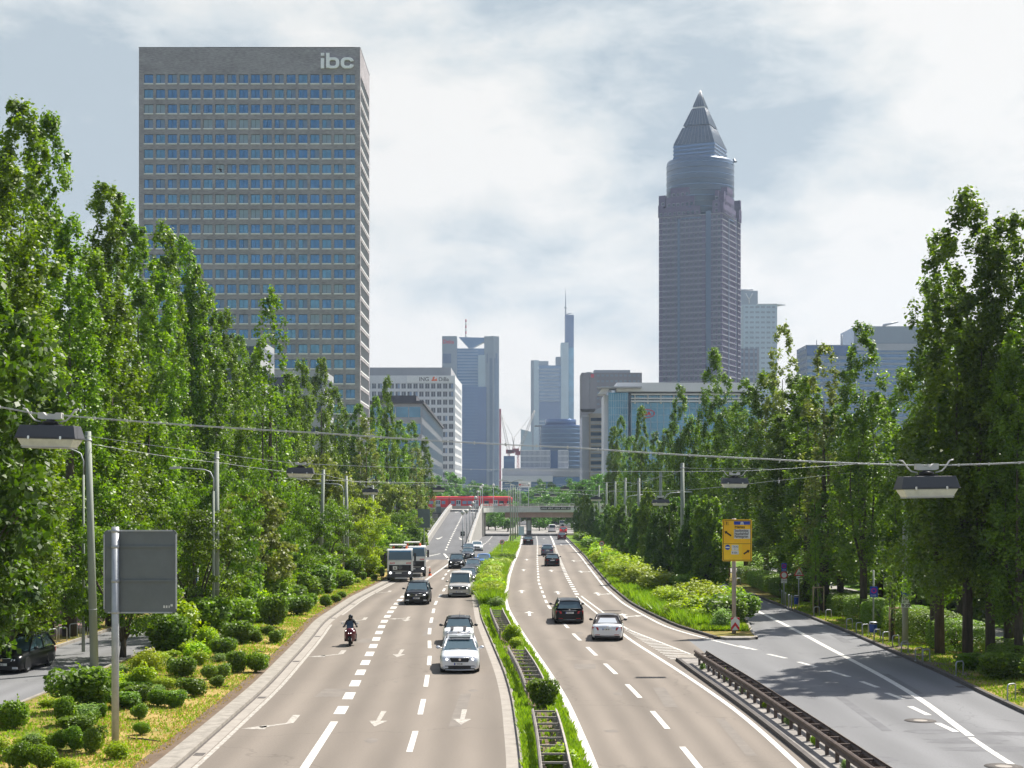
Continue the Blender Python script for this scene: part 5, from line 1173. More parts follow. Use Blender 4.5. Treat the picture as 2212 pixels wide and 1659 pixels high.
# --- pyramid tower
def bld_messe():
    Y = 940.0; s = Y/F; th = R(24.5); Z = lambda y: PZ(y, Y); S = 41.0
    # front right vertical corner shows at x = 1560
    cx_ = PX(1560, Y); root = empty('skyscraper', (cx_, Y, 0), -th, 'red granite and glass tower crowned by a three-tiered pyramid', 'skyscraper')
    # local frame: front face runs to -x, right face runs to +y
    c = (-S/2, S/2)
    rc = 42.6/2; Yc = 967.0; Zc = lambda y: PZ(y, Yc); sc_ = Yc/F
    m = MB(); m.lathe([(18, 0), (18, Z(459)-.01), (rc, Z(459)), (rc, Zc(357)), (rc-.4, Zc(352))], 48, 0, (c[0], c[1], 0)); m.build('glass_drum', 'mt_glass', root)
    for k in range(60):
        z = Zc(362)-3.55*k
        if z < Z(470): break
        m = MB(); m.lathe([(rc+.10, z-.3), (rc+.10, z+.3)], 48, 0, (c[0], c[1], 0)); m.build('floor_ledge', 'mt_roof' if k % 2 else 'tower_blue', root)
    xw = 2.95; zt = Z(459); fh = 3.55
    Mr = Matrix.Translation((0, 0, 0)) @ Matrix.Rotation(PI/2, 4, 'Z')
    Mf = Matrix.Translation((-S, 0, 0)); Ml = Matrix.Translation((-S, S, 0)) @ Matrix.Rotation(-PI/2, 4, 'Z'); Mb_ = Matrix.Translation((0, S, 0)) @ Matrix.Rotation(PI, 4, 'Z')
    nf = int((zt-14)/fh); zs = [(zt-1.0-fh*k-2.2, zt-1.0-fh*k) for k in range(nf)]
    used = [0]; wall = MB()
    secs = [(3.0, 12.8), (14.2, 29.0), (S-7.6, S-.4)]
    fronts = []
    for Mx in (Mf, Mr, Ml, Mb_):
        for si, (a, b) in enumerate(((.0, 30.4), (S-7.2, S))):
            n = int((b-a-1)/xw); off = (b-a-n*xw)/2; xs = [(a+off+xw*i+.5, a+off+xw*i+xw-.5) for i in range(n)]
            facade(wall, b, 0, zt, xs, zs, .35, 0, Mx, X0=a)
            lst = [(p, q, c_, d, 0) for (c_, d) in zs for (p, q) in xs]
            if Mx is Mf or Mx is Mr: fronts.append((lst, Mx))
    # stepping shoulders above the main cornice
    for Mi, M0 in enumerate((Mf, Mr, Ml, Mb_)):
        for (a, b, y0, y1) in ((2.8, 27.0, 459, 440), (5.0, 23.5, 440, 418), (.3, 3.2, 459, 436), (1.4, 4.4, 436, 412), (8.0, 20.5, 418, 398), (S-6.0, S-1.0, 459, 432), (S-4.4, S-2.2, 432, 410)):
            Mx = M0; za, zb = Z(y0)+.0, Z(y1); n = max(1, int((b-a)/xw)); off = (b-a-n*xw)/2; xs = [(a+off+xw*i+.6, a+off+xw*i+xw-.6) for i in range(n)]
            k = int((zb-za)/fh); zz = [(za+.5+fh*j, za+.5+fh*j+2.0) for j in range(max(1, k)) if za+.5+fh*j+2.0 < zb-.3]
            Mx = Mx @ Matrix.Translation((0, -.85, 0)); facade(wall, b, za, zb, xs, zz, .35, 0, Mx, X0=a)
            for (a0, b0) in ((a, a+.02), (b-.02, b)): wall.box(a0, .002, za, b0, 4, zb, 0, Mx)
            wall.box(a, .002, zb-.3, b, 4, zb, 0, Mx)
            if Mi < 2: fronts.append(([(p, q, c_, d, 0) for (c_, d) in zz for (p, q) in xs], Mx))
    wall.build('wall', 'granite', root)
    for i, (lst, Mx) in enumerate(fronts):
        windows(root, 'window', lst, ['mullion', 'pane_dark', 'mt_glass'], Mx, .33, {0: (1,)}, limit=100, fr=.18, used=used)
    for k in range(nf):
        z = zt-fh*k
        m = MB()
        for Mx in (Mf, Mr): m.box(.05, -.28, z-.5, 30.4, -.004, z-.12, 0, Mx); m.box(S-7.2, -.28, z-.5, S-.05, -.004, z-.12, 0, Mx)
        m.build('floor_ledge', 'mullion', root)
    m = MB()
    for Mx in (Mf, Mr):
        m.box(30.41, .5, 0, S-7.21, .9, Z(452), 0, Mx)
    m.build('glass_notch', 'mt_glass', root)
    for Mx in (Mf, Mr):
        m = MB(); m.box(12.4, -.5, 2, 13.8, -.3, zt-2, 0, Mx); m.build('window_cleaning_rail', 'mt_glass', root)
    # upper drum and pyramid (square in plan, same turn)
    def frus(y0, y1, w0, w1, mat, nm, rib=0):
        z0, z1 = Zc(y0), Zc(y1); mm = MB(); a, b = w0/2, w1/2
        mm.add([(c[0]+p[0], c[1]+p[1], p[2]) for p in ((-a, -a, z0), (a, -a, z0), (a, a, z0), (-a, a, z0), (-b, -b, z1), (b, -b, z1), (b, b, z1), (-b, b, z1))], [(0, 1, 5, 4), (1, 2, 6, 5), (2, 3, 7, 6), (3, 0, 4, 7), (4, 5, 6, 7), (0, 3, 2, 1)])
        if rib:
            for k in range(rib+1):
                t = k/rib*2-1
                for (sx_, sy) in ((0, -1), (1, 0)):
                    p0 = (c[0]+(t*a if sx_ == 0 else a+.08), c[1]+(-a-.08 if sx_ == 0 else t*a), z0); p1 = (c[0]+(t*b if sx_ == 0 else b+.08), c[1]+(-b-.08 if sx_ == 0 else t*b), z1)
                    mm.tube([p0, p1], .07, 4, 1)
        mm.build(nm, [mat, 'mullion'], root)
    k_ = 1/(math.cos(R(17))+math.sin(R(17))); s = sc_; Z = Zc
    m = MB(); wd_ = 113*s*k_; m.box(c[0]-wd_/2, c[1]-wd_/2, Z(357), c[0]+wd_/2, c[1]+wd_/2, Z(319)); m.build('upper_storey', 'mt_glass', root)
    for y in (349, 341, 333, 325): 
        m = MB(); z = Z(y); m.box(c[0]-wd_/2-.3, c[1]-wd_/2-.3, z, c[0]+wd_/2+.3, c[1]+wd_/2+.3, z+.9); m.build('floor_ledge', 'tower_blue', root)
    frus(318.8, 280, 114*s*k_, 76*s*k_, 'mt_roof', 'pyramid_tier', 10)
    frus(280, 276, 66*s*k_, 66*s*k_, 'pane_dark', 'recess')
    frus(276, 237, 73*s*k_, 36*s*k_, 'mt_roof', 'pyramid_tier', 8)
    frus(237, 233, 30*s*k_, 30*s*k_, 'sill', 'recess')
    frus(233, 195, 33*s*k_, .3, 'mt_roof', 'pyramid_tier', 5)
    m = MB(); q = (PX(1581, Y)-cx_, 0); qx = q[0]*math.cos(th); 
    m.lathe([(2.0, Z(353)), (1.9, Z(352)), (.05, Z(343.5))], 6, 0, (c[0]+rc*math.cos(.25), c[1]+rc*math.sin(.25), 0)); m.build('finial', 'mt_roof', root)
bld_messe()
# blocks right of the pyramid tower
r = ribbon_block('office_tower', rect(1597, 1637, 1550, 40), 0, PZ(628, 1550), 48, ['tower_grey', 'tower_grey'], 'plain grey tower directly behind the right edge of the pyramid tower', 'office tower', band=.3)
m = MB(); Yq = 1550; X0 = PX(1597, Yq); m.tube([(PX(1600, Yq)-X0, 5, PZ(628, Yq)), (PX(1601, Yq)-X0, 5, PZ(625, Yq)), (PX(1628, Yq)-X0, 5, PZ(624, Yq))], .9, 5); m.build('roof_crane', 'steel', r)
m = MB(); xx, zz = PX(1618, Yq)-X0, PZ(648, Yq)
for a_, b_ in (((0, 0), (-3.5, 7)), ((0, 0), (3.5, 7)), ((0, 0), (0, -4))): m.tube([(xx+a_[0], -.6, zz+a_[1]), (xx+b_[0], -.6, zz+b_[1])], .6, 4)
m.build('emblem', 'office_white', r)
r = ribbon_block('office_tower', rect(1606, 1678, 1420, 30), 0, PZ(658, 1420), 40, ['tower_pale', 'tower_grey', 'tower_pale'], 'pale mint tower with a pointed roof blade reaching right', 'office tower', band=.38, cols=5, colw=1.6, proudcol=.3)
m = MB(); X0 = PX(1606, 1420); m.prism([(PX(1636, 1420)-X0, -1), (PX(1678, 1420)-X0, -1), (PX(1699, 1420)-X0, 6), (PX(1678, 1420)-X0, 18), (PX(1636, 1420)-X0, 18)], PZ(658, 1420), PZ(656.3, 1420)); m.build('roof_blade', 'office_white', r)
r = ribbon_block('office_block', rect(1597, 1639, 1000, 25), 0, PZ(753, 1000), 26, ['tower_grey', 'tower_pale', 'office_grey'], 'grey block with small pale windows at the right foot of the pyramid tower', 'office block', band=.4, cols=2.6, colw=1.1, proudcol=.2)
r = ribbon_block('office_block', rect(1742, 1850, 900, 30), 0, PZ(745, 900), 26, ['tower_grey', 'tower_blue', 'tower_grey'], 'grey-blue office block seen between the thin poplars on the right', 'office block', band=.45, cols=9)
m = MB(); X0 = PX(1742, 900); m.box(.1, -.5, PZ(768, 900), PX(1849, 900)-X0, -.13, PZ(747, 900)); m.build('dark_top_storey', 'tower_deep', r)
m = MB(); m.tube([(PX(1822, 900)-X0, 4, PZ(745, 900)), (PX(1822, 900)-X0, 4, PZ(722, 900))], .35, 5); m.tube([(PX(1767, 900)-X0, 4, PZ(745, 900)), (PX(1767, 900)-X0, 4, PZ(733, 900))], .25, 5); m.build('antenna', 'steel', r)
r = ribbon_block('office_tower', rect(1845, 1990, 960, 40), 0, PZ(706, 960), 6, ['tower_blue', 'tower_blue'], 'wide blue office tower with a blank pale top left of the big right-hand trees', 'office tower', band=.1)
m = MB(); X0 = PX(1845, 960); m.box(-.2, -.8, PZ(741, 960), PX(1990, 960)-X0, -.07, PZ(705, 960)); m.build('blank_top', 'tower_grey', r)
m = MB(); m.box(-.2, -.6, PZ(757, 960), PX(1990, 960)-X0, -.07, PZ(742, 960)); m.build('dark_top_storey', 'office_grey', r)
for k in range(22): m = MB(); z = PZ(765, 960)-3.4*k; m.box(0, -.3, z, PX(1990, 960)-X0, -.08, z+1.4); m.build('window_band', 'tower_grey', r)
m = MB(); m.tube([(PX(1913, 960)-X0, 6, PZ(706, 960)), (PX(1914, 960)-X0, 6, PZ(700, 960)), (PX(1945, 960)-X0, 6, PZ(693, 960))], [1.0, .9, .5], 5); m.build('roof_crane', 'steel', r)
# cranes
def crane(px, yb, yt, jx, jy, Y, label):
    root = empty('tower_crane', (PX(px, Y), Y, 0), 0, label, 'crane', 'cranes between the skyscrapers'); Z = lambda y: PZ(y, Y)
    def lattice(a, b, w_, mat, nm, n):
        mb = MB(); a, b = Vector(a), Vector(b); d = (b-a).normalized(); u = d.cross(Vector((0, 1, 0))).normalized()*w_/2
        mb.tube([a+u, b+u*.4], w_*.09, 4); mb.tube([a-u, b-u*.4], w_*.09, 4)
        for k in range(n):
            p = a+(b-a)*k/n; q = a+(b-a)*(k+1)/n; sg = 1 if k % 2 else -1; f0 = 1-.6*k/n; f1 = 1-.6*(k+1)/n
            mb.tube([p+u*sg*f0, q-u*sg*f1], w_*.06, 4)
        mb.build(nm, mat, root)
    lattice((0, 0, 0), (0, 0, Z(yt)), 3.0, 'crane_red', 'mast', 30)
    lattice((0, 0, Z(yt)), (PX(jx, Y)-PX(px, Y), 0, Z(jy)), 2.4, 'crane_pale', 'jib', 18)
    sg = 1 if jx < px else -1
    mb = MB(); mb.box(-2.5, -1.5, Z(yt)-2, 2.5, 1.5, Z(yt)+1.5); mb.box(sg*3, -1.5, Z(yt)-.5, sg*9, 1.5, Z(yt)+2.5); mb.build('machine_house', 'crane_red', root)
    mb = MB(); mb.tube([(sg*5, 0, Z(yt)+2), (sg*3, 0, Z(yt)+14)], .35, 5); mb.tube([(sg*3, 0, Z(yt)+14), (PX(jx, Y)-PX(px, Y), 0, Z(jy))], .14, 4); mb.build('stay', 'crane_pale', root)
crane(1099, 1015, 975, 1083, 896, 1350, 'red crane with its jib raised to the left beside the reddish slab tower')
crane(1119, 1015, 978, 1155, 887, 1350, 'red crane with its jib raised to the right in front of the pale glass tower')
r = ribbon_block('building_shell', rect(1088, 1112, 1300, 20), 0, PZ(985, 1300), 6, ['tower_deep', 'tower_blue'], 'dark unfinished building at the feet of the two cranes', 'building', band=.3)
# ------------------------------------------------------------------ overpass
RZ = lambda Y: float(np.interp(Y, [221, 228, 240, 262, 290, 310, 325, 332, 400], [.0, .12, .95, 2.2, 3.7, 4.75, 5.4, 5.62, 5.7]))
XL, XR_ = -13.3, -6.55
def ramp():
    root = empty('overpass_ramp', (-10, 221, 0), 0, 'concrete ramp road climbing to the overpass between pale parapets', 'ramp'); o_ = Vector((-10, 221, 0))
    mb = MB(); dk = []; n = 40; Ys = [221+(332-221)*i/n for i in range(n+1)]
    for i in range(n):
        a, b = Ys[i], Ys[i+1]
        mb.add([Vector(p)-o_ for p in ((XL+.3, a, RZ(a)+.012), (XR_-.3, a, RZ(a)+.012), (XR_-.3, b, RZ(b)+.012), (XL+.3, b, RZ(b)+.012))], [(0, 1, 2, 3)])
    mb.build('road_surface', 'road_dark', root)
    for (x0, x1, nm) in ((XL-.3, XL+.3, 'parapet'), (XR_-.3, XR_+.3, 'parapet')):
        mb = MB()
        for i in range(n):
            a, b = Ys[i], Ys[i+1]; ha = min(1, (a-221)/8)*.95+.05; hb = min(1, (b-221)/8)*.95+.05
            if nm and x0 < -10: pass
            q = [(x0, a, -.02), (x1, a, -.02), (x1, a, RZ(a)+ha), (x0, a, RZ(a)+ha), (x0, b, -.02), (x1, b, -.02), (x1, b, RZ(b)+hb), (x0, b, RZ(b)+hb)]
            mb.add([Vector(p)-o_ for p in q], [(0, 4, 7, 3), (3, 7, 6, 2), (1, 2, 6, 5)]+([(0, 3, 2, 1)] if i == 0 else [])+([(4, 5, 6, 7)] if i == n-1 else []))
        mb.build(nm, 'concrete', root)
        mb = MB(); xx = (x0+x1)/2; mb.tube([Vector((xx, Y, RZ(Y)+1.25))-o_ for Y in Ys[4:]], .05, 5)
        for Y in Ys[4::2]: mb.tube([Vector((xx, Y, RZ(Y)+.9))-o_, Vector((xx, Y, RZ(Y)+1.25))-o_], .035, 4)
        mb.build('handrail', 'steel', root)
    mk2 = MB(); Y = 229
    while Y < 322:
        x = -9.95+.0; mk2.add([Vector(p)-o_ for p in ((x-.13, Y, RZ(Y)+.03), (x+.13, Y, RZ(Y)+.03), (x+.13, Y+1.8, RZ(Y+1.8)+.03), (x-.13, Y+1.8, RZ(Y+1.8)+.03))], [(0, 1, 2, 3)]); Y += 3.7
    mk2.build('lane_marks', 'mark', root)
    mk2 = MB()
    for (x, Y, sg) in ((-12, 248, 1), (-8.2, 247, -1), (-11.6, 318, 1), (-8, 316, -1)):
        z = RZ(Y)+.045; z2 = RZ(Y+4)+.045
        mk2.add([Vector(p)-o_ for p in ((x-.1, Y, z), (x+.1, Y, z), (x+.1+.5*sg, Y+4, z2), (x-.1+.5*sg, Y+4, z2))], [(0, 1, 2, 3)])
        mk2.add([Vector(p)-o_ for p in ((x-.5, Y+1.0, RZ(Y+1)+.05), (x, Y-1.2, RZ(Y-1.2)+.05), (x+.5, Y+1, RZ(Y+1)+.05))], [(0, 1, 2)])
    mk2.build('arrow_marks', 'mark', root)
ramp()
def bridge():
    Y0, Y1, XE = 330.0, 346.0, 24.0; root = empty('road_bridge', (0, Y0, 0), 0, 'long low road bridge with pale fascia, pinkish girder and railing crossing both carriageways', 'bridge')
    zt = 5.66
    # inner corner rounded between ramp and bridge
    arc = [(XR_+.3+7*(1-math.cos(t)), (Y0-9)-Y0+9*math.sin(t)) for t in [PI/2*k/8 for k in range(9)]]
    near = arc+[(XE, 0)]
    mb = MB(); poly = [(XL-.3, -9)]+[(XL-.3, -9)][:0]+[(XR_+.3, -9)]+near[1:]+[(XE, Y1-Y0), (XL-.3, Y1-Y0)]
    mb.prism(poly, zt-.55, zt); mb.build('deck', ['concrete'], root)
    mb = MB(); 
    for i in range(len(near)-1):
        a, b = near[i], near[i+1]; d = Vector((b[0]-a[0], b[1]-a[1])); nrm = Vector((d.y, -d.x)).normalized()
        for (w0, w1, z0, z1, mi) in ((-.02, .28, zt-.62, zt+.42, 0),):
            q = [(a[0]+nrm.x*w0, a[1]+nrm.y*w0), (a[0]+nrm.x*w1, a[1]+nrm.y*w1), (b[0]+nrm.x*w1, b[1]+nrm.y*w1), (b[0]+nrm.x*w0, b[1]+nrm.y*w0)]
            mb.prism(q, z0, z1, mi)
    mb.build('fascia', 'offwhite', root)
    mb = MB(); mb.box(XR_+5, .6, zt-1.75, XE, 1.4, zt-.63); mb.box(XR_+5, 6, zt-1.75, XE, 7, zt-.56); mb.box(XR_+5, 13, zt-1.75, XE, 14, zt-.56); mb.build('girder', 'bridge_pink', root)
    mb = MB()
    for i in range(len(near)-1):
        a, b = Vector((*near[i], 0)), Vector((*near[i+1], 0)); L_ = (b-a).length; n = max(1, int(L_/1.6))
        for z in (zt+.75, zt+1.15): mb.tube([a+Vector((0, 0, z)), b+Vector((0, 0, z))], .05, 5)
        for k in range(n+1): p = a+(b-a)*k/n; mb.tube([p+Vector((0, 0, zt+.4)), p+Vector((0, 0, zt+1.15))], .04, 4)
    mb.build('railing', 'offwhite', root)
    mb = MB(); mb.box(XL-.3, 14.9, zt-.6, XE, 15.2, zt+.7); mb.build('parapet', 'concrete', root)
    mb = MB(); mb.box(XL-.3, -9, -.02, XR_+.6, 16, zt-.56); mb.build('abutment', 'concrete', root)
    mb = MB(); mb.box(PX(1137, 336), 4.5, -.02, PX(1148, 336), 7.5, zt-1.76); mb.build('pillar', 'concrete_dirty', root)
    mb = MB(); mb.box(PX(1137, 336)+.2, 4.44, 1.0, PX(1148, 336)-.2, 4.5-.004, 3.2); mb.build('poster', 'white', root)
    mb = MB(); mb.box(19.5, 1, -.02, XE+3, 15, zt-.56); mb.build('abutment', 'concrete', root)
    # banner hung on the railing
bridge()
b = empty('banner', (PX(1200, 329), 329.4, PZ(1098, 329)), 0, 'black banner with white lettering tied to the bridge railing', 'banner')
mb = MB(); mb.box(-3.25, 0, -.3, 3.25, .03, .3); mb.build('cloth', 'black', b)
mb = MB()
for k in range(26):
    if k % 6 == 5: continue
    x = -3.0+k*.235; mb.box(x, -.012, -.12+.05*(k % 2), x+.13, -.004, .14-.06*(k % 3 == 0))
mb.build('lettering', 'sign_white', b)
# railway viaduct and train
def rail_():
    Y = 500.0; root = empty('railway_viaduct', (PX(850, Y), Y, 0), 0, 'low dark railway viaduct carrying the red train behind the road bridge', 'viaduct')
    X = lambda x: PX(x, Y)-PX(850, Y); zt = PZ(1099.5, Y)
    mb = MB(); mb.box(0, 0, zt-1.6, X(1320), 9, zt); mb.build('deck', 'deck_under', root)
    mb = MB()
    for x in (860, 900, 940, 1012, 1080, 1170, 1240, 1310): mb.box(X(x)-1, .5, 0, X(x)+1, 8.5, zt-1.61)
    mb.build('pillar', 'concrete_dirty', root)
    mb = MB(); mb.box(0, -.1, zt-1.2, X(1320), -.003, zt+.3); mb.build('parapet', 'concrete_dirty', root)
rail_()
def train():
    Y = 502.0; s = Y/F; x0, x1 = PX(870, Y), PX(1109, Y); zb = PZ(1096.2, Y); ht = 3.65
    root = empty('commuter_train', (x0, Y, zb), 0, 'red commuter train with grey doors passing behind the bridge', 'train')
    X = lambda x: PX(x, Y)-x0
    def carp(xa, xb, nose):
        prof = [(0, 0), (0, ht-.7), (.25, ht-.2), (.9, ht), (2.1, ht), (2.75, ht-.2), (3, ht-.7), (3, 0)]
        st = [(xa, 1, 1), (xb-(1.8 if nose else 0), 1, 1)]
        if nose: st += [(xb-.8, .95, .97), (xb, .8, .75)]
        mb = MB(); pr = None; n = len(prof)
        for (x, sy, sz_) in st:
            cur = [(x, 1.5+(p[0]-1.5)*sy, p[1]*sz_) for p in prof]
            if pr: mb.add(pr+cur, [(k, n+k, n+(k+1) % n, (k+1) % n) for k in range(n)])
            else: mb.add(cur, [tuple(range(n))])
            pr = cur
        mb.add(pr, [tuple(range(n))[::-1]]); mb.build('car_body', 'train_red', root)
        mb = MB(); mb.box(xa+.1, .1, -.5, xb-1.2, 2.9, -.002); mb.build('underframe', 'train_grey', root)
    carp(0, X(969.2), False); carp(X(970.8), X(1109), True)
    mb = MB(); mb.box(X(969.2), .3, 0, X(970.8), 2.7, ht-.4); mb.build('gangway', 'rubber', root)
    for (a, b) in ((941, 951.5), (985, 995.5), (1023, 1034), (1066, 1075), (905, 915)):
        mb = MB(); mb.box(X(a), -.05, .1, X(b), -.003, 2.45); d = mb.build('door', 'train_grey', root)
        mb = MB(); w_ = X(b)-X(a); mb.box(X(a)+.15, -.07, 1.1, X(a)+w_/2-.1, -.052, 2.2); mb.box(X(a)+w_/2+.1, -.07, 1.1, X(b)-.15, -.052, 2.2); mb.build('pane', 'pane_office', d)
    for (a, b) in ((926, 936), (954, 962), (974, 982), (999, 1008), (1010, 1019), (1046, 1056), (1078, 1088), (915, 921), (1095, 1101)):
        mb = MB(); mb.box(X(a), -.05, 1.1, X(b), -.003, 2.15); mb.build('window', 'pane_pale' if a < 1030 else 'pane_dark', root)
    for q_ in (990, 1030): mb = MB(); mb.box(X(q_), .8, ht, X(q_+24), 2.2, ht+.28); mb.build('roof_gear', 'deck_under', root)
    mb = MB(); mb.box(X(870), -.03, ht-.62, X(1100), -.003, ht-.52); mb.build('stripe', 'train_grey', root)
train()

# ------------------------------------------------------------------ lamp posts, span wires, hanging luminaires
def tapered(name, mat, x, y, z0, h_, r0, r1, label, cat, group, lean=(0, 0), extra=None):
    o = empty(name, (x, y, z0), 0, label, cat, group)
    mb = MB(); mb.tube([(0, 0, 0), (lean[0]*.5, lean[1]*.5, h_/2), (lean[0], lean[1], h_)], [r0, (r0+r1)/2, r1], 12); mb.build('shaft', mat, o)
    mb = MB(); mb.cyl((lean[0]*.97, lean[1]*.97, h_-.45), (lean[0]*.97, lean[1]*.97, h_-.35), r1+.03, 12); mb.cyl((lean[0]*.25, lean[1]*.25, h_*.25), (lean[0]*.25, lean[1]*.25, h_*.25+.03), (r0*.75+r1*.25)+.012, 12); mb.build('clamp', 'steel', o)
    mb = MB(); mb.lathe([(r0+.1, 0), (r0+.1, .08), (r0+.01, .14)], 12); mb.build('base', 'concrete_dirty', o)
    return o
LP = []
for i, (xt, yt, xb, yb) in enumerate(((190, 932, 204, 1445), (467.5, 975, 467, 1373), (698.6, 1014, 690.6, 1271), (747.6, 1028, 751, 1254), (592, 1038, 592, 1283), (804.6, 1048, 806, 1236))):
    X, Y = G(xb, yb, .1); zt = PZ(yt, Y); LP.append((X, Y, zt)); dx = PX(xt, Y)-X
    tapered('span_wire_post', 'pole', X, Y, .1, zt-.1, .20, .145, ('tall leaning grey-green post near the left edge behind the sign back' if i == 0 else 'tall grey-green post standing in bushes right of the big sign back' if i == 1 else ['', '', 'grey-green post left of the round maple crown, closer of that pair', 'slim grey-green post right behind the maple crown', 'grey-green post whose top disappears in the poplars left of the maple', 'grey-green post directly left of the trucks'][i]), 'pole', 'grey-green posts on the left verge', (dx, 0))
RP = []
for i, (xt, yt, xb, Y) in enumerate(((1474, 1000, 1475, 124.7), (1427, 1020, 1427, 160), (1380, 1033, 1380, 172), (1351, 1032, 1348, 205), (1329, 1040, 1329, 236), (1310, 1042, 1310, 268), (1294, 1048, 1294, 300))):
    X = PX(xb, Y); zt = PZ(yt, Y); RP.append((X, Y, zt)); tapered('span_wire_post', 'pole', X, Y, .1, zt-.1, .21, .15, ORD[i]+' of the tall grey-green posts rising from the planted island', 'pole', 'grey-green posts on the planted island', (PX(xt, Y)-X, 0))
for i, (x, Y, zt) in enumerate(((1103, 262, 10.6), (1108, 280, 10.4), (1113, 300, 10.4), (1118, 316, 10.3), (1122, 352, 10.6), (1099, 376, 10.4))):
    X = PX(x, Y); o = tapered('lamp_post', 'pole', X, Y, .08, zt, .14, .07, ORD[i]+' of the row of thin green posts in the central strip before the bridge', 'street lamp', 'thin green posts in the central strip')
    mb = MB()
    if i % 2 == 0:
        for sg in (-1, 1): mb.tube([(0, 0, zt), (sg*.7, 0, zt+.35), (sg*1.6, 0, zt+.45)], .04, 5)
        mb.build('arm', 'pole', o); mb = MB()
        for sg in (-1, 1): mb.box(sg*1.6-.45, -.15, zt+.38, sg*1.6+.45, .15, zt+.55)
        mb.build('lamp_head', 'offwhite', o)
# the pole with signs at the right kerb reaches up as a post as well
def luminaire_proto():
    root = empty('hanging_lamp', (0, 0, 0))
    L_ = 1.29
    def trap(z0, z1, a0, a1, b0, b1, mb, mi=0):
        vs = [(-a0/2, -b0/2, z0), (a0/2, -b0/2, z0), (a0/2, b0/2, z0), (-a0/2, b0/2, z0), (-a1/2, -b1/2, z1), (a1/2, -b1/2, z1), (a1/2, b1/2, z1), (-a1/2, b1/2, z1)]
        mb.add(vs, [(0, 3, 2, 1), (4, 5, 6, 7), (0, 1, 5, 4), (1, 2, 6, 5), (2, 3, 7, 6), (3, 0, 4, 7)], mi)
    mb = MB(); trap(0, .25, L_, L_-.13, .52, .38, mb); trap(-.02, -.001, L_+.02, L_+.02, .54, .54, mb); h = mb.build('housing', 'lamp_house', root, bevel=.02)
    mb = MB(); mb.box(-.22, -.1, .2501, .22, .1, .29); mb.lathe([(.16, .29), (.16, .34), (.08, .36)], 12); mb.box(-.06, -.05, .36, .06, .05, .44); mb.build('hanger', 'black', root)
    mb = MB()
    pts = [(-.25, .40), (-.25, .52), (-.14, .52), (-.07, .46), (.07, .46), (.14, .52), (.25, .52), (.25, .40), (.16, .38), (-.16, .38)]
    mb.add([(p[0], -.06, p[1]) for p in pts]+[(p[0], .06, p[1]) for p in pts], [tuple(range(10))[::-1], tuple(range(10, 20))]+[(k, (k+1) % 10, 10+(k+1) % 10, 10+k) for k in range(10)]); mb.build('bracket', 'offwhite', root)
    mb = MB(); trap(-.20, -.021, L_-.26, L_-.06, .36, .48, mb); mb.build('bowl', 'lamp_bowl', root, bevel=.02)
    mb = MB(); mb.box(-L_/2+.13, -.245, -.19, L_/2-.13, -.235, -.17); trap(-.215, -.201, L_-.25, L_-.25, .37, .37, mb); mb.build('bowl_rim', 'offwhite', root)
    for sx_ in (-.34, .34):
        mb = MB(); mb.box(sx_-.022, -.285, -.035, sx_+.022, -.262, .03); mb.build('clip', 'chrome', root)
    for sg in (-1, 1):
        mb = MB(); mb.tube([(sg*.2, 0, .33), (sg*.34, 0, .36), (sg*.42, 0, .44), (sg*.52, 0, .58), (sg*.60, 0, .60)], .017, 6); mb.build('cable', 'offwhite', root)
    return root
lamp0 = luminaire_proto(); first = [True]
def lamp(x, y, wpx, label, tilt=0, Y=None):
    """x, y = middle of the housing's lower edge; wpx = its width in the photo"""
    Y = Y or 1.29*F/wpx; o = lamp0 if first[0] else copy_tree(lamp0); first[0] = False
    o.location = (PX(x, Y), Y, PZ(y, Y)); o.rotation_euler = (0, tilt, 0); tag(o, label, 'street lamp', 'lamps hung from the span wires'); return o
A = lamp(108, 946, 136, 'large hanging lamp at the left picture edge before the big tree', R(1.5)); A.rotation_euler.z = R(-7)
B_ = lamp(2002, 1054, 130, 'large hanging lamp at the right picture edge before dark trees', R(-1)); B_.rotation_euler.z = R(6)
C_ = lamp(649, 1022, 59.5, 'middle-sized hanging lamp above the left carriageway beside the maple', R(1)); D_ = lamp(1587, 1044, 59, 'middle-sized hanging lamp just above the yellow direction sign')
E_ = lamp(800, 1063, 35, 'small hanging lamp before the green poplars left of the trucks'); F_ = lamp(1427, 1086, 38, 'small hanging lamp low over the hornbeams of the planted island')
G_ = lamp(1288, 1078.5, 25, 'tiny hanging lamp above the first far hornbeam right of the bridge'); lamp(1638, 1056, 26, 'small hanging lamp showing behind the middle right one', Y=None)
lamp(1220, 1056, 20, 'tiny hanging lamp highest of the three over the bridge'); lamp(1161, 1071, 16, 'tiny hanging lamp leftmost of the three over the bridge', Y=None); lamp(1195, 1071, 16, 'tiny hanging lamp beside its twin over the bridge'); lamp(948, 1058, 28, 'hanging lamp over the train left of the ramp')
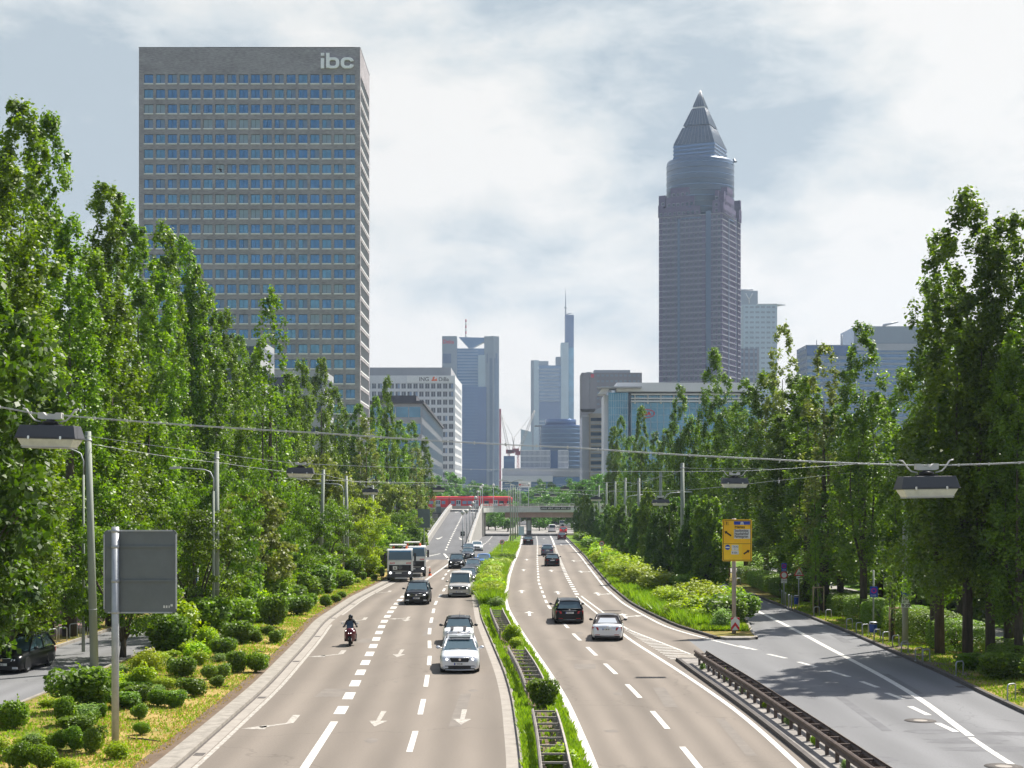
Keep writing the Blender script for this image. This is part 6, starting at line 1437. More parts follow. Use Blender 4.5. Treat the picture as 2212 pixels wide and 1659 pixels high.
def wire(pts, r, label, clips=0, cable=0, beads=None):
    """span wire through the given points; small clips carry the cable below it"""
    o = empty('span_wire', pts[0], 0, label, 'wire', 'span wires over the motorway'); o0 = Vector(pts[0]); P = [Vector(p) for p in pts]
    fine = []
    for i in range(len(P)-1):
        n = 10; a, b = P[i], P[i+1]; L_ = (b-a).length
        for k in range(n):
            t = k/n; q = a+(b-a)*t; q.z -= 4*t*(1-t)*L_*.004; fine.append(q)
    fine.append(P[-1])
    mb = MB(); mb.tube([q-o0 for q in fine], r, 6); mb.build('wire', 'steel', o)
    if cable:
        mb = MB(); mb.tube([q-o0-Vector((0, 0, .018)) for q in fine], cable, 6); mb.build('cable', 'offwhite', o)
    if clips:
        mb = MB(); acc_ = 0
        for i in range(len(fine)-1):
            d = (fine[i+1]-fine[i]).length
            while acc_ < d: 
                q = fine[i]+(fine[i+1]-fine[i])*acc_/d-o0; mb.cbox((q.x, q.y, q.z-.01), (.032, .035, .06)); acc_ += clips
            acc_ -= d
        mb.build('clips', 'offwhite', o)['kind'] = 'stuff'
    return o
W_ = lambda x, y, Y: (PX(x, Y), Y, PZ(y, Y))
Ya, Yb = A.location.y, B_.location.y
wire([W_(-260, 850, Ya-2), W_(-6, 877, Ya), W_(83, 893, Ya), W_(135, 896, Ya), W_(178, 900, Ya+.0), W_(700, 935, 31.6), W_(1240, 966, 32), W_(1659, 991, 32.4), W_(1941, 1003, Yb), W_(1975, 1004, Yb), W_(2032, 1004, Yb), W_(2080, 1003, Yb), W_(2290, 994, Yb)], .006, 'nearest span wire with its pale cable running right across the whole picture', 1.55*.42, .007)
Yc, Yd = C_.location.y, D_.location.y
wire([W_(-160, 905, 68), (LP[0][0], LP[0][1]-.2, PZ(944, LP[0][1])), W_(467, 980, 71), W_(612, 998, Yc), W_(686, 1003, Yc), W_(1100, 1015, 72), W_(1560, 1018, Yd), W_(1612, 1017, Yd), W_(1900, 998, 74), W_(2290, 959, 76)], .010, 'second span wire carrying the two middle-sized lamps', .95)
wire([(LP[0][0], LP[0][1]-.2, PZ(960, LP[0][1])), W_(480, 1000, 88), W_(700, 1025, 110), W_(780, 1042, 122), W_(820, 1043, 122), W_(1080, 1052, 122), W_(1390, 1062, 112), W_(1460, 1060, 112), W_(1660, 1040, 100), W_(2290, 966, 90)], .011, 'third thinner span wire passing the small lamps', 1.5)
wire([W_(560, 1030, 130), W_(935, 1043, 152), W_(960, 1043, 152), W_(1270, 1068, 170), W_(1304, 1066, 170), (RP[1][0], RP[1][1], RP[1][2]-.4)], .013, 'fourth faint span wire above the train', 2.0)
wire([W_(880, 1050, 210), W_(1208, 1046, 213), W_(1234, 1045, 213), (RP[3][0], RP[3][1], RP[3][2]-.5)], .014, 'faint span wire above the bridge', 2.2)
for i in range(5):
    a, b = RP[i], RP[i+1]; wire([(a[0], a[1], a[2]-.5), (b[0], b[1], b[2]-.5)], .012, ['wire between the nearest and second tall posts of the planted island', 'wire between the second and third tall posts of the planted island', 'wire between the third and fourth tall posts of the planted island', 'wire between the fourth and fifth tall posts of the planted island', 'wire between the fifth and sixth tall posts of the planted island'][i])
wire([(RP[0][0], RP[0][1], RP[0][2]-.4), W_(1660, 1012, 112)], .012, 'wire leaving the nearest island post to the right')
# arm lamps: curved arm with a flat head
def armlamp(x, y, hx_, hy, Y, label, base=.1, group='arm lamps of the side roads'):
    X = PX(x, Y); o = empty('street_lamp', (X, Y, base), 0, label, 'street lamp', group); zt = PZ(y, Y)-base; dx = PX(hx_, Y)-X; zh = PZ(hy, Y)-base
    mb = MB(); mb.tube([(0, 0, 0), (0, 0, zt-1.2)], [.09, .06], 10); mb.build('shaft', 'pole', o)
    mb = MB(); mb.tube([(0, 0, zt-1.2), (0, 0, zt-.5), (dx*.08, 0, zt-.12), (dx*.22, 0, zt), (dx*.85, 0, zh)], .04, 8); mb.build('arm', 'steel', o)
    mb = MB(); s_ = 1 if dx > 0 else -1; mb.add([(dx*.83, -.14, zh-.07), (dx*.83, .14, zh-.07), (dx*.83, .1, zh+.07), (dx*.83, -.1, zh+.07), (dx*1.0+.28*s_, -.12, zh-.09), (dx+.28*s_, .12, zh-.09), (dx+.2*s_, .08, zh+.05), (dx+.2*s_, -.08, zh+.05)], [(0, 1, 2, 3), (4, 7, 6, 5), (0, 4, 5, 1), (1, 5, 6, 2), (2, 6, 7, 3), (3, 7, 4, 0)]); mb.build('lamp_head', 'offwhite', o)
armlamp(461, 1015, 376, 1010, 86, 'thin arm lamp beside the second left post, its head reaching left')
armlamp(180, 975, 110, 960, 78, 'arm lamp mostly hidden in leaves left of the leaning post')
armlamp(742, 1046, 690, 1044, 140, 'arm lamp with its head beside the pair of grey-green posts')
for i, (x, y, hx_, hy, Y) in enumerate(((1690, 1025, 1622, 1037, 128), (1500, 1062, 1436, 1058, 160), (1690, 1040, 1560, 1020, 140), (1400, 1072, 1355, 1075, 196), (1345, 1086, 1310, 1088, 240))):
    pass
for i, (x, hx_, y, Y) in enumerate(((1440, 1480, 1063, 150), (1341, 1385, 1070, 190), (1290, 1322, 1083, 235))):
    X = PX(x, Y)+2
for i, (xh, yh, x2, y2, Y) in enumerate(((1708, 1061, 1620, 1066, 150), (1490, 1062, 1436, 1066, 168), (1400, 1068, 1352, 1082, 190), (1547, 1075, 1500, 1080, 172))):
    X = PX(x2, Y); armlamp(x2, yh+3, xh if i else 1560, yh, Y, ['arm lamp reaching left over the hornbeams below the wires, closest one', 'arm lamp with bright head beside the nearest island post', 'small arm lamp behind the third island post', 'small arm lamp with head reaching right behind the island trees'][i])
# globe lamps along the ramp
for i, (xh, yh, Y, zb, xr) in enumerate(((999.6, 1107, 222, .1, -6.9), (1008.2, 1104, 238, .6, 0), (1015, 1096, 252, 1.6, 0), (1021.4, 1087, 268, 2.6, 0), (1027.2, 1075, 284, 3.5, 0), (1032.4, 1063, 300, 4.4, 0), (1038, 1054, 314, 5.1, 0), (1042.4, 1048.6, 328, 5.7, 0), (1065.8, 1048, 331, 5.95, 0), (1142, 1046, 332, 5.95, 0))):
    X = PX(xh, Y); zt = PZ(yh, Y); o = empty('globe_lamp', (X, Y, zb), 0, ORD[i]+' of the thin globe lamps along the ramp and bridge', 'street lamp', 'globe lamps along the ramp and bridge')
    mb = MB(); mb.tube([(0, 0, 0), (0, 0, zt-zb-.2)], [.08, .055], 8); mb.build('shaft', 'steel', o)
    mb = MB(); mb.sphere((0, 0, zt-zb), .30, 10); mb.build('globe', 'offwhite', o)
    mb = MB(); mb.cyl((0, 0, zt-zb-.34), (0, 0, zt-zb-.24), .13, 10); mb.build('collar', 'black', o)

# ------------------------------------------------------------------ signs
def panel(mb, x0, z0, x1, z1, y0, y1, r=.06, mi=0, n=4):
    pts = []
    for (cx_, cz_, a0) in ((x1-r, z1-r, 0), (x0+r, z1-r, 90), (x0+r, z0+r, 180), (x1-r, z0+r, 270)):
        for q in range(n+1): a = R(a0+90*q/n); pts.append((cx_+r*math.cos(a), cz_+r*math.sin(a)))
    k = len(pts); mb.add([(p[0], y0, p[1]) for p in pts]+[(p[0], y1, p[1]) for p in pts], [tuple(range(k))[::-1], tuple(range(k, 2*k))]+[(i, (i+1) % k, k+(i+1) % k, k+i) for i in range(k)], mi)
def disc(mb, cx_, cz_, r, y, mi=0, n=28, th_=.004):
    pts = [(cx_+r*math.cos(2*PI*k/n), cz_+r*math.sin(2*PI*k/n)) for k in range(n)]
    mb.add([(p[0], y, p[1]) for p in pts]+[(p[0], y+th_, p[1]) for p in pts], [tuple(range(n)), tuple(range(2*n-1, n-1, -1))]+[(k, n+k, n+(k+1) % n, (k+1) % n) for k in range(n)], mi)
def polyp(mb, pts, y, th_=.004, mi=0):
    k = len(pts); ar = sum(pts[i][0]*pts[(i+1) % k][1]-pts[(i+1) % k][0]*pts[i][1] for i in range(k))
    if ar < 0: pts = pts[::-1]
    mb.add([(p[0], y, p[1]) for p in pts]+[(p[0], y+th_, p[1]) for p in pts], [tuple(range(k)), tuple(range(2*k-1, k-1, -1))]+[(i, k+i, k+(i+1) % k, (i+1) % k) for i in range(k)], mi)
# big sign seen from behind
X, Y = G(249, 1607, .1); s = Y/F; X0 = X
o = empty('road_sign', (X, Y, .1), 0, 'large grey back of a road sign on one thick post at the left foreground', 'road sign')
mb = MB(); mb.tube([(0, 0, 0), (0, 0, PZ(1138, Y)-.1)], .118, 16); mb.build('post', 'steel', o)
mb = MB(); panel(mb, PX(221.5, Y)-X, PZ(1325.5, Y)-.1, PX(380, Y)-X, PZ(1145, Y)-.1, .13, .16, .14, 0, 6); mb.build('panel', 'signback', o)
mb = MB(); x0, x1, z0, z1 = PX(221.5, Y)-X, PX(380, Y)-X, PZ(1325.5, Y)-.1, PZ(1145, Y)-.1
mb.box(x0+.14, .10, z1-.045, x1-.14, .13, z1); mb.box(x0+.14, .10, z0, x1-.14, .13, z0+.045); mb.box(x0, .10, z0+.14, x0+.045, .13, z1-.14); mb.box(x1-.045, .10, z0+.14, x1, .13, z1-.14); mb.build('frame', 'steel', o)
mb = MB()
for y in (1181, 1255): z = PZ(y, Y)-.1; mb.box(x0+.05, .085, z-.03, x1-.05, .129, z+.03)
mb.build('crossbar', 'signback', o)
mb = MB()
for y in (1147, 1181, 1255, 1322): z = PZ(y, Y)-.1; mb.lathe([(.128, z-.05), (.128, z+.05)], 16)
mb.build('clamp', 'steel', o)
mb = MB()
for (dx, dz, w_, h_) in ((0, 0, .05, .08), (.08, 0, .05, .08), (.17, 0, .03, .08), (.23, .05, .07, .07)): mb.box(x1-.43+dx, .126, z0+.17+dz, x1-.43+dx+w_, .1295, z0+.17+dz+h_)
mb.build('sticker', 'sign_white', o)
# yellow direction sign with chevron marker
X, Y = G(1585.5, 1368, .115); s = Y/F
o = empty('direction_sign', (X, Y, .115), 0, 'yellow direction sign to Hanau, Stadtmitte, Hauptbahnhof and Palmengarten', 'direction sign')
zz = lambda y: PZ(y, Y)-.115; xx = lambda x: PX(x, Y)-X
mb = MB(); mb.tube([(0, 0, 0), (0, 0, zz(1119.5))], [.125, .12], 16); mb.build('post', 'pole_rust', o)
mb = MB(); panel(mb, xx(1559.8), zz(1212), xx(1623.2), zz(1122), -.17, -.14, .07, 0, 5); P_ = mb.build('panel', 'sign_yellow', o)
def bar(mb, x0, z0, x1, z1, y=-.1745, t=.004, mi=0): mb.box(x0, y, z0, x1, y+t, z1, mi)
mb = MB(); a0, a1, b0, b1 = xx(1561.4), xx(1621.4), zz(1210.3), zz(1124); t = .028
bar(mb, a0, b0, a1, b0+t); bar(mb, a0, b1-t, a1, b1); bar(mb, a0, b0+t, a0+t, b1-t); bar(mb, a1-t, b0+t, a1, b1-t); bar(mb, a0+t, zz(1174.8), a1-t, zz(1174.0)); 
q0, q1, r0, r1 = xx(1563.5), xx(1573), zz(1134), zz(1127); bar(mb, q0, r0, q1, r0+.012); bar(mb, q0, r1-.012, q1, r1); bar(mb, q0, r0+.012, q0+.012, r1-.012); bar(mb, q1-.012, r0+.012, q1, r1-.012)
mb.build('border', 'sign_black', P_)
mb = MB(); bar(mb, xx(1602), b0+t+.003, a1-t-.003, zz(1174.8)-.003); mb.build('field', 'sign_yellow', P_)
mb = MB(); bar(mb, a0+t+.003, b0+t+.003, xx(1602)-.002, zz(1174.8)-.003); mb.build('field', 'sign_yellow_b', P_)
mb = MB(); bar(mb, xx(1584.5), zz(1133.5), xx(1619.3), zz(1126)); mb.build('field', 'sign_blue', P_)
cx_ = xx(1601.9); mb = MB()     # motorway symbol: two carriageways under a bridge
polyp(mb, [(cx_-.105, zz(1133)), (cx_-.02, zz(1133)), (cx_-.012, zz(1127)), (cx_-.045, zz(1127))], -.179); polyp(mb, [(cx_+.105, zz(1133)), (cx_+.02, zz(1133)), (cx_+.012, zz(1127)), (cx_+.045, zz(1127))], -.179); bar(mb, cx_-.1, zz(1129.6), cx_+.1, zz(1128.7), -.183); mb.build('symbol', 'sign_white', P_)
mb = MB(); panel(mb, xx(1584.5), zz(1163.5), xx(1619.5), zz(1143), -.1745, -.1705, .02); mb.build('field', 'sign_white', P_)
text('8', .20, 'sign_black', P_, 'lettering', (xx(1566.8), -.178, zz(1132.6)), bold=.003)
text('Hanau', .235, 'sign_black', P_, 'lettering', (xx(1586), -.178, zz(1140.8)), bold=.003, sx=.98)
for t_, yb, sx_ in (('Stadtmitte', 1148.6, .90), ('Hauptbahnhof', 1155.2, .66), ('Palmengarten', 1161.3, .68)): text(t_, .215, 'sign_black', P_, 'lettering', (xx(1585.6), -.183, zz(yb)), bold=.002, sx=sx_)
def sarrow(mb, x0, z0, x1, z1, w_=.045, hd_=.11, y=-.183):
    d = Vector((x1-x0, z1-z0)); L_ = d.length; d.normalize(); n_ = Vector((-d.y, d.x)); e = Vector((x0, z0)); f = e+d*(L_-hd_*1.25); g_ = e+d*L_
    polyp(mb, [tuple(e+n_*w_), tuple(e-n_*w_), tuple(f-n_*w_), tuple(f+n_*w_)], y); polyp(mb, [tuple(f+n_*hd_), tuple(f-n_*hd_), tuple(g_)], y-.001)
mb = MB(); sarrow(mb, xx(1578.5), zz(1157.3), xx(1564), zz(1147.3)); mb.build('arrow', 'sign_black', P_)
mb = MB(); sarrow(mb, xx(1605.5), zz(1196.5), xx(1618.3), zz(1188.3)); mb.build('arrow', 'sign_black', P_)
mb = MB(); disc(mb, xx(1570.8), zz(1182), 5.7*s, -.178); dd = mb.build('bus_symbol', 'sign_blue', P_)
mb = MB(); bar(mb, xx(1566), zz(1183.5), xx(1575.6), zz(1180.8), -.183); mb.build('bus', 'sign_white', P_)
mb = MB(); panel(mb, xx(1579.6), zz(1188.3), xx(1594.2), zz(1177), -.1785, -.1745, .02); panel(mb, xx(1578.6), zz(1197.3), xx(1594.9), zz(1189), -.1785, -.1745, .02); mb.build('plate', 'sign_white', P_)
text('TAXI', .16, 'sign_black', P_, 'lettering', (xx(1581), -.183, zz(1182.8)), sx=.95); text('frei', .07, 'sign_black', P_, 'lettering', (xx(1584.5), -.183, zz(1186.5))); text('8-20h', .14, 'sign_black', P_, 'lettering', (xx(1580.2), -.183, zz(1195.3)), sx=.95)
mb = MB()
for z in (zz(1207), zz(1127)): mb.box(-.2, -.139, z-.03, .2, -.09, z+.03)
mb.build('clamp', 'steel', o)
mk_ = empty('chevron_marker', (X, Y-.16, .115), 0, 'red and white chevron marker board at the foot of the yellow sign post', 'traffic marker')
mb = MB(); panel(mb, xx(1578), zz(1360.5), xx(1596.8), zz(1333), .0, .02, .01); mb.build('board', 'sign_white', mk_)
x0, x1, xm = xx(1578)+.005, xx(1596.8)-.005, xx(1587.4); mb = MB()
for (yl, yc) in ((1355.5, 1343.5), (1343.6, 1331.6)):
    top = lambda y: min(zz(y), zz(1333.2))
    polyp(mb, [(x0, zz(yl+0)), (xm, zz(yc)), (xm, zz(yc)-.20), (x0, zz(yl)-.20)], -.006) if yc > 1333 else None
    polyp(mb, [(x1, zz(yl+0)), (xm, zz(yc)), (xm, zz(yc)-.20), (x1, zz(yl)-.20)], -.006) if yc > 1333 else None
polyp(mb, [(x0, zz(1333.4)), (x0, zz(1340)), (xm-.05, zz(1333.4))], -.006); polyp(mb, [(x1, zz(1333.4)), (x1, zz(1340)), (xm+.05, zz(1333.4))], -.006)
mb.build('stripes', 'sign_red', mk_)
# speed limit signs
def limit50(x, y, dpx, zt, label):
    Y = .6*F/dpx; X = PX(x, Y); z = PZ(y, Y); o = empty('speed_limit_sign', (X, Y, .1), 0, label, 'traffic sign', 'speed limit signs')
    mb = MB(); mb.tube([(0, 0, 0), (0, 0, z+.2)], .035, 8); mb.build('post', 'steel', o)
    mb = MB(); disc(mb, 0, z-.1, .3, -.06, 0, 28, .012); p = mb.build('disc', 'sign_white', o)
    n = 28; mb = MB()
    for k in range(n):
        a, b = 2*PI*k/n, 2*PI*(k+1)/n
        mb.add([(.3*math.cos(a), -.064, z-.1+.3*math.sin(a)), (.3*math.cos(b), -.064, z-.1+.3*math.sin(b)), (.225*math.cos(b), -.064, z-.1+.225*math.sin(b)), (.225*math.cos(a), -.064, z-.1+.225*math.sin(a))], [(0, 1, 2, 3)])
    mb.build('ring', 'sign_red', p)
    text('50', .3, 'sign_black', p, 'number', (-.175, -.067, z-.2), bold=.012)
limit50(1084.4, 1171, 10, 2, 'round 50 speed limit sign in the tall grass of the central strip'); limit50(1299.8, 1174, 11, 2, 'round 50 speed limit sign on the planted island below the hornbeams'); limit50(1014.4, 1143, 6.6, 2, 'small round speed limit sign right of the ramp road')
# smaller sign backs and boards near the ramp
def board(x0, y0, x1, y1, Y, mat, label, name='road_sign', zb=0.0, two=False, cat='road sign'):
    X = PX((x0+x1)/2, Y); o = empty(name, (X, Y, zb), 0, label, cat); w_ = PX(x1, Y)-PX(x0, Y)
    mb = MB(); panel(mb, -w_/2, PZ(y1, Y)-zb, w_/2, PZ(y0, Y)-zb, -.05, -.02, .04); mb.build('panel', mat, o)
    mb = MB(); mb.box(-w_/2+.04, -.019, PZ((y0+y1)/2, Y)-zb-.04, w_/2-.04, .01, PZ((y0+y1)/2, Y)-zb+.04); mb.box(-w_/2+.05, -.055, PZ((y0*.6+y1*.4), Y)-zb-.03, w_/2-.05, -.051, PZ((y0*.6+y1*.4), Y)-zb+.03); mb.build('crossbar', 'signback' if mat == 'signback' else 'steel', o)
    mb = MB(); 
    for sx_ in ((-w_*.32, w_*.32) if two else (0,)): mb.tube([(sx_, .05, 0), (sx_, .05, PZ(y0, Y)-zb-.1)], .07, 8)
    mb.build('post', 'steel', o); return o
board(903, 1099.5, 929, 1140, 212, 'signback', 'grey sign back among trees left of the ramp')
board(994.7, 1148, 1004, 1158, 224, 'black', 'small black sign board on a thin post between ramp and motorway')
board(942.5, 1094, 952.8, 1108.5, 318, 'signback', 'blue-grey sign back on the left parapet top of the ramp', zb=RZ(318)); board(1029, 1096, 1039.7, 1110, 331, 'signback', 'blue-grey sign back where ramp and bridge meet', zb=5.9)
board(1120, 1137, 1132, 1156, 300, 'tower_pale', 'pale blue information board left of the bridge pillar')
board(911, 1181, 917, 1189, 205, 'black', 'small dark sign board on the grass left of the ramp foot')
b = board(1120, 1039, 1147, 1053, 430, 'white', 'white billboard with a small red emblem and writing above the bridge', name='billboard', two=True, cat='billboard')
text('Sparkasse', .62, 'sign_red', b, 'lettering', (-.9, -.07, PZ(1049, 430)), sx=.9)
mb = MB(); disc(mb, -1.35, PZ(1047, 430), .3, -.07); mb.build('emblem', 'sign_red', b)
b = board(1314, 1118, 1330, 1130, 175, 'white', 'white board with a black dot showing between the hornbeams') if False else board(1283, 1116, 1298, 1122.5, 230, 'white', 'low white board with a dark spot showing between the far hornbeams')
mb = MB(); disc(mb, -.25, PZ(1119.5, 230), .16, -.06); mb.build('spot', 'black', b)
# signs of the bus road
def taxi_sign(o, z0, z1, x0, x1, y=-.06):
    mb = MB(); panel(mb, x0, z0, x1, z1, y, y+.015, .03); p = mb.build('panel', 'sign_blue', o)
    cx_ = (x0+x1)/2; hh = z1-z0; mb = MB(); disc(mb, cx_, z1-hh*.38, hh*.25, y-.005); mb.build('symbol', 'magenta', p)
    mb = MB(); disc(mb, cx_, z1-hh*.38, hh*.14, y-.0095); mb.build('symbol_core', 'sign_blue', p)
    text('TAXI', hh*.25, 'tower_pale', p, 'lettering', (x0+(x1-x0)*.12, y-.008, z0+hh*.08), sx=.85, bold=.002)
Y = 113.5; X = PX(1693.4, Y); o = empty('traffic_sign', (X, Y, .11), 0, 'post with blue taxi sign above a round no-entry-for-vehicles sign and white plate', 'traffic sign'); zz = lambda y: PZ(y, Y)-.11; s = Y/F
mb = MB(); mb.tube([(0, 0, 0), (0, 0, zz(1217))], .05, 8); mb.build('post', 'steel', o); taxi_sign(o, zz(1234), zz(1216), -5.6*s, 5.6*s)
mb = MB(); disc(mb, 0, zz(1242.3), 8*s, -.06, 0, 28, .014); p = mb.build('disc', 'sign_red', o); mb = MB(); disc(mb, 0, zz(1242.3), 5.7*s, -.065); mb.build('disc_face', 'sign_white', p)
mb = MB(); panel(mb, -6.4*s, zz(1259.5), 6.4*s, zz(1250), -.06, -.045, .02); p = mb.build('plate', 'sign_white', o); text('TAXI', .19, 'sign_black', p, 'lettering', (-.2, -.065, zz(1255.5)), sx=.9); text('frei', .1, 'sign_black', p, 'lettering', (-.09, -.065, zz(1258.8)))
Y = 110; X = PX(1725.4, Y); o = empty('traffic_sign', (X, Y, .11), 0, 'triangular red-bordered bicycle warning sign with arrow plate', 'traffic sign'); zz = lambda y: PZ(y, Y)-.11; s = Y/F
mb = MB(); mb.tube([(0, 0, 0), (0, 0, zz(1224))], .035, 8); mb.build('post', 'steel', o)
mb = MB(); polyp(mb, [(-11*s, zz(1243.8)), (11*s, zz(1243.8)), (0, zz(1222.5))], -.06, .014); p = mb.build('triangle', 'sign_red', o)
mb = MB(); polyp(mb, [(-7.6*s, zz(1241.7)), (7.6*s, zz(1241.7)), (0, zz(1226.8))], -.065); mb.build('triangle_face', 'sign_white', p)
mb = MB()
for dx in (-.09, .09):
    for k in range(12): a, b_ = 2*PI*k/12, 2*PI*(k+1)/12; mb.add([(dx+.065*math.cos(a), -.07, zz(1239.3)+.065*math.sin(a)), (dx+.065*math.cos(b_), -.07, zz(1239.3)+.065*math.sin(b_)), (dx+.045*math.cos(b_), -.07, zz(1239.3)+.045*math.sin(b_)), (dx+.045*math.cos(a), -.07, zz(1239.3)+.045*math.sin(a))], [(0, 1, 2, 3)])
for (a, b_) in (((-.09, 0), (-.03, .1)), ((-.03, .1), (.06, .1)), ((.06, .1), (.09, 0)), ((.0, 0), (.06, .1)), ((-.09, 0), (0, 0))): mb.tube([(a[0], -.07, zz(1239.3)+a[1]), (b_[0], -.07, zz(1239.3)+b_[1])], .01, 4)
mb.build('bicycle_symbol', 'sign_black', p)
mb = MB(); panel(mb, -5.3*s, zz(1250), 5.3*s, zz(1244.5), -.06, -.045, .02); p = mb.build('plate', 'sign_white', o); mb = MB(); bar(mb, -.1, zz(1247.3)-.02, .1, zz(1247.3)+.02, -.065); polyp(mb, [(.1, zz(1247.3)-.06), (.1, zz(1247.3)+.06), (.16, zz(1247.3))], -.065); mb.build('arrow', 'sign_black', p)
Y = 87.8; X = PX(1887, Y); o = empty('traffic_sign', (X, Y, .11), 0, 'blue taxi sign with magenta ring on a green pole beside the near litter bin', 'traffic sign'); zz = lambda y: PZ(y, Y)-.11; s = Y/F
mb = MB(); mb.tube([(0, 0, 0), (0, 0, zz(1231))], .05, 10); mb.build('post', 'pole', o); taxi_sign(o, zz(1290.2), zz(1266.8), -8.2*s, 8.4*s, -.07)
X, Y = G(1955.4, 1394, .11); s = Y/F; o = tapered('span_wire_post', 'pole', X, Y, .11, 11.0, .17, .13, 'thick grey-green post carrying the round blue bus sign and TAXI 8-20h plates', 'pole', None); zz = lambda y: PZ(y, Y)-.11
mb = MB(); disc(mb, -.05, zz(1277), 10*s, -.24, 0, 28, .015); p = mb.build('bus_sign', 'sign_blue', o); mb = MB(); panel(mb, -.05-6.5*s, zz(1279.5), -.05+6.5*s, zz(1274.5), -.247, -.243, .03); mb.build('bus_symbol', 'sign_white', p)
mb = MB(); panel(mb, -.05-7.8*s, zz(1300.3), -.05+7.8*s, zz(1289), -.24, -.225, .03); p = mb.build('plate', 'sign_white', o); text('TAXI', .19, 'sign_black', p, 'lettering', (-.05-6.2*s, -.246, zz(1295.5)), bold=.003); text('frei', .09, 'sign_black', p, 'lettering', (-.14, -.246, zz(1299.3)))
mb = MB(); panel(mb, -.05-9.4*s, zz(1311.5), -.05+9.6*s, zz(1302), -.24, -.225, .03); p = mb.build('plate', 'sign_white', o); text('8-20h', .22, 'sign_black', p, 'lettering', (-.05-7.6*s, -.246, zz(1309.8)), bold=.004)
# litter bins
def litter_bin(X, Y, wd, zb, zt, label):
    o = empty('litter_bin', (X, Y, .11), 0, label, 'litter bin', 'blue litter bins')
    mb = MB(); mb.lathe([(wd*.40, zb), (wd*.46, zb+.04), (wd*.5, zt-.14), (wd*.5, zt-.13)], 20); mb.build('body', 'bin_blue', o)
    mb = MB(); mb.lathe([(wd*.51, zt-.13), (wd*.5, zt-.03), (wd*.38, zt), (.02, zt+.01)], 20); mb.build('lid', 'steel', o)
    for dx in (-wd*.26, wd*.22):
        mb = MB(); mb.box(dx-.09, -wd*.515, zt-.1, dx+.07, -wd*.43, zt-.04); mb.build('opening', 'black', o)
    mb = MB(); 
    for dx in (-.1, .1): mb.tube([(dx, wd*.35, 0), (dx, wd*.35, zt-.2)], .025, 6)
    mb.build('stand', 'steel', o)
X, Y = G(1886, 1375, .11); s = Y/F; litter_bin(X, Y, 17*s, PZ(1366, Y)-.11, PZ(1343, Y)-.11, 'near blue litter bin on the right verge below the taxi sign')
X, Y = G(1720, 1316, .11); s = Y/F; litter_bin(X, Y, 10.5*s, PZ(1305, Y)-.11, PZ(1286, Y)-.11, 'far blue litter bin beside the bollards and bicycle warning sign')
for i, (x, y) in enumerate(((1689, 1303), (1704, 1314), (1710, 1316), (1697, 1309))):
    X, Y = G(x, y, .11); o = empty('bollard', (X, Y, .11), 0, ['bollard left of the round sign post', 'second bollard to the right of the round sign post', 'bollard closest to the far litter bin', 'bollard just right of the round sign post'][i], 'bollard', 'grey bollards beside the far litter bin'); mb = MB(); mb.lathe([(.05, 0), (.05, .85), (.065, .86), (.065, .94), (.03, 1.0)], 10); mb.build('shaft', 'steel', o)
    mb = MB(); mb.lathe([(.09, 0), (.09, .02), (.05, .03)], 10); mb.build('base', 'steel', o)
# metal hoops
def hoop(X, Y, hh, label, group, rz=1.2, wd=.55):
    o = empty('metal_hoop', (X, Y, .11), rz, label, 'hoop', group); mb = MB(); r = .1
    mb.tube([(-wd/2, 0, 0), (-wd/2, 0, hh-r), (-wd/2+.03, 0, hh-.03), (-wd/2+r, 0, hh), (wd/2-r, 0, hh), (wd/2-.03, 0, hh-.03), (wd/2, 0, hh-r), (wd/2, 0, 0)], .028, 8); mb.build('bow', 'steel', o)
    mb = MB()
    for x in (-wd/2, wd/2): mb.cyl((x, 0, -.0), (x, 0, .02), .06, 8)
    mb.build('base', 'steel', o)
hp = [(1835, 1359), (1856, 1368), (1869.5, 1372), (1895, 1384), (1914, 1390), (1935, 1398), (1954.5, 1412), (1985, 1427), (2001, 1430.5), (2073, 1459), (2185, 1512), (1764, 1331), (1790, 1338), (1595, 1264)]
hp.sort(key=lambda t: -t[1])
for i, (x, y) in enumerate(hp):
    X, Y = G(x, y, .11); hoop(X, Y, .62, ORD[i]+' low metal hoop along the right kerb', 'metal hoops along the right kerb', .7)
for i, (x, y) in enumerate(((114, 1389), (136, 1385), (159, 1376), (181, 1373))):
    X, Y = G(x, y, .11); hoop(X, Y, .75, ORD[i]+' pale metal hoop on the dry strip behind the black van on the left', 'metal hoops on the left strip', 1.1, .6)
# tree stakes
def stakes(X, Y, wd, hh, label):
    o = empty('tree_stakes', (X, Y, .11), .3, label, 'tree support', 'wooden tree supports')
    P4 = [(-wd/2, -wd/2), (wd/2, -wd/2), (wd/2, wd/2), (-wd/2, wd/2)]
    for p in P4[:3]: mb = MB(); mb.cyl((p[0], p[1], 0), (p[0], p[1], hh), .045, 8); mb.build('stake', 'wood', o)
    for k in range(2): a, b_ = P4[k], P4[k+1]; mb = MB(); mb.tube([(a[0], a[1], hh-.08), (b_[0], b_[1], hh-.08)], .04, 6); mb.build('crossbar', 'wood', o)
X, Y = G(1932, 1384, .11); stakes(X, Y+.5, .8, 1.85, 'wooden three-post tree support left of the thick sign post'); 
X2, Y2 = G(1765, 1326, .11); stakes(X2, Y2+.5, .8, 1.85, 'wooden three-post tree support near the far litter bin')
for i, (a, b_) in enumerate(((X, Y+.5), (X2, Y2+.5))): place_tree('young_tree', SPARSE[0], a, b_, .11, .22+.05*i, .28, i, ['young thin tree inside the near wooden support', 'young thin tree inside the far wooden support'][i], 'tree', 'young staked trees')
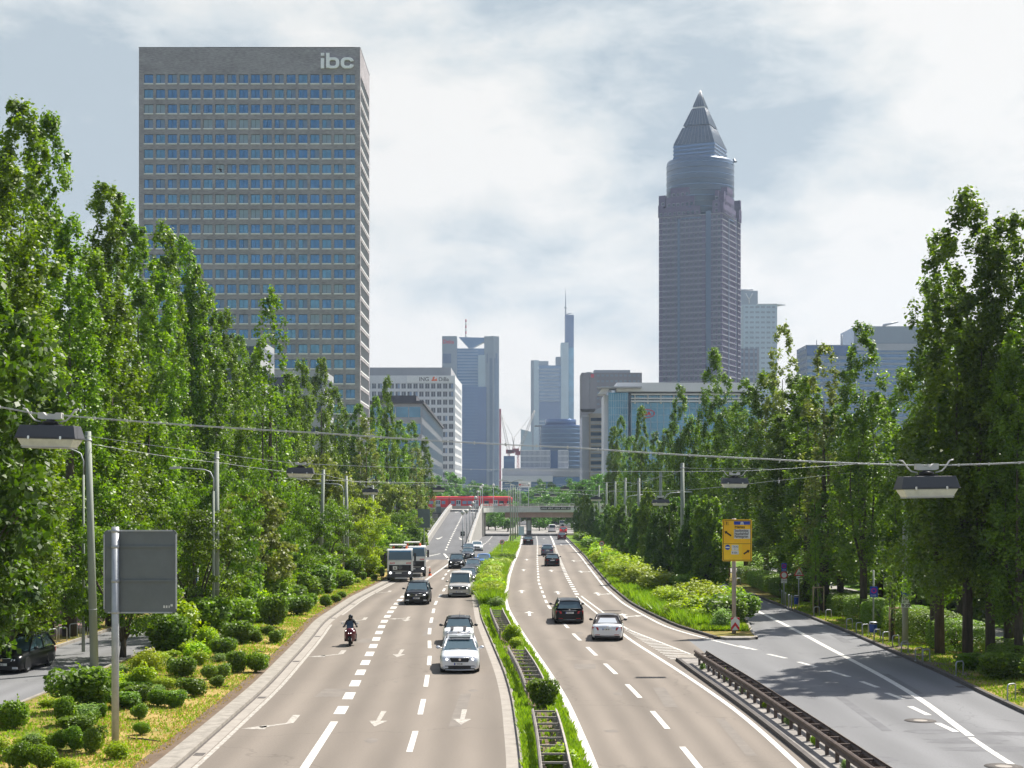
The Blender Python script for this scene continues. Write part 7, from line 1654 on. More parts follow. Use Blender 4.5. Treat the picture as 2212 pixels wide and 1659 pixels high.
# sheds behind the right footway
def shed(x0, x1, yt, yb, Y, label, mat='office_grey', rib=.5):
    X = PX(x0, Y); wd = PX(x1, Y)-X; zt, zb = PZ(yt, Y), max(.1, PZ(yb, Y)); o = empty('shed', (X, Y, zb), R(-25), label, 'shed')
    mb = MB(); mb.box(0, 0, 0, wd*1.15, 5, zt-zb); mb.build('wall', mat, o)
    mb = MB(); k = .2
    while k < wd*1.1: mb.box(k, -.05, .05, k+.08, -.003, zt-zb-.05); k += rib
    mb.build('ribs', 'mullion', o)['kind'] = 'stuff'
    mb = MB(); mb.box(-.15, -.2, zt-zb, wd*1.15+.15, 5.2, zt-zb+.12); mb.build('roof', 'office_white', o)
shed(1729, 1762, 1209, 1254, 150, 'pale ribbed shed glimpsed between trunks beyond the bicycle warning sign'); shed(1900, 1930, 1230, 1268, 118, 'white slatted shed glimpsed between trunks behind the near taxi sign', 'office_white', .35)
# traffic cone
X, Y = G(928.7, 1243.5); o = empty('traffic_cone', (X, Y, 0), 0, 'orange and black traffic cone on the lane line right of the trucks', 'traffic cone')
mb = MB(); mb.box(-.22, -.22, 0, .22, .22, .04); mb.build('base', 'orange', o)
mb = MB(); mb.lathe([(.17, .04), (.125, .22)], 14); mb.lathe([(.085, .42), (.03, .75), (.02, .76)], 14); mb.build('cone', 'orange', o); mb = MB(); mb.lathe([(.126, .222), (.086, .418)], 14); mb.build('band', 'black', o)
# flag or banner between trees on the left, and sticks on the lawn
X, Y = PX(427, 92), 92; o = empty('banner', (X, Y, .1), 0, 'small blue banner on a pole glimpsed behind the second left post', 'banner'); mb = MB(); mb.tube([(0, 0, 0), (0, 0, 3.6)], .04, 8); mb.build('pole', 'steel', o)
mb = MB(); mb.add([(-.02, -.045, 1.2), (-.32, -.06, 1.3), (-.26, -.08, 2.9), (-.02, -.045, 3.5), (-.02, -.055, 1.2), (-.32, -.07, 1.3), (-.26, -.09, 2.9), (-.02, -.055, 3.5)], [(0, 1, 2, 3), (7, 6, 5, 4), (0, 4, 5, 1), (1, 5, 6, 2), (2, 6, 7, 3), (3, 7, 4, 0)]); mb.build('cloth', 'p_blue', o)
for i, (xa, ya, xb, yb) in enumerate(((276, 1596, 342, 1603), (481, 1484, 495, 1485), (553, 1408, 572, 1410))):
    a, b_ = G(xa, ya, .12), G(xb, yb, .12); o = MB(); o.tube([(0, 0, 0), ((b_[0]-a[0])/2, (b_[1]-a[1])/2, .02), (b_[0]-a[0], b_[1]-a[1], 0)], [.02, .03, .015], 6); o = o.build('fallen_stick', 'bark', None, (a[0], a[1], .15)); tag(o, ['longest fallen stick on the dry lawn near the bottom left', 'short fallen stick on the dry lawn beside the kerb bushes', 'fallen stick on the dry lawn, farthest from the camera'][i], 'stick', 'fallen sticks on the dry lawn')
# ------------------------------------------------------------------ vehicles.  local frame: nose towards -y, wheels on z = 0
def loft(mb, secs, mi=0, smooth=True, cap=True):
    n = len(secs[0]); o = len(mb.v)
    for s_ in secs: mb.v += [tuple(p) for p in s_]
    for i in range(len(secs)-1):
        for k in range(n-1):
            a = o+i*n+k; mb.f.append([a, a+n, a+n+1, a+1]); mb.m.append(mi); mb.sm.append(smooth)
    if cap:
        mb.f.append([o+k for k in range(n)]); mb.m.append(mi); mb.sm.append(False)
        e = o+(len(secs)-1)*n; mb.f.append([e+k for k in range(n)][::-1]); mb.m.append(mi); mb.sm.append(False)
WHEELS = {}
def wheel(parent, x, y, r, w_, side):
    key = (round(r, 2), round(w_, 2))
    if key not in WHEELS:
        a = MB(); prof = [(r*.62, -w_/2), (r*.93, -w_/2), (r, -w_*.36), (r, w_*.36), (r*.93, w_/2), (r*.62, w_/2)]
        n = 22
        for i, (rr, xx) in enumerate(prof):
            for k in range(n): a.v.append((xx, rr*math.cos(2*PI*k/n), rr*math.sin(2*PI*k/n)))
        for i in range(len(prof)-1):
            for k in range(n): q = i*n+k; q2 = i*n+(k+1) % n; a.f.append([q, q2, q2+n, q+n]); a.m.append(0); a.sm.append(True)
        b = MB()
        rp = [(0.03, w_*.42), (r*.12, w_*.44), (r*.14, w_*.36), (r*.55, w_*.40), (r*.64, w_*.47), (r*.64, -w_*.45)]
        for i, (rr, xx) in enumerate(rp):
            for k in range(n): b.v.append((xx, rr*math.cos(2*PI*k/n), rr*math.sin(2*PI*k/n)))
        for i in range(len(rp)-1):
            for k in range(n):
                q = i*n+k; q2 = i*n+(k+1) % n; b.f.append([q, q+n, q2+n, q2]); b.m.append(1 if (i == 2 and k % 4 < 2) else 0); b.sm.append(False)
        WHEELS[key] = (a.mesh('tyre', 'rubber'), b.mesh('rim', ['rim', 'black']))
    o = bpy.data.objects.new('wheel', WHEELS[key][0]); COL.objects.link(o); o.parent = parent; o.location = (x, y, r); o.rotation_euler = (0, 0, 0 if side > 0 else PI)
    c = bpy.data.objects.new('rim', WHEELS[key][1]); COL.objects.link(c); c.parent = o
def vehicle(name, label, cat, X, Y, rz, paint, L_=4.6, W=1.8, Hh=1.46, kind='wagon', front=True, lit=True, brake=False, plate='F WS 85', glass='carglass', roofp=None, group='cars on the roads', lamps='wide', rails=False, hood=.62, z=0.0, detail=True, grille=1):
    root = empty(name, (X, Y, z), rz, label, cat, group)
    hw = W/2; gc = {'suv': .24, 'van': .20}.get(kind, .17); r = {'suv': .37, 'van': .34, 'mini': .31}.get(kind, .325)
    belt = {'suv': 1.03, 'van': 1.12, 'sedan': .93, 'cab': .86, 'mini': .90}.get(kind, .93); bl = belt
    y0, y1 = -L_/2, L_/2
    cow = {'van': y0+.95, 'mini': y0+1.05, 'suv': y0+1.25}.get(kind, y0+1.28)     # base of windscreen
    nose = {'van': .98, 'suv': .93, 'mini': .80, 'cab': .70}.get(kind, .79)
    tail_ = {'sedan': y1-.75, 'cab': y1-.85}.get(kind, y1-.06); deck = {'sedan': bl+.06, 'cab': bl+.02}.get(kind, bl)
    st = [(y0, .80, nose*.72, gc+.16), (y0+.05, .88, nose*.90, gc+.04), (y0+.16, .95, nose*.985, gc), (y0+.42, .995, nose+.04, gc-.02), (cow, 1.0, bl-.015, gc-.03), (0, 1.0, bl, gc-.03), (y1-.9, 1.0, bl+.01, gc-.03), (y1-.42, .985, deck, gc-.01), (y1-.13, .95, deck-.02, gc+.02), (y1-.03, .90, deck-.12, gc+.08), (y1, .84, deck-.30, gc+.18)]
    secs = []
    for (yy, wf, zt, zb) in st:
        w_ = hw*wf; mid = (zb+zt)/2
        half = [(0, zb), (w_*.86, zb), (w_*.965, zb+.06), (w_*.985, zb+(zt-zb)*.32), (w_, zb+(zt-zb)*.55), (w_*.985, zb+(zt-zb)*.82), (w_*.90, zt-.005), (w_*.78, zt+.015), (w_*.4, zt+.04), (0, zt+.05)]
        secs.append([(p[0], yy, p[1]) for p in half]+[(-p[0], yy, p[1]) for p in half[::-1][1:]])
    mb = MB(); loft(mb, secs); body = mb.build('body', paint, root)
    # cabin: glass house + roof + pillars
    rl = {'wagon': (cow+.85, y1-.42), 'suv': (cow+.75, y1-.5), 'van': (cow+.65, y1-.12), 'sedan': (cow+.9, y1-1.35), 'cab': (cow+.78, y1-1.45), 'mini': (cow+.62, y1-.38), 'hatch': (cow+.85, y1-.62)}[kind]
    wb = hw*.93; wr = hw*({'van': .84, 'suv': .76, 'mini': .74, 'cab': .68}.get(kind, .72)); zr = Hh-.05; zb_ = bl+.0
    A = [(-wb*.93, cow, zb_), (wb*.93, cow, zb_), (wb, (cow+tail_)/2, zb_+.02), (wb*.95, tail_, zb_+.03), (-wb*.95, tail_, zb_+.03), (-wb, (cow+tail_)/2, zb_+.02)]
    T = [(-wr*.94, rl[0], zr-.02), (wr*.94, rl[0], zr-.02), (wr, (rl[0]+rl[1])/2, zr), (wr*.93, rl[1], zr-.03), (-wr*.93, rl[1], zr-.03), (-wr, (rl[0]+rl[1])/2, zr)]
    soft = kind == 'cab'
    def gl(i, j, nm, mat):
        m = MB(); a, b, c, d = [Vector(p) for p in (A[i], A[j], T[j], T[i])]; u = .03
        m.add([a, b, c, d], [(0, 1, 2, 3)]); return m.build(nm, mat, root)
    gl(0, 1, 'windscreen', glass); gl(3, 4, 'rear_window' if not soft else 'soft_top_back', glass if not soft else 'p_soft_top')
    for (i, j) in ((1, 2), (2, 3), (4, 5), (5, 0)): gl(i, j, 'side_window', glass if not (soft and j in (3, 5)) else ('p_soft_top' if soft else glass))
    rp_ = roofp or paint; m = MB()
    rs = []
    yr = [rl[0]-.02, rl[0]+.15, (rl[0]+rl[1])/2, rl[1]-.15, rl[1]+.04]
    for yy, dz in zip(yr, (-.02, .02, .035, .015, -.03)):
        ww = wr*1.0+.012; rs.append([(x*ww, yy, zr+dz+.05*(1-x*x)-(.05 if abs(x) == 1 else 0)) for x in (-1, -.92, -.5, 0, .5, .92, 1)])
    lo = [[(p[0]*.98, p[1], zr-.045) for p in s_] for s_ in rs]
    loft(m, [list(reversed(s_)) for s_ in rs], cap=False)
    n = 7
    for s_, t_ in ((rs[0], lo[0]), (lo[-1], rs[-1])): m.add(list(s_)+list(t_), [(k, n+k, n+k+1, k+1) for k in range(n-1)])
    for k in (0, -1): 
        q = [s_[k] for s_ in rs]+[s_[k] for s_ in lo]; m.add(q, [(i, i+1, 5+i+1, 5+i) for i in range(4)])
    m.build('roof', rp_, root)
    for (i, w_) in ((0, .045), (1, .045), (2, .04), (3, .06), (4, .06), (5, .04)):
        m = MB(); m.tube([Vector(A[i])+Vector((0, 0, -.03)), Vector(T[i])], w_, 6); m.build('pillar', rp_, root)
    if soft:
        m = MB(); a = Vector(A[4]); b = Vector(A[3]); c = Vector(T[3]); d = Vector(T[4]); q = lambda u, v: (a+(b-a)*u)*(1-v)+(d+(c-d)*u)*v+Vector((0, .015, 0))
        m.add([q(.13, .14), q(.87, .14), q(.84, .72), q(.16, .72)], [(0, 1, 2, 3)]); m.build('rear_window', 'lampglass', root)
    if kind not in ('cab',):
        m = MB(); m.tube([(-wb*.9, tail_+.01, zb_+.03), (wb*.9, tail_+.01, zb_+.03)], .02, 5); m.build('window_seal', 'black', root)
    # wheels and arches
    ax0, ax1 = y0+.88*(L_/4.6), y1-.92*(L_/4.6)
    for yy in (ax0, ax1):
        for sx_ in (-1, 1):
            wheel(root, sx_*(hw-.115), yy, r, .22, sx_)
            m = MB(); k = 18; pts = [((r+.055)*math.cos(PI*i/k*1.16-.25), (r+.055)*math.sin(PI*i/k*1.16-.25)) for i in range(k+1)]
            m.add([(sx_*(hw*.9), yy+p[0], r+p[1]) for p in pts]+[(sx_*(hw+.004), yy+p[0], r+p[1]) for p in pts], [(i, i+1, k+2+i, k+1+i) for i in range(k)]+[tuple(range(k+1, 2*k+2))]); m.build('wheel_arch', 'black', root)
    m = MB(); m.box(-hw*.8, y0+.3, .12, hw*.8, y1-.3, gc+.05); m.build('underbody', 'black', root)
    # nose
    zf = nose
    fy = y0-.012
    m = MB()
    if kind == 'mini': m.add([(-.42, fy+.02, zf*.62), (.42, fy+.02, zf*.62), (.46, fy+.03, zf*.78), (-.46, fy+.03, zf*.78)], [(0, 1, 2, 3)])
    else: 
        gw = .46 if grille == 1 else .62; m.add([(-gw*.82, fy-.008, zf*.66), (gw*.82, fy-.008, zf*.66), (gw, fy+.004, zf*.90), (-gw, fy+.004, zf*.90)], [(0, 1, 2, 3)])
    g_ = m.build('grille', 'black', root)
    m = MB(); m.tube([(-.47, fy+.0, zf*.905), (0, fy-.005, zf*.895), (.47, fy+.0, zf*.905)], .011, 5)
    if kind in ('van', 'suv'): 
        for zz_ in (.70, .77): m.tube([(-.55, fy-.005, zf*zz_), (.55, fy-.005, zf*zz_)], .010, 4)
    m.build('trim', 'chrome', g_)
    m = MB(); disc(m, 0, zf*.80 if kind != 'mini' else zf*.9, .055, fy-.012, 0, 14, .02); m.build('badge', 'chrome', g_)
    m = MB(); m.box(-hw*.74, y0-.012, gc+.03, hw*.74, y0+.1, gc+.19); m.build('air_intake', 'black', root)
    m = MB(); m.tube([(-hw*.72, y0-.005, gc+.0), (0, y0-.03, gc-.01), (hw*.72, y0-.005, gc+.0)], .022, 6); m.build('lip', paint, root)
    for sx_ in (-1, 1):
        x = sx_*hw*.70
        if kind == 'mini':
            m = MB(); m.sphere((x, y0+.13, zf*.84), .135, 10, 0, (1, .5, 1)); h = m.build('headlight', 'lampglass', root); m = MB(); m.sphere((x, y0+.055, zf*.84), .05, 8); m.build('bulb', 'chrome', h)
        else:
            m = MB(); q = [(x-sx_*.20, y0+.0, zf*.74), (x+sx_*.17, y0+.12, zf*.76), (x+sx_*.20, y0+.22, zf*.90), (x-sx_*.17, y0+.03, zf*.87)]
            if sx_ < 0: q = q[::-1]
            q0 = [(p[0], p[1]-.02, p[2]) for p in q]; q1 = [(p[0], p[1]+.12, p[2]) for p in q]
            m.add(q0+q1, [(0, 1, 2, 3)]+[(k, 4+k, 4+(k+1) % 4, (k+1) % 4) for k in range(4)]); h = m.build('headlight', 'lampglass', root)
            m = MB(); m.sphere((x-sx_*.05, y0+.02, zf*.81), .052, 8, 0, (1, .5, 1)); m.build('bulb', 'lit' if lit else 'chrome', h)
        m = MB(); m.box(x-.13, y0-.02, gc+.07, x+.11, y0+.02, gc+.16); m.build('fog_lamp', 'lampglass', root)
    # tail
    by = y1+.004; zt = deck-.12
    for sx_ in (-1, 1):
        m = MB(); xa = hw*.93; xi = hw*.52
        q = [(xi, by+.014, zt-.16), (xa, by-.055, zt-.18), (xa+.015, by-.075, zt+.03), (xi+.04, by-.0, zt)]
        q = [(p[0]*sx_, p[1], p[2]) for p in q]; q2 = [(p[0], p[1]-.12, p[2]) for p in q]
        fs = [(0, 3, 2, 1)] if sx_ > 0 else [(0, 1, 2, 3)]
        m.add(q+q2, fs+[(k, (k+1) % 4, 4+(k+1) % 4, 4+k) for k in range(4)]); m.build('tail_light', 'brake' if brake else 'tail', root)
        m = MB(); m.box(sx_*hw*.60-.13, by-.03, gc+.17, sx_*hw*.60+.13, by+.006, gc+.20); m.build('reflector', 'tail', root)
    m = MB(); m.tube([(-hw*.5, by+.0, zt+.03), (hw*.5, by+.0, zt+.03)], .014, 5); m.tube([(-hw*.45, by-.01, gc+.1), (hw*.45, by-.01, gc+.1)], .012, 5); m.build('tail_trim', 'chrome', root)
    m = MB(); m.box(-hw*.8, y1-.12, gc+.0, hw*.8, y1-.015, gc+.13); m.build('rear_skirt', 'black', root)
    m = MB(); disc(m, 0, zt+.10 if kind != 'cab' else zt+.02, .05, y1-.03+.02, 0, 12, -.012); m.build('badge', 'chrome', root)
    for (yy, ry, zz_) in ((y0-.028, 0, gc+.27), (y1+.022, PI, zt-.10 if kind != 'suv' else zt-.1)):
        p = bpy.data.objects.new('number_plate', bpy.data.meshes.new('number_plate')); COL.objects.link(p); p.parent = root; p.location = (0, yy, zz_); p.rotation_euler = (0, 0, ry)
        m = MB(); m.box(-.26, -.008, -.055, .26, .008, .055); bpy.data.objects.remove(p); p = m.build('number_plate', 'plate', root); p.location = (0, yy, zz_); p.rotation_euler = (0, 0, ry)
        m = MB(); m.box(-.258, -.0105, -.053, -.215, -.0083, .053); m.build('country_strip', 'eublue', p)
        if plate: text(plate, .105, 'sign_black', p, 'lettering', (-.195, -.011, -.037), bold=.002, sx=.86, ext=.001)
    # mirrors
    for sx_ in (-1, 1):
        m = MB(); m.tube([(sx_*wb*.92, cow+.28, bl+.06), (sx_*(hw+.06), cow+.25, bl+.10)], .025, 5); m.sphere((sx_*(hw+.11), cow+.24, bl+.12), .10, 8, 0, (1.1, .6, .72)); m.build('mirror', 'black' if kind in ('mini', 'cab', 'suv') or paint == 'p_black' else paint, root)
    for sx_ in (-1, 1):
        m = MB(); m.box(sx_*(hw+.001)-.004, -.12, bl-.13, sx_*(hw+.001)+.02*sx_, .06, bl-.10); m.build('door_handle', 'chrome' if paint != 'p_black' else 'black', root)
    if rails:
        for sx_ in (-1, 1):
            m = MB(); m.tube([(sx_*(wr-.03), rl[0]+.15, zr+.0), (sx_*(wr-.03), rl[0]+.25, zr+.08), (sx_*(wr-.03), rl[1]-.25, zr+.08), (sx_*(wr-.03), rl[1]-.1, zr)], .02, 6); m.build('roof_rail', 'chrome' if rails == 2 else 'black', root)
    for xa_, xb_ in ((-wb*.6, -.02), (0, wb*.6)): m = MB(); m.tube([(xa_, cow+.02, zb_+.05), (xb_, cow+.05, zb_+.07)], .012, 4); m.build('wiper', 'black', root)
    return root
gp = lambda x, y: G(x, y)
def hd(fn, Y): return math.atan2(fn(Y+3)-fn(Y-3), 6)     # heading of the lane
def put(x, y, back): X, Y = G(x, y); return X, Y+back
OUT_H = lambda Y: hd(KL, Y)*-1.0
def oncoming(name, label, x, y, paint, L_, W, **k):
    X, Y = put(x, y, L_/2); return vehicle(name, label, 'car', X, Y, OUT_H(Y)*.6, paint, L_, W, **k)
def leaving(name, label, x, y, paint, L_, W, rz=None, **k):
    X, Y = put(x, y, L_/2); return vehicle(name, label, 'car', X, Y, PI-hd(MR, Y)*.8 if rz is None else rz, paint, L_, W, lit=False, **k)
c = oncoming('station_wagon', 'silver station wagon with plate F WS 85, nearest car coming towards the camera', 990, 1455, 'p_silver', 4.66, 1.81, kind='wagon', rails=1, Hh=1.44)
m = MB(); m.box(-.5, -.28, 1.448, .5, .95, 1.467)
for k in range(5): m.box(-.5, -.22+k*.22, 1.4672, .5, -.17+k*.22, 1.473)
m.build('sunroof', 'signback', c)
c = oncoming('small_hatchback', 'white small hatchback with black roof and two black bonnet stripes behind the silver wagon', 988, 1395, 'p_white', 3.72, 1.69, kind='mini', Hh=1.42, roofp='p_black', lit=False)
m = MB()
for x0 in (-.42, .26): m.add([(x0, -1.80, .857), (x0+.16, -1.80, .857), (x0+.16, -.84, .962), (x0, -.84, .962)], [(0, 1, 2, 3)]); m.add([(x0, -1.80, .87), (x0+.16, -1.80, .87), (x0+.16, -.84, .955), (x0, -.84, .955)], [(0, 1, 2, 3)])
m.build('bonnet_stripes', 'black', c)
m = MB(); m.tube([(.05, -.2, 1.44), (.08, .0, 1.72)], .008, 4); m.build('aerial', 'black', c)
c = oncoming('suv', 'black sport utility car with an empty roof rack in the middle lane, headlights on', 899, 1307, 'p_black', 4.65, 1.88, kind='suv', Hh=1.66, plate='F BX 35')
m = MB()
for y_ in (-.2, .7): m.tube([(-.42, y_, 1.66), (-.42, y_, 1.92), (.42, y_, 1.92), (.42, y_, 1.66)], .015, 6)
m.tube([(-.42, -.2, 1.92), (-.42, .7, 1.92)], .015, 5); m.tube([(.42, -.2, 1.92), (.42, .7, 1.92)], .015, 5); m.build('roof_rack', 'steel', c)
oncoming('van', 'champagne passenger van coming towards the camera beside the tall grass', 993, 1291, 'p_champagne', 4.9, 1.90, kind='van', Hh=1.97, plate='F VW 61', grille=2)
oncoming('station_wagon', 'dark estate car half hidden behind the champagne van', 1010, 1262, 'p_dark_grey', 4.7, 1.84, kind='wagon', rails=1, plate=None)
oncoming('saloon_car', 'dark grey saloon between the champagne van and the blue car', 1020.5, 1239, 'p_dark_grey', 4.6, 1.83, kind='hatch', plate=None)
oncoming('hatchback', 'bright blue car half hidden by the tall grass', 1044, 1225, 'p_blue', 4.2, 1.78, kind='hatch', plate=None)
oncoming('suv', 'black sport utility car with lit lamps left of the queue before the ramp', 985.5, 1229, 'p_black', 4.5, 1.84, kind='suv', Hh=1.66, plate=None)
oncoming('hatchback', 'dark hatchback in the queue in front of the white saloon', 1010, 1208, 'p_dark_grey', 4.3, 1.8, kind='hatch', plate=None)
oncoming('saloon_car', 'greenish dark car partly hidden at the rear of the queue', 1011, 1197, 'p_grey_blue', 4.4, 1.78, kind='sedan', plate=None, lit=False)
oncoming('saloon_car', 'white saloon at the rear of the oncoming queue beside the ramp lamps', 1029.5, 1190.5, 'p_white', 4.6, 1.84, kind='sedan', plate=None)
c = leaving('station_wagon', 'black station wagon with silver roof rails driving away in the middle lane', 1229, 1348, 'p_black', 4.9, 1.87, kind='wagon', rails=2, Hh=1.5, plate='F DA 813', rz=PI+R(1))
c = leaving('convertible', 'silver convertible with dark soft top driving away beside the hatched area', 1318.5, 1385, 'p_silver', 4.49, 1.76, kind='cab', roofp='p_soft_top', Hh=1.39, plate='F CM 30', rz=PI-R(4.5))
leaving('hatchback', 'black hatchback driving away behind the grey-blue one', 1193.5, 1223.5, 'p_black', 4.3, 1.78, kind='hatch', plate=None)
leaving('hatchback', 'grey-blue compact car driving away between two lanes of the inbound road', 1182.8, 1200.5, 'p_grey_blue', 4.2, 1.77, kind='hatch', Hh=1.55, plate=None)
leaving('saloon_car', 'black car in the left inbound lane near the information board', 1141.3, 1177, 'p_black', 4.5, 1.8, kind='sedan', plate=None)
leaving('hatchback', 'dark red car entering the shade before the bridge', 1214.4, 1166, 'p_dark_red', 4.0, 1.7, kind='hatch', plate=None)
leaving('hatchback', 'red car with lit brake lamps under the bridge', 1217, 1151.5, 'p_red', 4.0, 1.75, kind='hatch', brake=True, plate=None)
leaving('van', 'white delivery van under the bridge left of the red car', 1193, 1150, 'p_white', 4.6, 1.8, kind='van', Hh=1.85, plate=None)
X, Y = G(1227, 1138); vehicle('van', 'white van crossing sideways beyond the bridge', 'car', X, Y, R(80), 'p_white', 4.8, 1.85, kind='van', Hh=1.85, plate=None, lit=False)
X, Y = G(1058, 1136); vehicle('suv', 'dark car with lit lamps coming out from under the bridge on the left', 'car', X, Y, 0, 'p_grey', 4.6, 1.85, kind='suv', Hh=1.7, plate=None)
X, Y = G(1194, 1131.5); vehicle('suv', 'dark car far beyond the bridge above the white delivery van', 'car', X, Y, R(60), 'p_dark_grey', 4.6, 1.85, kind='suv', Hh=1.7, plate=None, lit=False)
X, Y = G(1216, 1132.5); vehicle('saloon_car', 'pale car far beyond the bridge above the white sideways van', 'car', X, Y, 0, 'p_white', 4.6, 1.8, kind='hatch', plate=None, lit=False)
X, Y = G(1208, 1128.5); vehicle('saloon_car', 'silver car farthest beyond the bridge opening', 'car', X, Y, R(90), 'p_silver', 4.6, 1.8, kind='hatch', plate=None, lit=False)
X, Y = G(64, 1456.5); vehicle('people_carrier', 'black people carrier on the left side road at the picture edge', 'car', X-1.1, Y+2.2, R(-4), 'p_black', 4.5, 1.8, kind='hatch', Hh=1.62, plate='F AB 12', rails=2, lit=False)
X, Y = -21.2, 112; vehicle('hatchback', 'grey car glimpsed between the bushes on the left side road', 'car', X, Y, R(2), 'p_grey', 4.2, 1.75, kind='hatch', plate=None, lit=False)

# recovery trucks
def truck(x, y, label, dz=0):
    X, Y = G(x, y); root = empty('recovery_truck', (X, Y+.1, 0), R(4), label, 'truck', 'white recovery trucks')
    W = 2.45; hw = W/2
    m = MB(); m.box(-hw, 0, .95, hw, 1.75, 2.05); m.build('cab', 'white', root, bevel=.05)
    m = MB(); prof = [(0, 2.051), (.0, 2.08), (.12, 3.0), (.25, 3.12), (1.7, 3.15), (1.75, 3.1), (1.75, 2.051)]
    loft(m, [[(xx, p[0], p[1]) for p in prof] for xx in (hw-.02, -hw+.02)], smooth=False); m.build('cab_roof', 'white', root)
    m = MB(); m.add([(-hw+.12, -.012, 2.09), (hw-.12, -.012, 2.09), (hw-.2, .095, 2.93), (-hw+.2, .095, 2.93)], [(0, 1, 2, 3)]); ws = m.build('windscreen', 'carglass', root)
    m = MB(); m.add([(-hw+.18, .075, 2.86), (hw-.18, .075, 2.86), (hw-.2, .10, 3.0), (-hw+.2, .10, 3.0)], [(0, 1, 2, 3)]); m.build('sun_strip', 'teal_glass', ws)
    for sx_ in (-1, 1):
        m = MB(); m.box(sx_*hw-.012, .3, 2.12, sx_*hw+.012, 1.15, 2.85); m.build('side_window', 'carglass', root)
        m = MB(); m.tube([(sx_*hw, .05, 2.75), (sx_*(hw+.18), -.1, 2.7)], .02, 5); m.box(sx_*(hw+.2)-.1, -.16, 2.0, sx_*(hw+.2)+.1, -.06, 2.75); m.build('mirror', 'black', root)
        m = MB(); m.box(sx_*(hw-.32)-.17, -.055, .75, sx_*(hw-.32)+.17, .0, .98); h = m.build('headlight', 'lampglass', root); m = MB(); m.sphere((sx_*(hw-.32), -.06, .86), .10, 8, 0, (1, .4, 1)); m.build('bulb', 'lit', h)
        m = MB(); 
        for k in range(4): m.add([(sx_*(hw-.45)+k*.12-.2, -.004, 1.72), (sx_*(hw-.45)+k*.12-.13, -.004, 1.72), (sx_*(hw-.45)+k*.12-.08, -.004, 1.86), (sx_*(hw-.45)+k*.12-.15, -.004, 1.86)], [(0, 1, 2, 3)])
        m.build('warning_stripes', 'sign_red', root)
        m = MB(); m.sphere((sx_*.62, .9, 3.3), .11, 10, 0, (1, 1, 1.2)); m.cyl((sx_*.62, .9, 3.12), (sx_*.62, .9, 3.22), .12, 12); m.build('beacon', 'orange', root)
        for yy in (1.0, 4.6): wheel(root, sx_*(hw-.16), yy, .48, .30, sx_)
        m = MB(); m.box(sx_*(hw-.02)-.25*(sx_ > 0), .55, .4, sx_*(hw-.02)+.25*(sx_ < 0), 1.6, .95); m.build('step', 'black', root)
    m = MB(); m.box(-hw+.18, -.03, 1.05, hw-.18, -.002, 1.62); g_ = m.build('grille', 'black', root)
    m = MB(); n = 20
    for k in range(n): a, b = 2*PI*k/n, 2*PI*(k+1)/n; m.tube([(.15*math.cos(a), -.045, 1.38+.15*math.sin(a)), (.15*math.cos(b), -.045, 1.38+.15*math.sin(b))], .012, 4, cap=False)
    for a in (90, 210, 330): m.tube([(0, -.045, 1.38), (.14*math.cos(R(a)), -.045, 1.38+.14*math.sin(R(a)))], .012, 4)
    m.build('emblem', 'chrome', g_)
    m = MB(); m.box(-.68, -.042, 1.16, -.27, -.031, 1.5); a_ = m.build('board', 'sign_white', g_); text('A', .26, 'sign_black', a_, 'lettering', (-.57, -.045, 1.24), bold=.01)
    m = MB(); m.box(-hw, -.04, .42, hw, .3, .74); m.box(-hw, -.035, .741, -hw+.55, .3, 1.04); m.box(hw-.55, -.035, .741, hw, .3, 1.04); m.box(-hw+.56, -.02, .75, hw-.56, .3, 1.0); m.build('bumper', 'lamp_house', root, bevel=.02)
    m = MB(); m.box(-.45, -.055, .83-.05, .15, -.041, .9); m.build('number_plate', 'plate', root)
    m = MB(); m.box(-.5, -.06, .30, .7, -.01, .40); m.build('tow_bar', 'plate', root)
    m = MB(); m.box(-hw+.1, 1.8, .75, hw-.1, 7.2, 1.0); m.build('chassis', 'lamp_house', root)
    m = MB(); m.box(-hw, 1.9, 1.02, hw, 7.4, 1.35); m.box(-hw, 1.9, 1.35, hw, 2.05, 2.9); m.build('load_bed', 'offwhite', root)
    m = MB(); m.box(-1.0, .7, 3.42, .62, 3.2, 3.52); m.box(-1.0, .7, 3.30, -.9, 3.2, 3.42); m.build('loading_arm', 'offwhite', root)
    m = MB()
    for x in (-.5, .0, .4): m.tube([(x, 1.0, 3.15), (x+.3, 1.4, 3.4)], .04, 5)
    m.tube([(-.8, 1.2, 3.2), (.8, 1.6, 3.3)], .05, 5); m.build('gear', 'bark', root)
    return root
truck(864, 1257, 'front white recovery truck with beacons parked on the left exit lane')
truck(894, 1246.5, 'rear white recovery truck half hidden behind the front one')

# ------------------------------------------------------------------ motor scooter and rider
X, Y = G(757.5, 1393.5); sc = empty('motor_scooter', (X, Y, 0), R(3), 'dark red motor scooter with two lit headlamps on the left lane', 'motor scooter')
def wheel2(y, r, w_):
    m = MB(); n = 24; prof = [(r*.75, -w_/2), (r*.95, -w_/2), (r, 0), (r*.95, w_/2), (r*.75, w_/2)]
    for rr, xx_ in prof:
        for k in range(n): m.v.append((xx_, y+rr*math.cos(2*PI*k/n), r+rr*math.sin(2*PI*k/n)))
    for i in range(4):
        for k in range(n): q = i*n+k; q2 = i*n+(k+1) % n; m.f.append([q, q2, q2+n, q+n]); m.m.append(0); m.sm.append(True)
    o = m.build('wheel', 'rubber', sc); m = MB()
    for k in range(5): a = 2*PI*k/5; m.tube([(0, y, r), (0, y+r*.76*math.cos(a), r+r*.76*math.sin(a))], .025, 5)
    m.lathe([(.05, -.01), (.05, .01)], 8); m.build('rim', 'rim', o)
wheel2(-.72, .29, .14); wheel2(.68, .29, .15)
m = MB()
secs = []
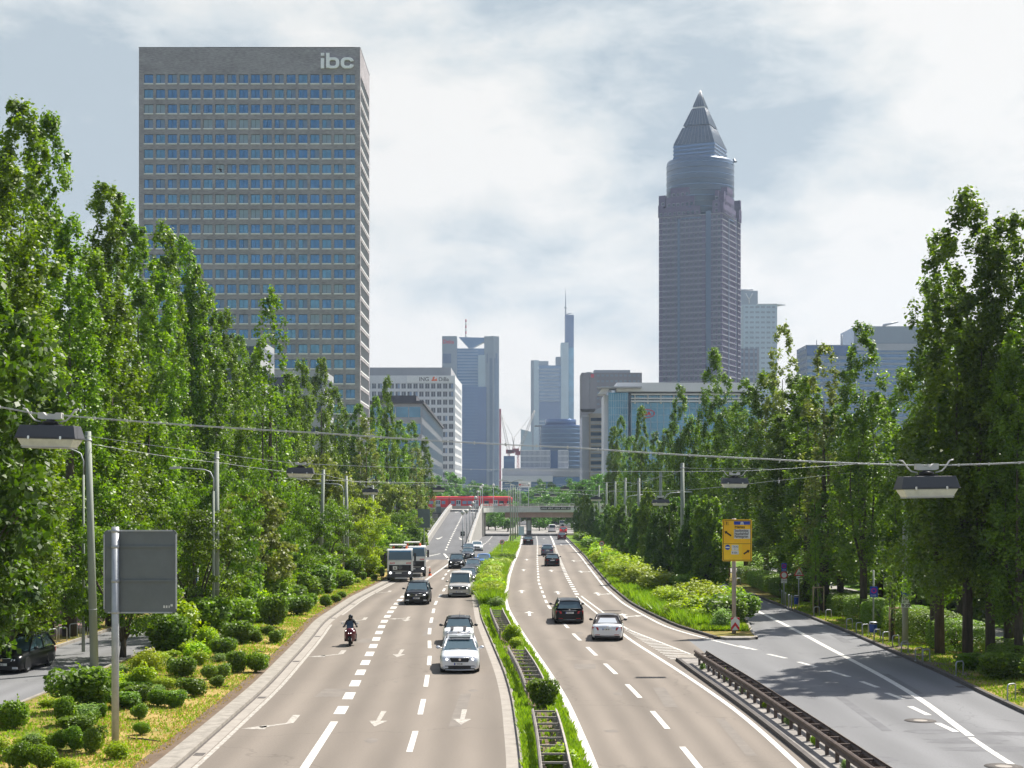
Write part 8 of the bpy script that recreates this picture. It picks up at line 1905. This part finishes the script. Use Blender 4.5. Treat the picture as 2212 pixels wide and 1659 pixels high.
for (yy, wd, zb, zt) in ((-.95, .12, .66, .80), (-.88, .23, .58, .92), (-.74, .30, .48, 1.0), (-.5, .31, .26, .99), (-.28, .30, .20, .88), (-.15, .27, .19, .55), (.1, .25, .2, .5)):
    half = [(0, zb), (wd*.6, zb+.02), (wd, zb+(zt-zb)*.3), (wd*.95, zb+(zt-zb)*.7), (wd*.55, zt), (0, zt+.02)]
    secs.append([(p[0], yy, p[1]) for p in half]+[(-p[0], yy, p[1]) for p in half[::-1][1:]])
loft(m, secs); m.build('fairing', 'p_dark_red', sc)
m = MB(); secs = []
for (yy, wd, zb, zt) in ((.05, .2, .25, .72), (.25, .24, .3, .80), (.6, .22, .5, .84), (.95, .14, .62, .80), (1.05, .08, .68, .76)):
    half = [(0, zb), (wd, zb+.05), (wd, zt-.06), (wd*.7, zt), (0, zt+.01)]
    secs.append([(p[0], yy, p[1]) for p in half]+[(-p[0], yy, p[1]) for p in half[::-1][1:]])
loft(m, secs); m.build('seat', 'black', sc)
m = MB(); m.add([(-.17, -.80, .97), (.17, -.80, .97), (.19, -.66, 1.2), (.13, -.58, 1.36), (-.13, -.58, 1.36), (-.19, -.66, 1.2)], [(0, 1, 2, 3, 4, 5)]); m.build('windscreen', 'pane_dark', sc)
for sx_ in (-1, 1):
    m = MB(); q = [(sx_*.045, -.965, .70), (sx_*.12, -.93, .70), (sx_*.235, -.86, .84), (sx_*.21, -.86, .88), (sx_*.08, -.94, .80)]
    if sx_ < 0: q = q[::-1]
    m.add(q+[(p[0], p[1]+.06, p[2]) for p in q], [(0, 1, 2, 3, 4)]+[(k, 5+k, 5+(k+1) % 5, (k+1) % 5) for k in range(5)]); m.build('headlight', 'lit', sc)
    m = MB(); m.tube([(sx_*.1, -.62, 1.02), (sx_*.3, -.5, 1.04), (sx_*.40, -.46, 1.03)], .017, 6); m.build('handlebar', 'black', sc)
    m = MB(); m.tube([(sx_*.3, -.52, 1.04), (sx_*.38, -.56, 1.2)], .01, 5); m.sphere((sx_*.42, -.57, 1.22), .07, 8, 0, (1, .4, .6)); m.build('mirror', 'chrome', sc)
    m = MB(); m.tube([(sx_*.075, -.72, .29), (sx_*.075, -.60, .62)], .025, 6); m.build('fork', 'chrome', sc)
m = MB(); m.add([(-.09, -.99, .5), (.09, -.99, .5), (.1, -.7, .62), (-.1, -.7, .62), (-.09, -1.0, .47), (.09, -1.0, .47), (.1, -.7, .59), (-.1, -.7, .59)], [(0, 1, 2, 3), (4, 7, 6, 5), (0, 4, 5, 1), (1, 5, 6, 2), (3, 2, 6, 7), (0, 3, 7, 4)]); m.build('mudguard', 'black', sc)
m = MB(); m.box(-.32, -.35, .24, .32, .12, .30); m.build('footboard', 'black', sc)
def skin_body(name, pts, edges, radii, mat, parent, root_i=0, loc=(0, 0, 0), rz=0, sub=1):
    me = bpy.data.meshes.new(name); me.from_pydata(pts, edges, []); o = bpy.data.objects.new(name, me); COL.objects.link(o)
    if parent: o.parent = parent
    me.materials.append(M[mat]); sk = o.modifiers.new('skin', 'SKIN'); sk.use_smooth_shade = True
    if not me.skin_vertices:
        # make the skin layer without operators
        pass
    try:
        lay = me.skin_vertices[0].data
    except Exception:
        return o
    for i, r in enumerate(radii): lay[i].radius = (r, r) if not isinstance(r, tuple) else r
    lay[root_i].use_root = True
    s = o.modifiers.new('sub', 'SUBSURF'); s.levels = sub; s.render_levels = sub; return o
def chain_body(name, chains, mat, parent):
    """one continuous surface: tapered chains merged by a voxel remesh"""
    m = MB()
    for pts, rs in chains:
        m.tube(pts, rs, 10)
        for p, r in zip(pts, rs): m.sphere(p, r*(1.0), 8)
    o = m.build(name, mat, parent); rm = o.modifiers.new('merge', 'REMESH'); rm.mode = 'VOXEL'; rm.voxel_size = .012; rm.use_smooth_shade = True
    sm = o.modifiers.new('smooth', 'SMOOTH'); sm.factor = .5; sm.iterations = 3
    return o
pr = empty('person', (X, Y, 0), R(3), 'person in black jacket and helmet riding the motor scooter with both hands on the bars', 'person')
body = []
body.append(([(0, .22, .84), (0, .17, 1.0), (0, .1, 1.14), (0, .06, 1.27), (0, .03, 1.38), (0, .0, 1.46)], [.155, .145, .165, .15, .07, .065]))
for sx_ in (-1, 1):
    body.append(([(0, .07, 1.29), (sx_*.12, .06, 1.31), (sx_*.2, .04, 1.27)], [.12, .10, .075]))
    body.append(([(sx_*.2, .04, 1.27), (sx_*.29, -.06, 1.12), (sx_*.35, -.17, 1.02), (sx_*.365, -.31, 1.04), (sx_*.355, -.42, 1.06)], [.075, .062, .052, .043, .032]))
    body.append(([(sx_*.07, .2, .84), (sx_*.13, -.02, .86), (sx_*.22, -.22, .82)], [.12, .10, .075]))
    body.append(([(sx_*.22, -.22, .82), (sx_*.28, -.16, .58), (sx_*.29, -.12, .36)], [.075, .06, .045]))
    body.append(([(sx_*.29, -.08, .34), (sx_*.29, -.2, .335), (sx_*.29, -.29, .33)], [.05, .045, .035]))
    # hand: palm and five fingers of unequal length closed round the grip
    body.append(([(sx_*.355, -.42, 1.06), (sx_*.355, -.46, 1.065)], [.034, .036]))
    for k, ln in enumerate((.9, 1.0, .95, .8)):
        fx = sx_*(.325+.021*k); body.append(([(fx, -.465, 1.07), (fx, -.465-.045*ln, 1.055), (fx, -.465-.045*ln, 1.015), (fx, -.47-.01, .995)], [.0115, .011, .010, .009]))
    body.append(([(sx_*.325, -.44, 1.05), (sx_*.31, -.455, 1.02), (sx_*.315, -.48, 1.0)], [.014, .012, .010]))
body.append(([(0, -.005, 1.5), (0, -.03, 1.52)], [.095, .09]))
chain_body('body', body, 'jacket', pr)
m = MB(); m.sphere((0, -.02, 1.53), .128, 16, 0, (.95, 1.08, 1.05)); m.tube([(-.11, -.03, 1.44), (-.08, -.13, 1.42), (0, -.15, 1.41), (.08, -.13, 1.42), (.11, -.03, 1.44)], .03, 8); hl = m.build('helmet', 'p_black', pr)
m = MB(); m.sphere((0, -.045, 1.535), .118, 14, 0, (.82, 1.02, .5)); m.build('visor', 'carglass', hl)
m = MB(); m.sphere((0, -.085, 1.475), .07, 12, 0, (.9, .8, .8)); m.sphere((0, -.145, 1.485), .014, 6); m.tube([(-.022, -.137, 1.452), (0, -.142, 1.45), (.022, -.137, 1.452)], .006, 5); m.build('face', 'skin', pr)
# near pavement details: bird in front of the brick tower
bY = 200; bx, bz = PX(475.5, bY), PZ(365.5, bY)
o = empty('bird', (bx, bY, bz), 0, 'small dark bird flying in front of the brick tower windows', 'bird')
m = MB(); m.sphere((0, 0, 0), .14, 10, 0, (1.9, .7, .7)); m.sphere((-.3, 0, .05), .075, 8); m.add([(-.37, 0, .05), (-.45, 0, .03), (-.37, .02, .03)], [(0, 1, 2)]); m.add([(.2, -.03, 0), (.5, -.1, -.04), (.5, .1, -.04), (.2, .03, .02)], [(0, 1, 2, 3)])
m.add([(-.12, 0, .05), (.12, 0, .05), (.30, -.2, -.34), (.16, -.3, -.46), (-.02, -.12, -.2)], [(0, 1, 2, 3, 4)]); m.add([(-.12, 0, .06), (-.2, .2, .30), (-.3, .35, .34), (-.12, .3, .22), (.12, .05, .06)], [(0, 1, 2, 3, 4)]); m.build('body', 'black', o)

# ------------------------------------------------------------------ air
mb = MB(); mb.box(-2500, -150, -1.2, 2500, 2700, 345)
hz = mb.build('haze', []) if False else None
if HAZE > 0:
    me = bpy.data.meshes.new('haze'); bb = MB(); bb.box(-2200, -120, -1.2, 2200, 2600, 345); me.from_pydata(bb.v, [], bb.f); hz = bpy.data.objects.new('haze', me); COL.objects.link(hz); hz['kind'] = 'stuff'
    mm_ = bpy.data.materials.new('air'); mm_.use_nodes = True; nt_ = mm_.node_tree; nt_.nodes.clear(); out_ = nt_.nodes.new('ShaderNodeOutputMaterial'); pv = nt_.nodes.new('ShaderNodeVolumePrincipled')
    pv.inputs['Color'].default_value = (.66, .80, 1.0, 1); pv.inputs['Density'].default_value = HAZE; pv.inputs['Anisotropy'].default_value = .35; nt_.links.new(pv.outputs[0], out_.inputs['Volume']); me.materials.append(mm_)
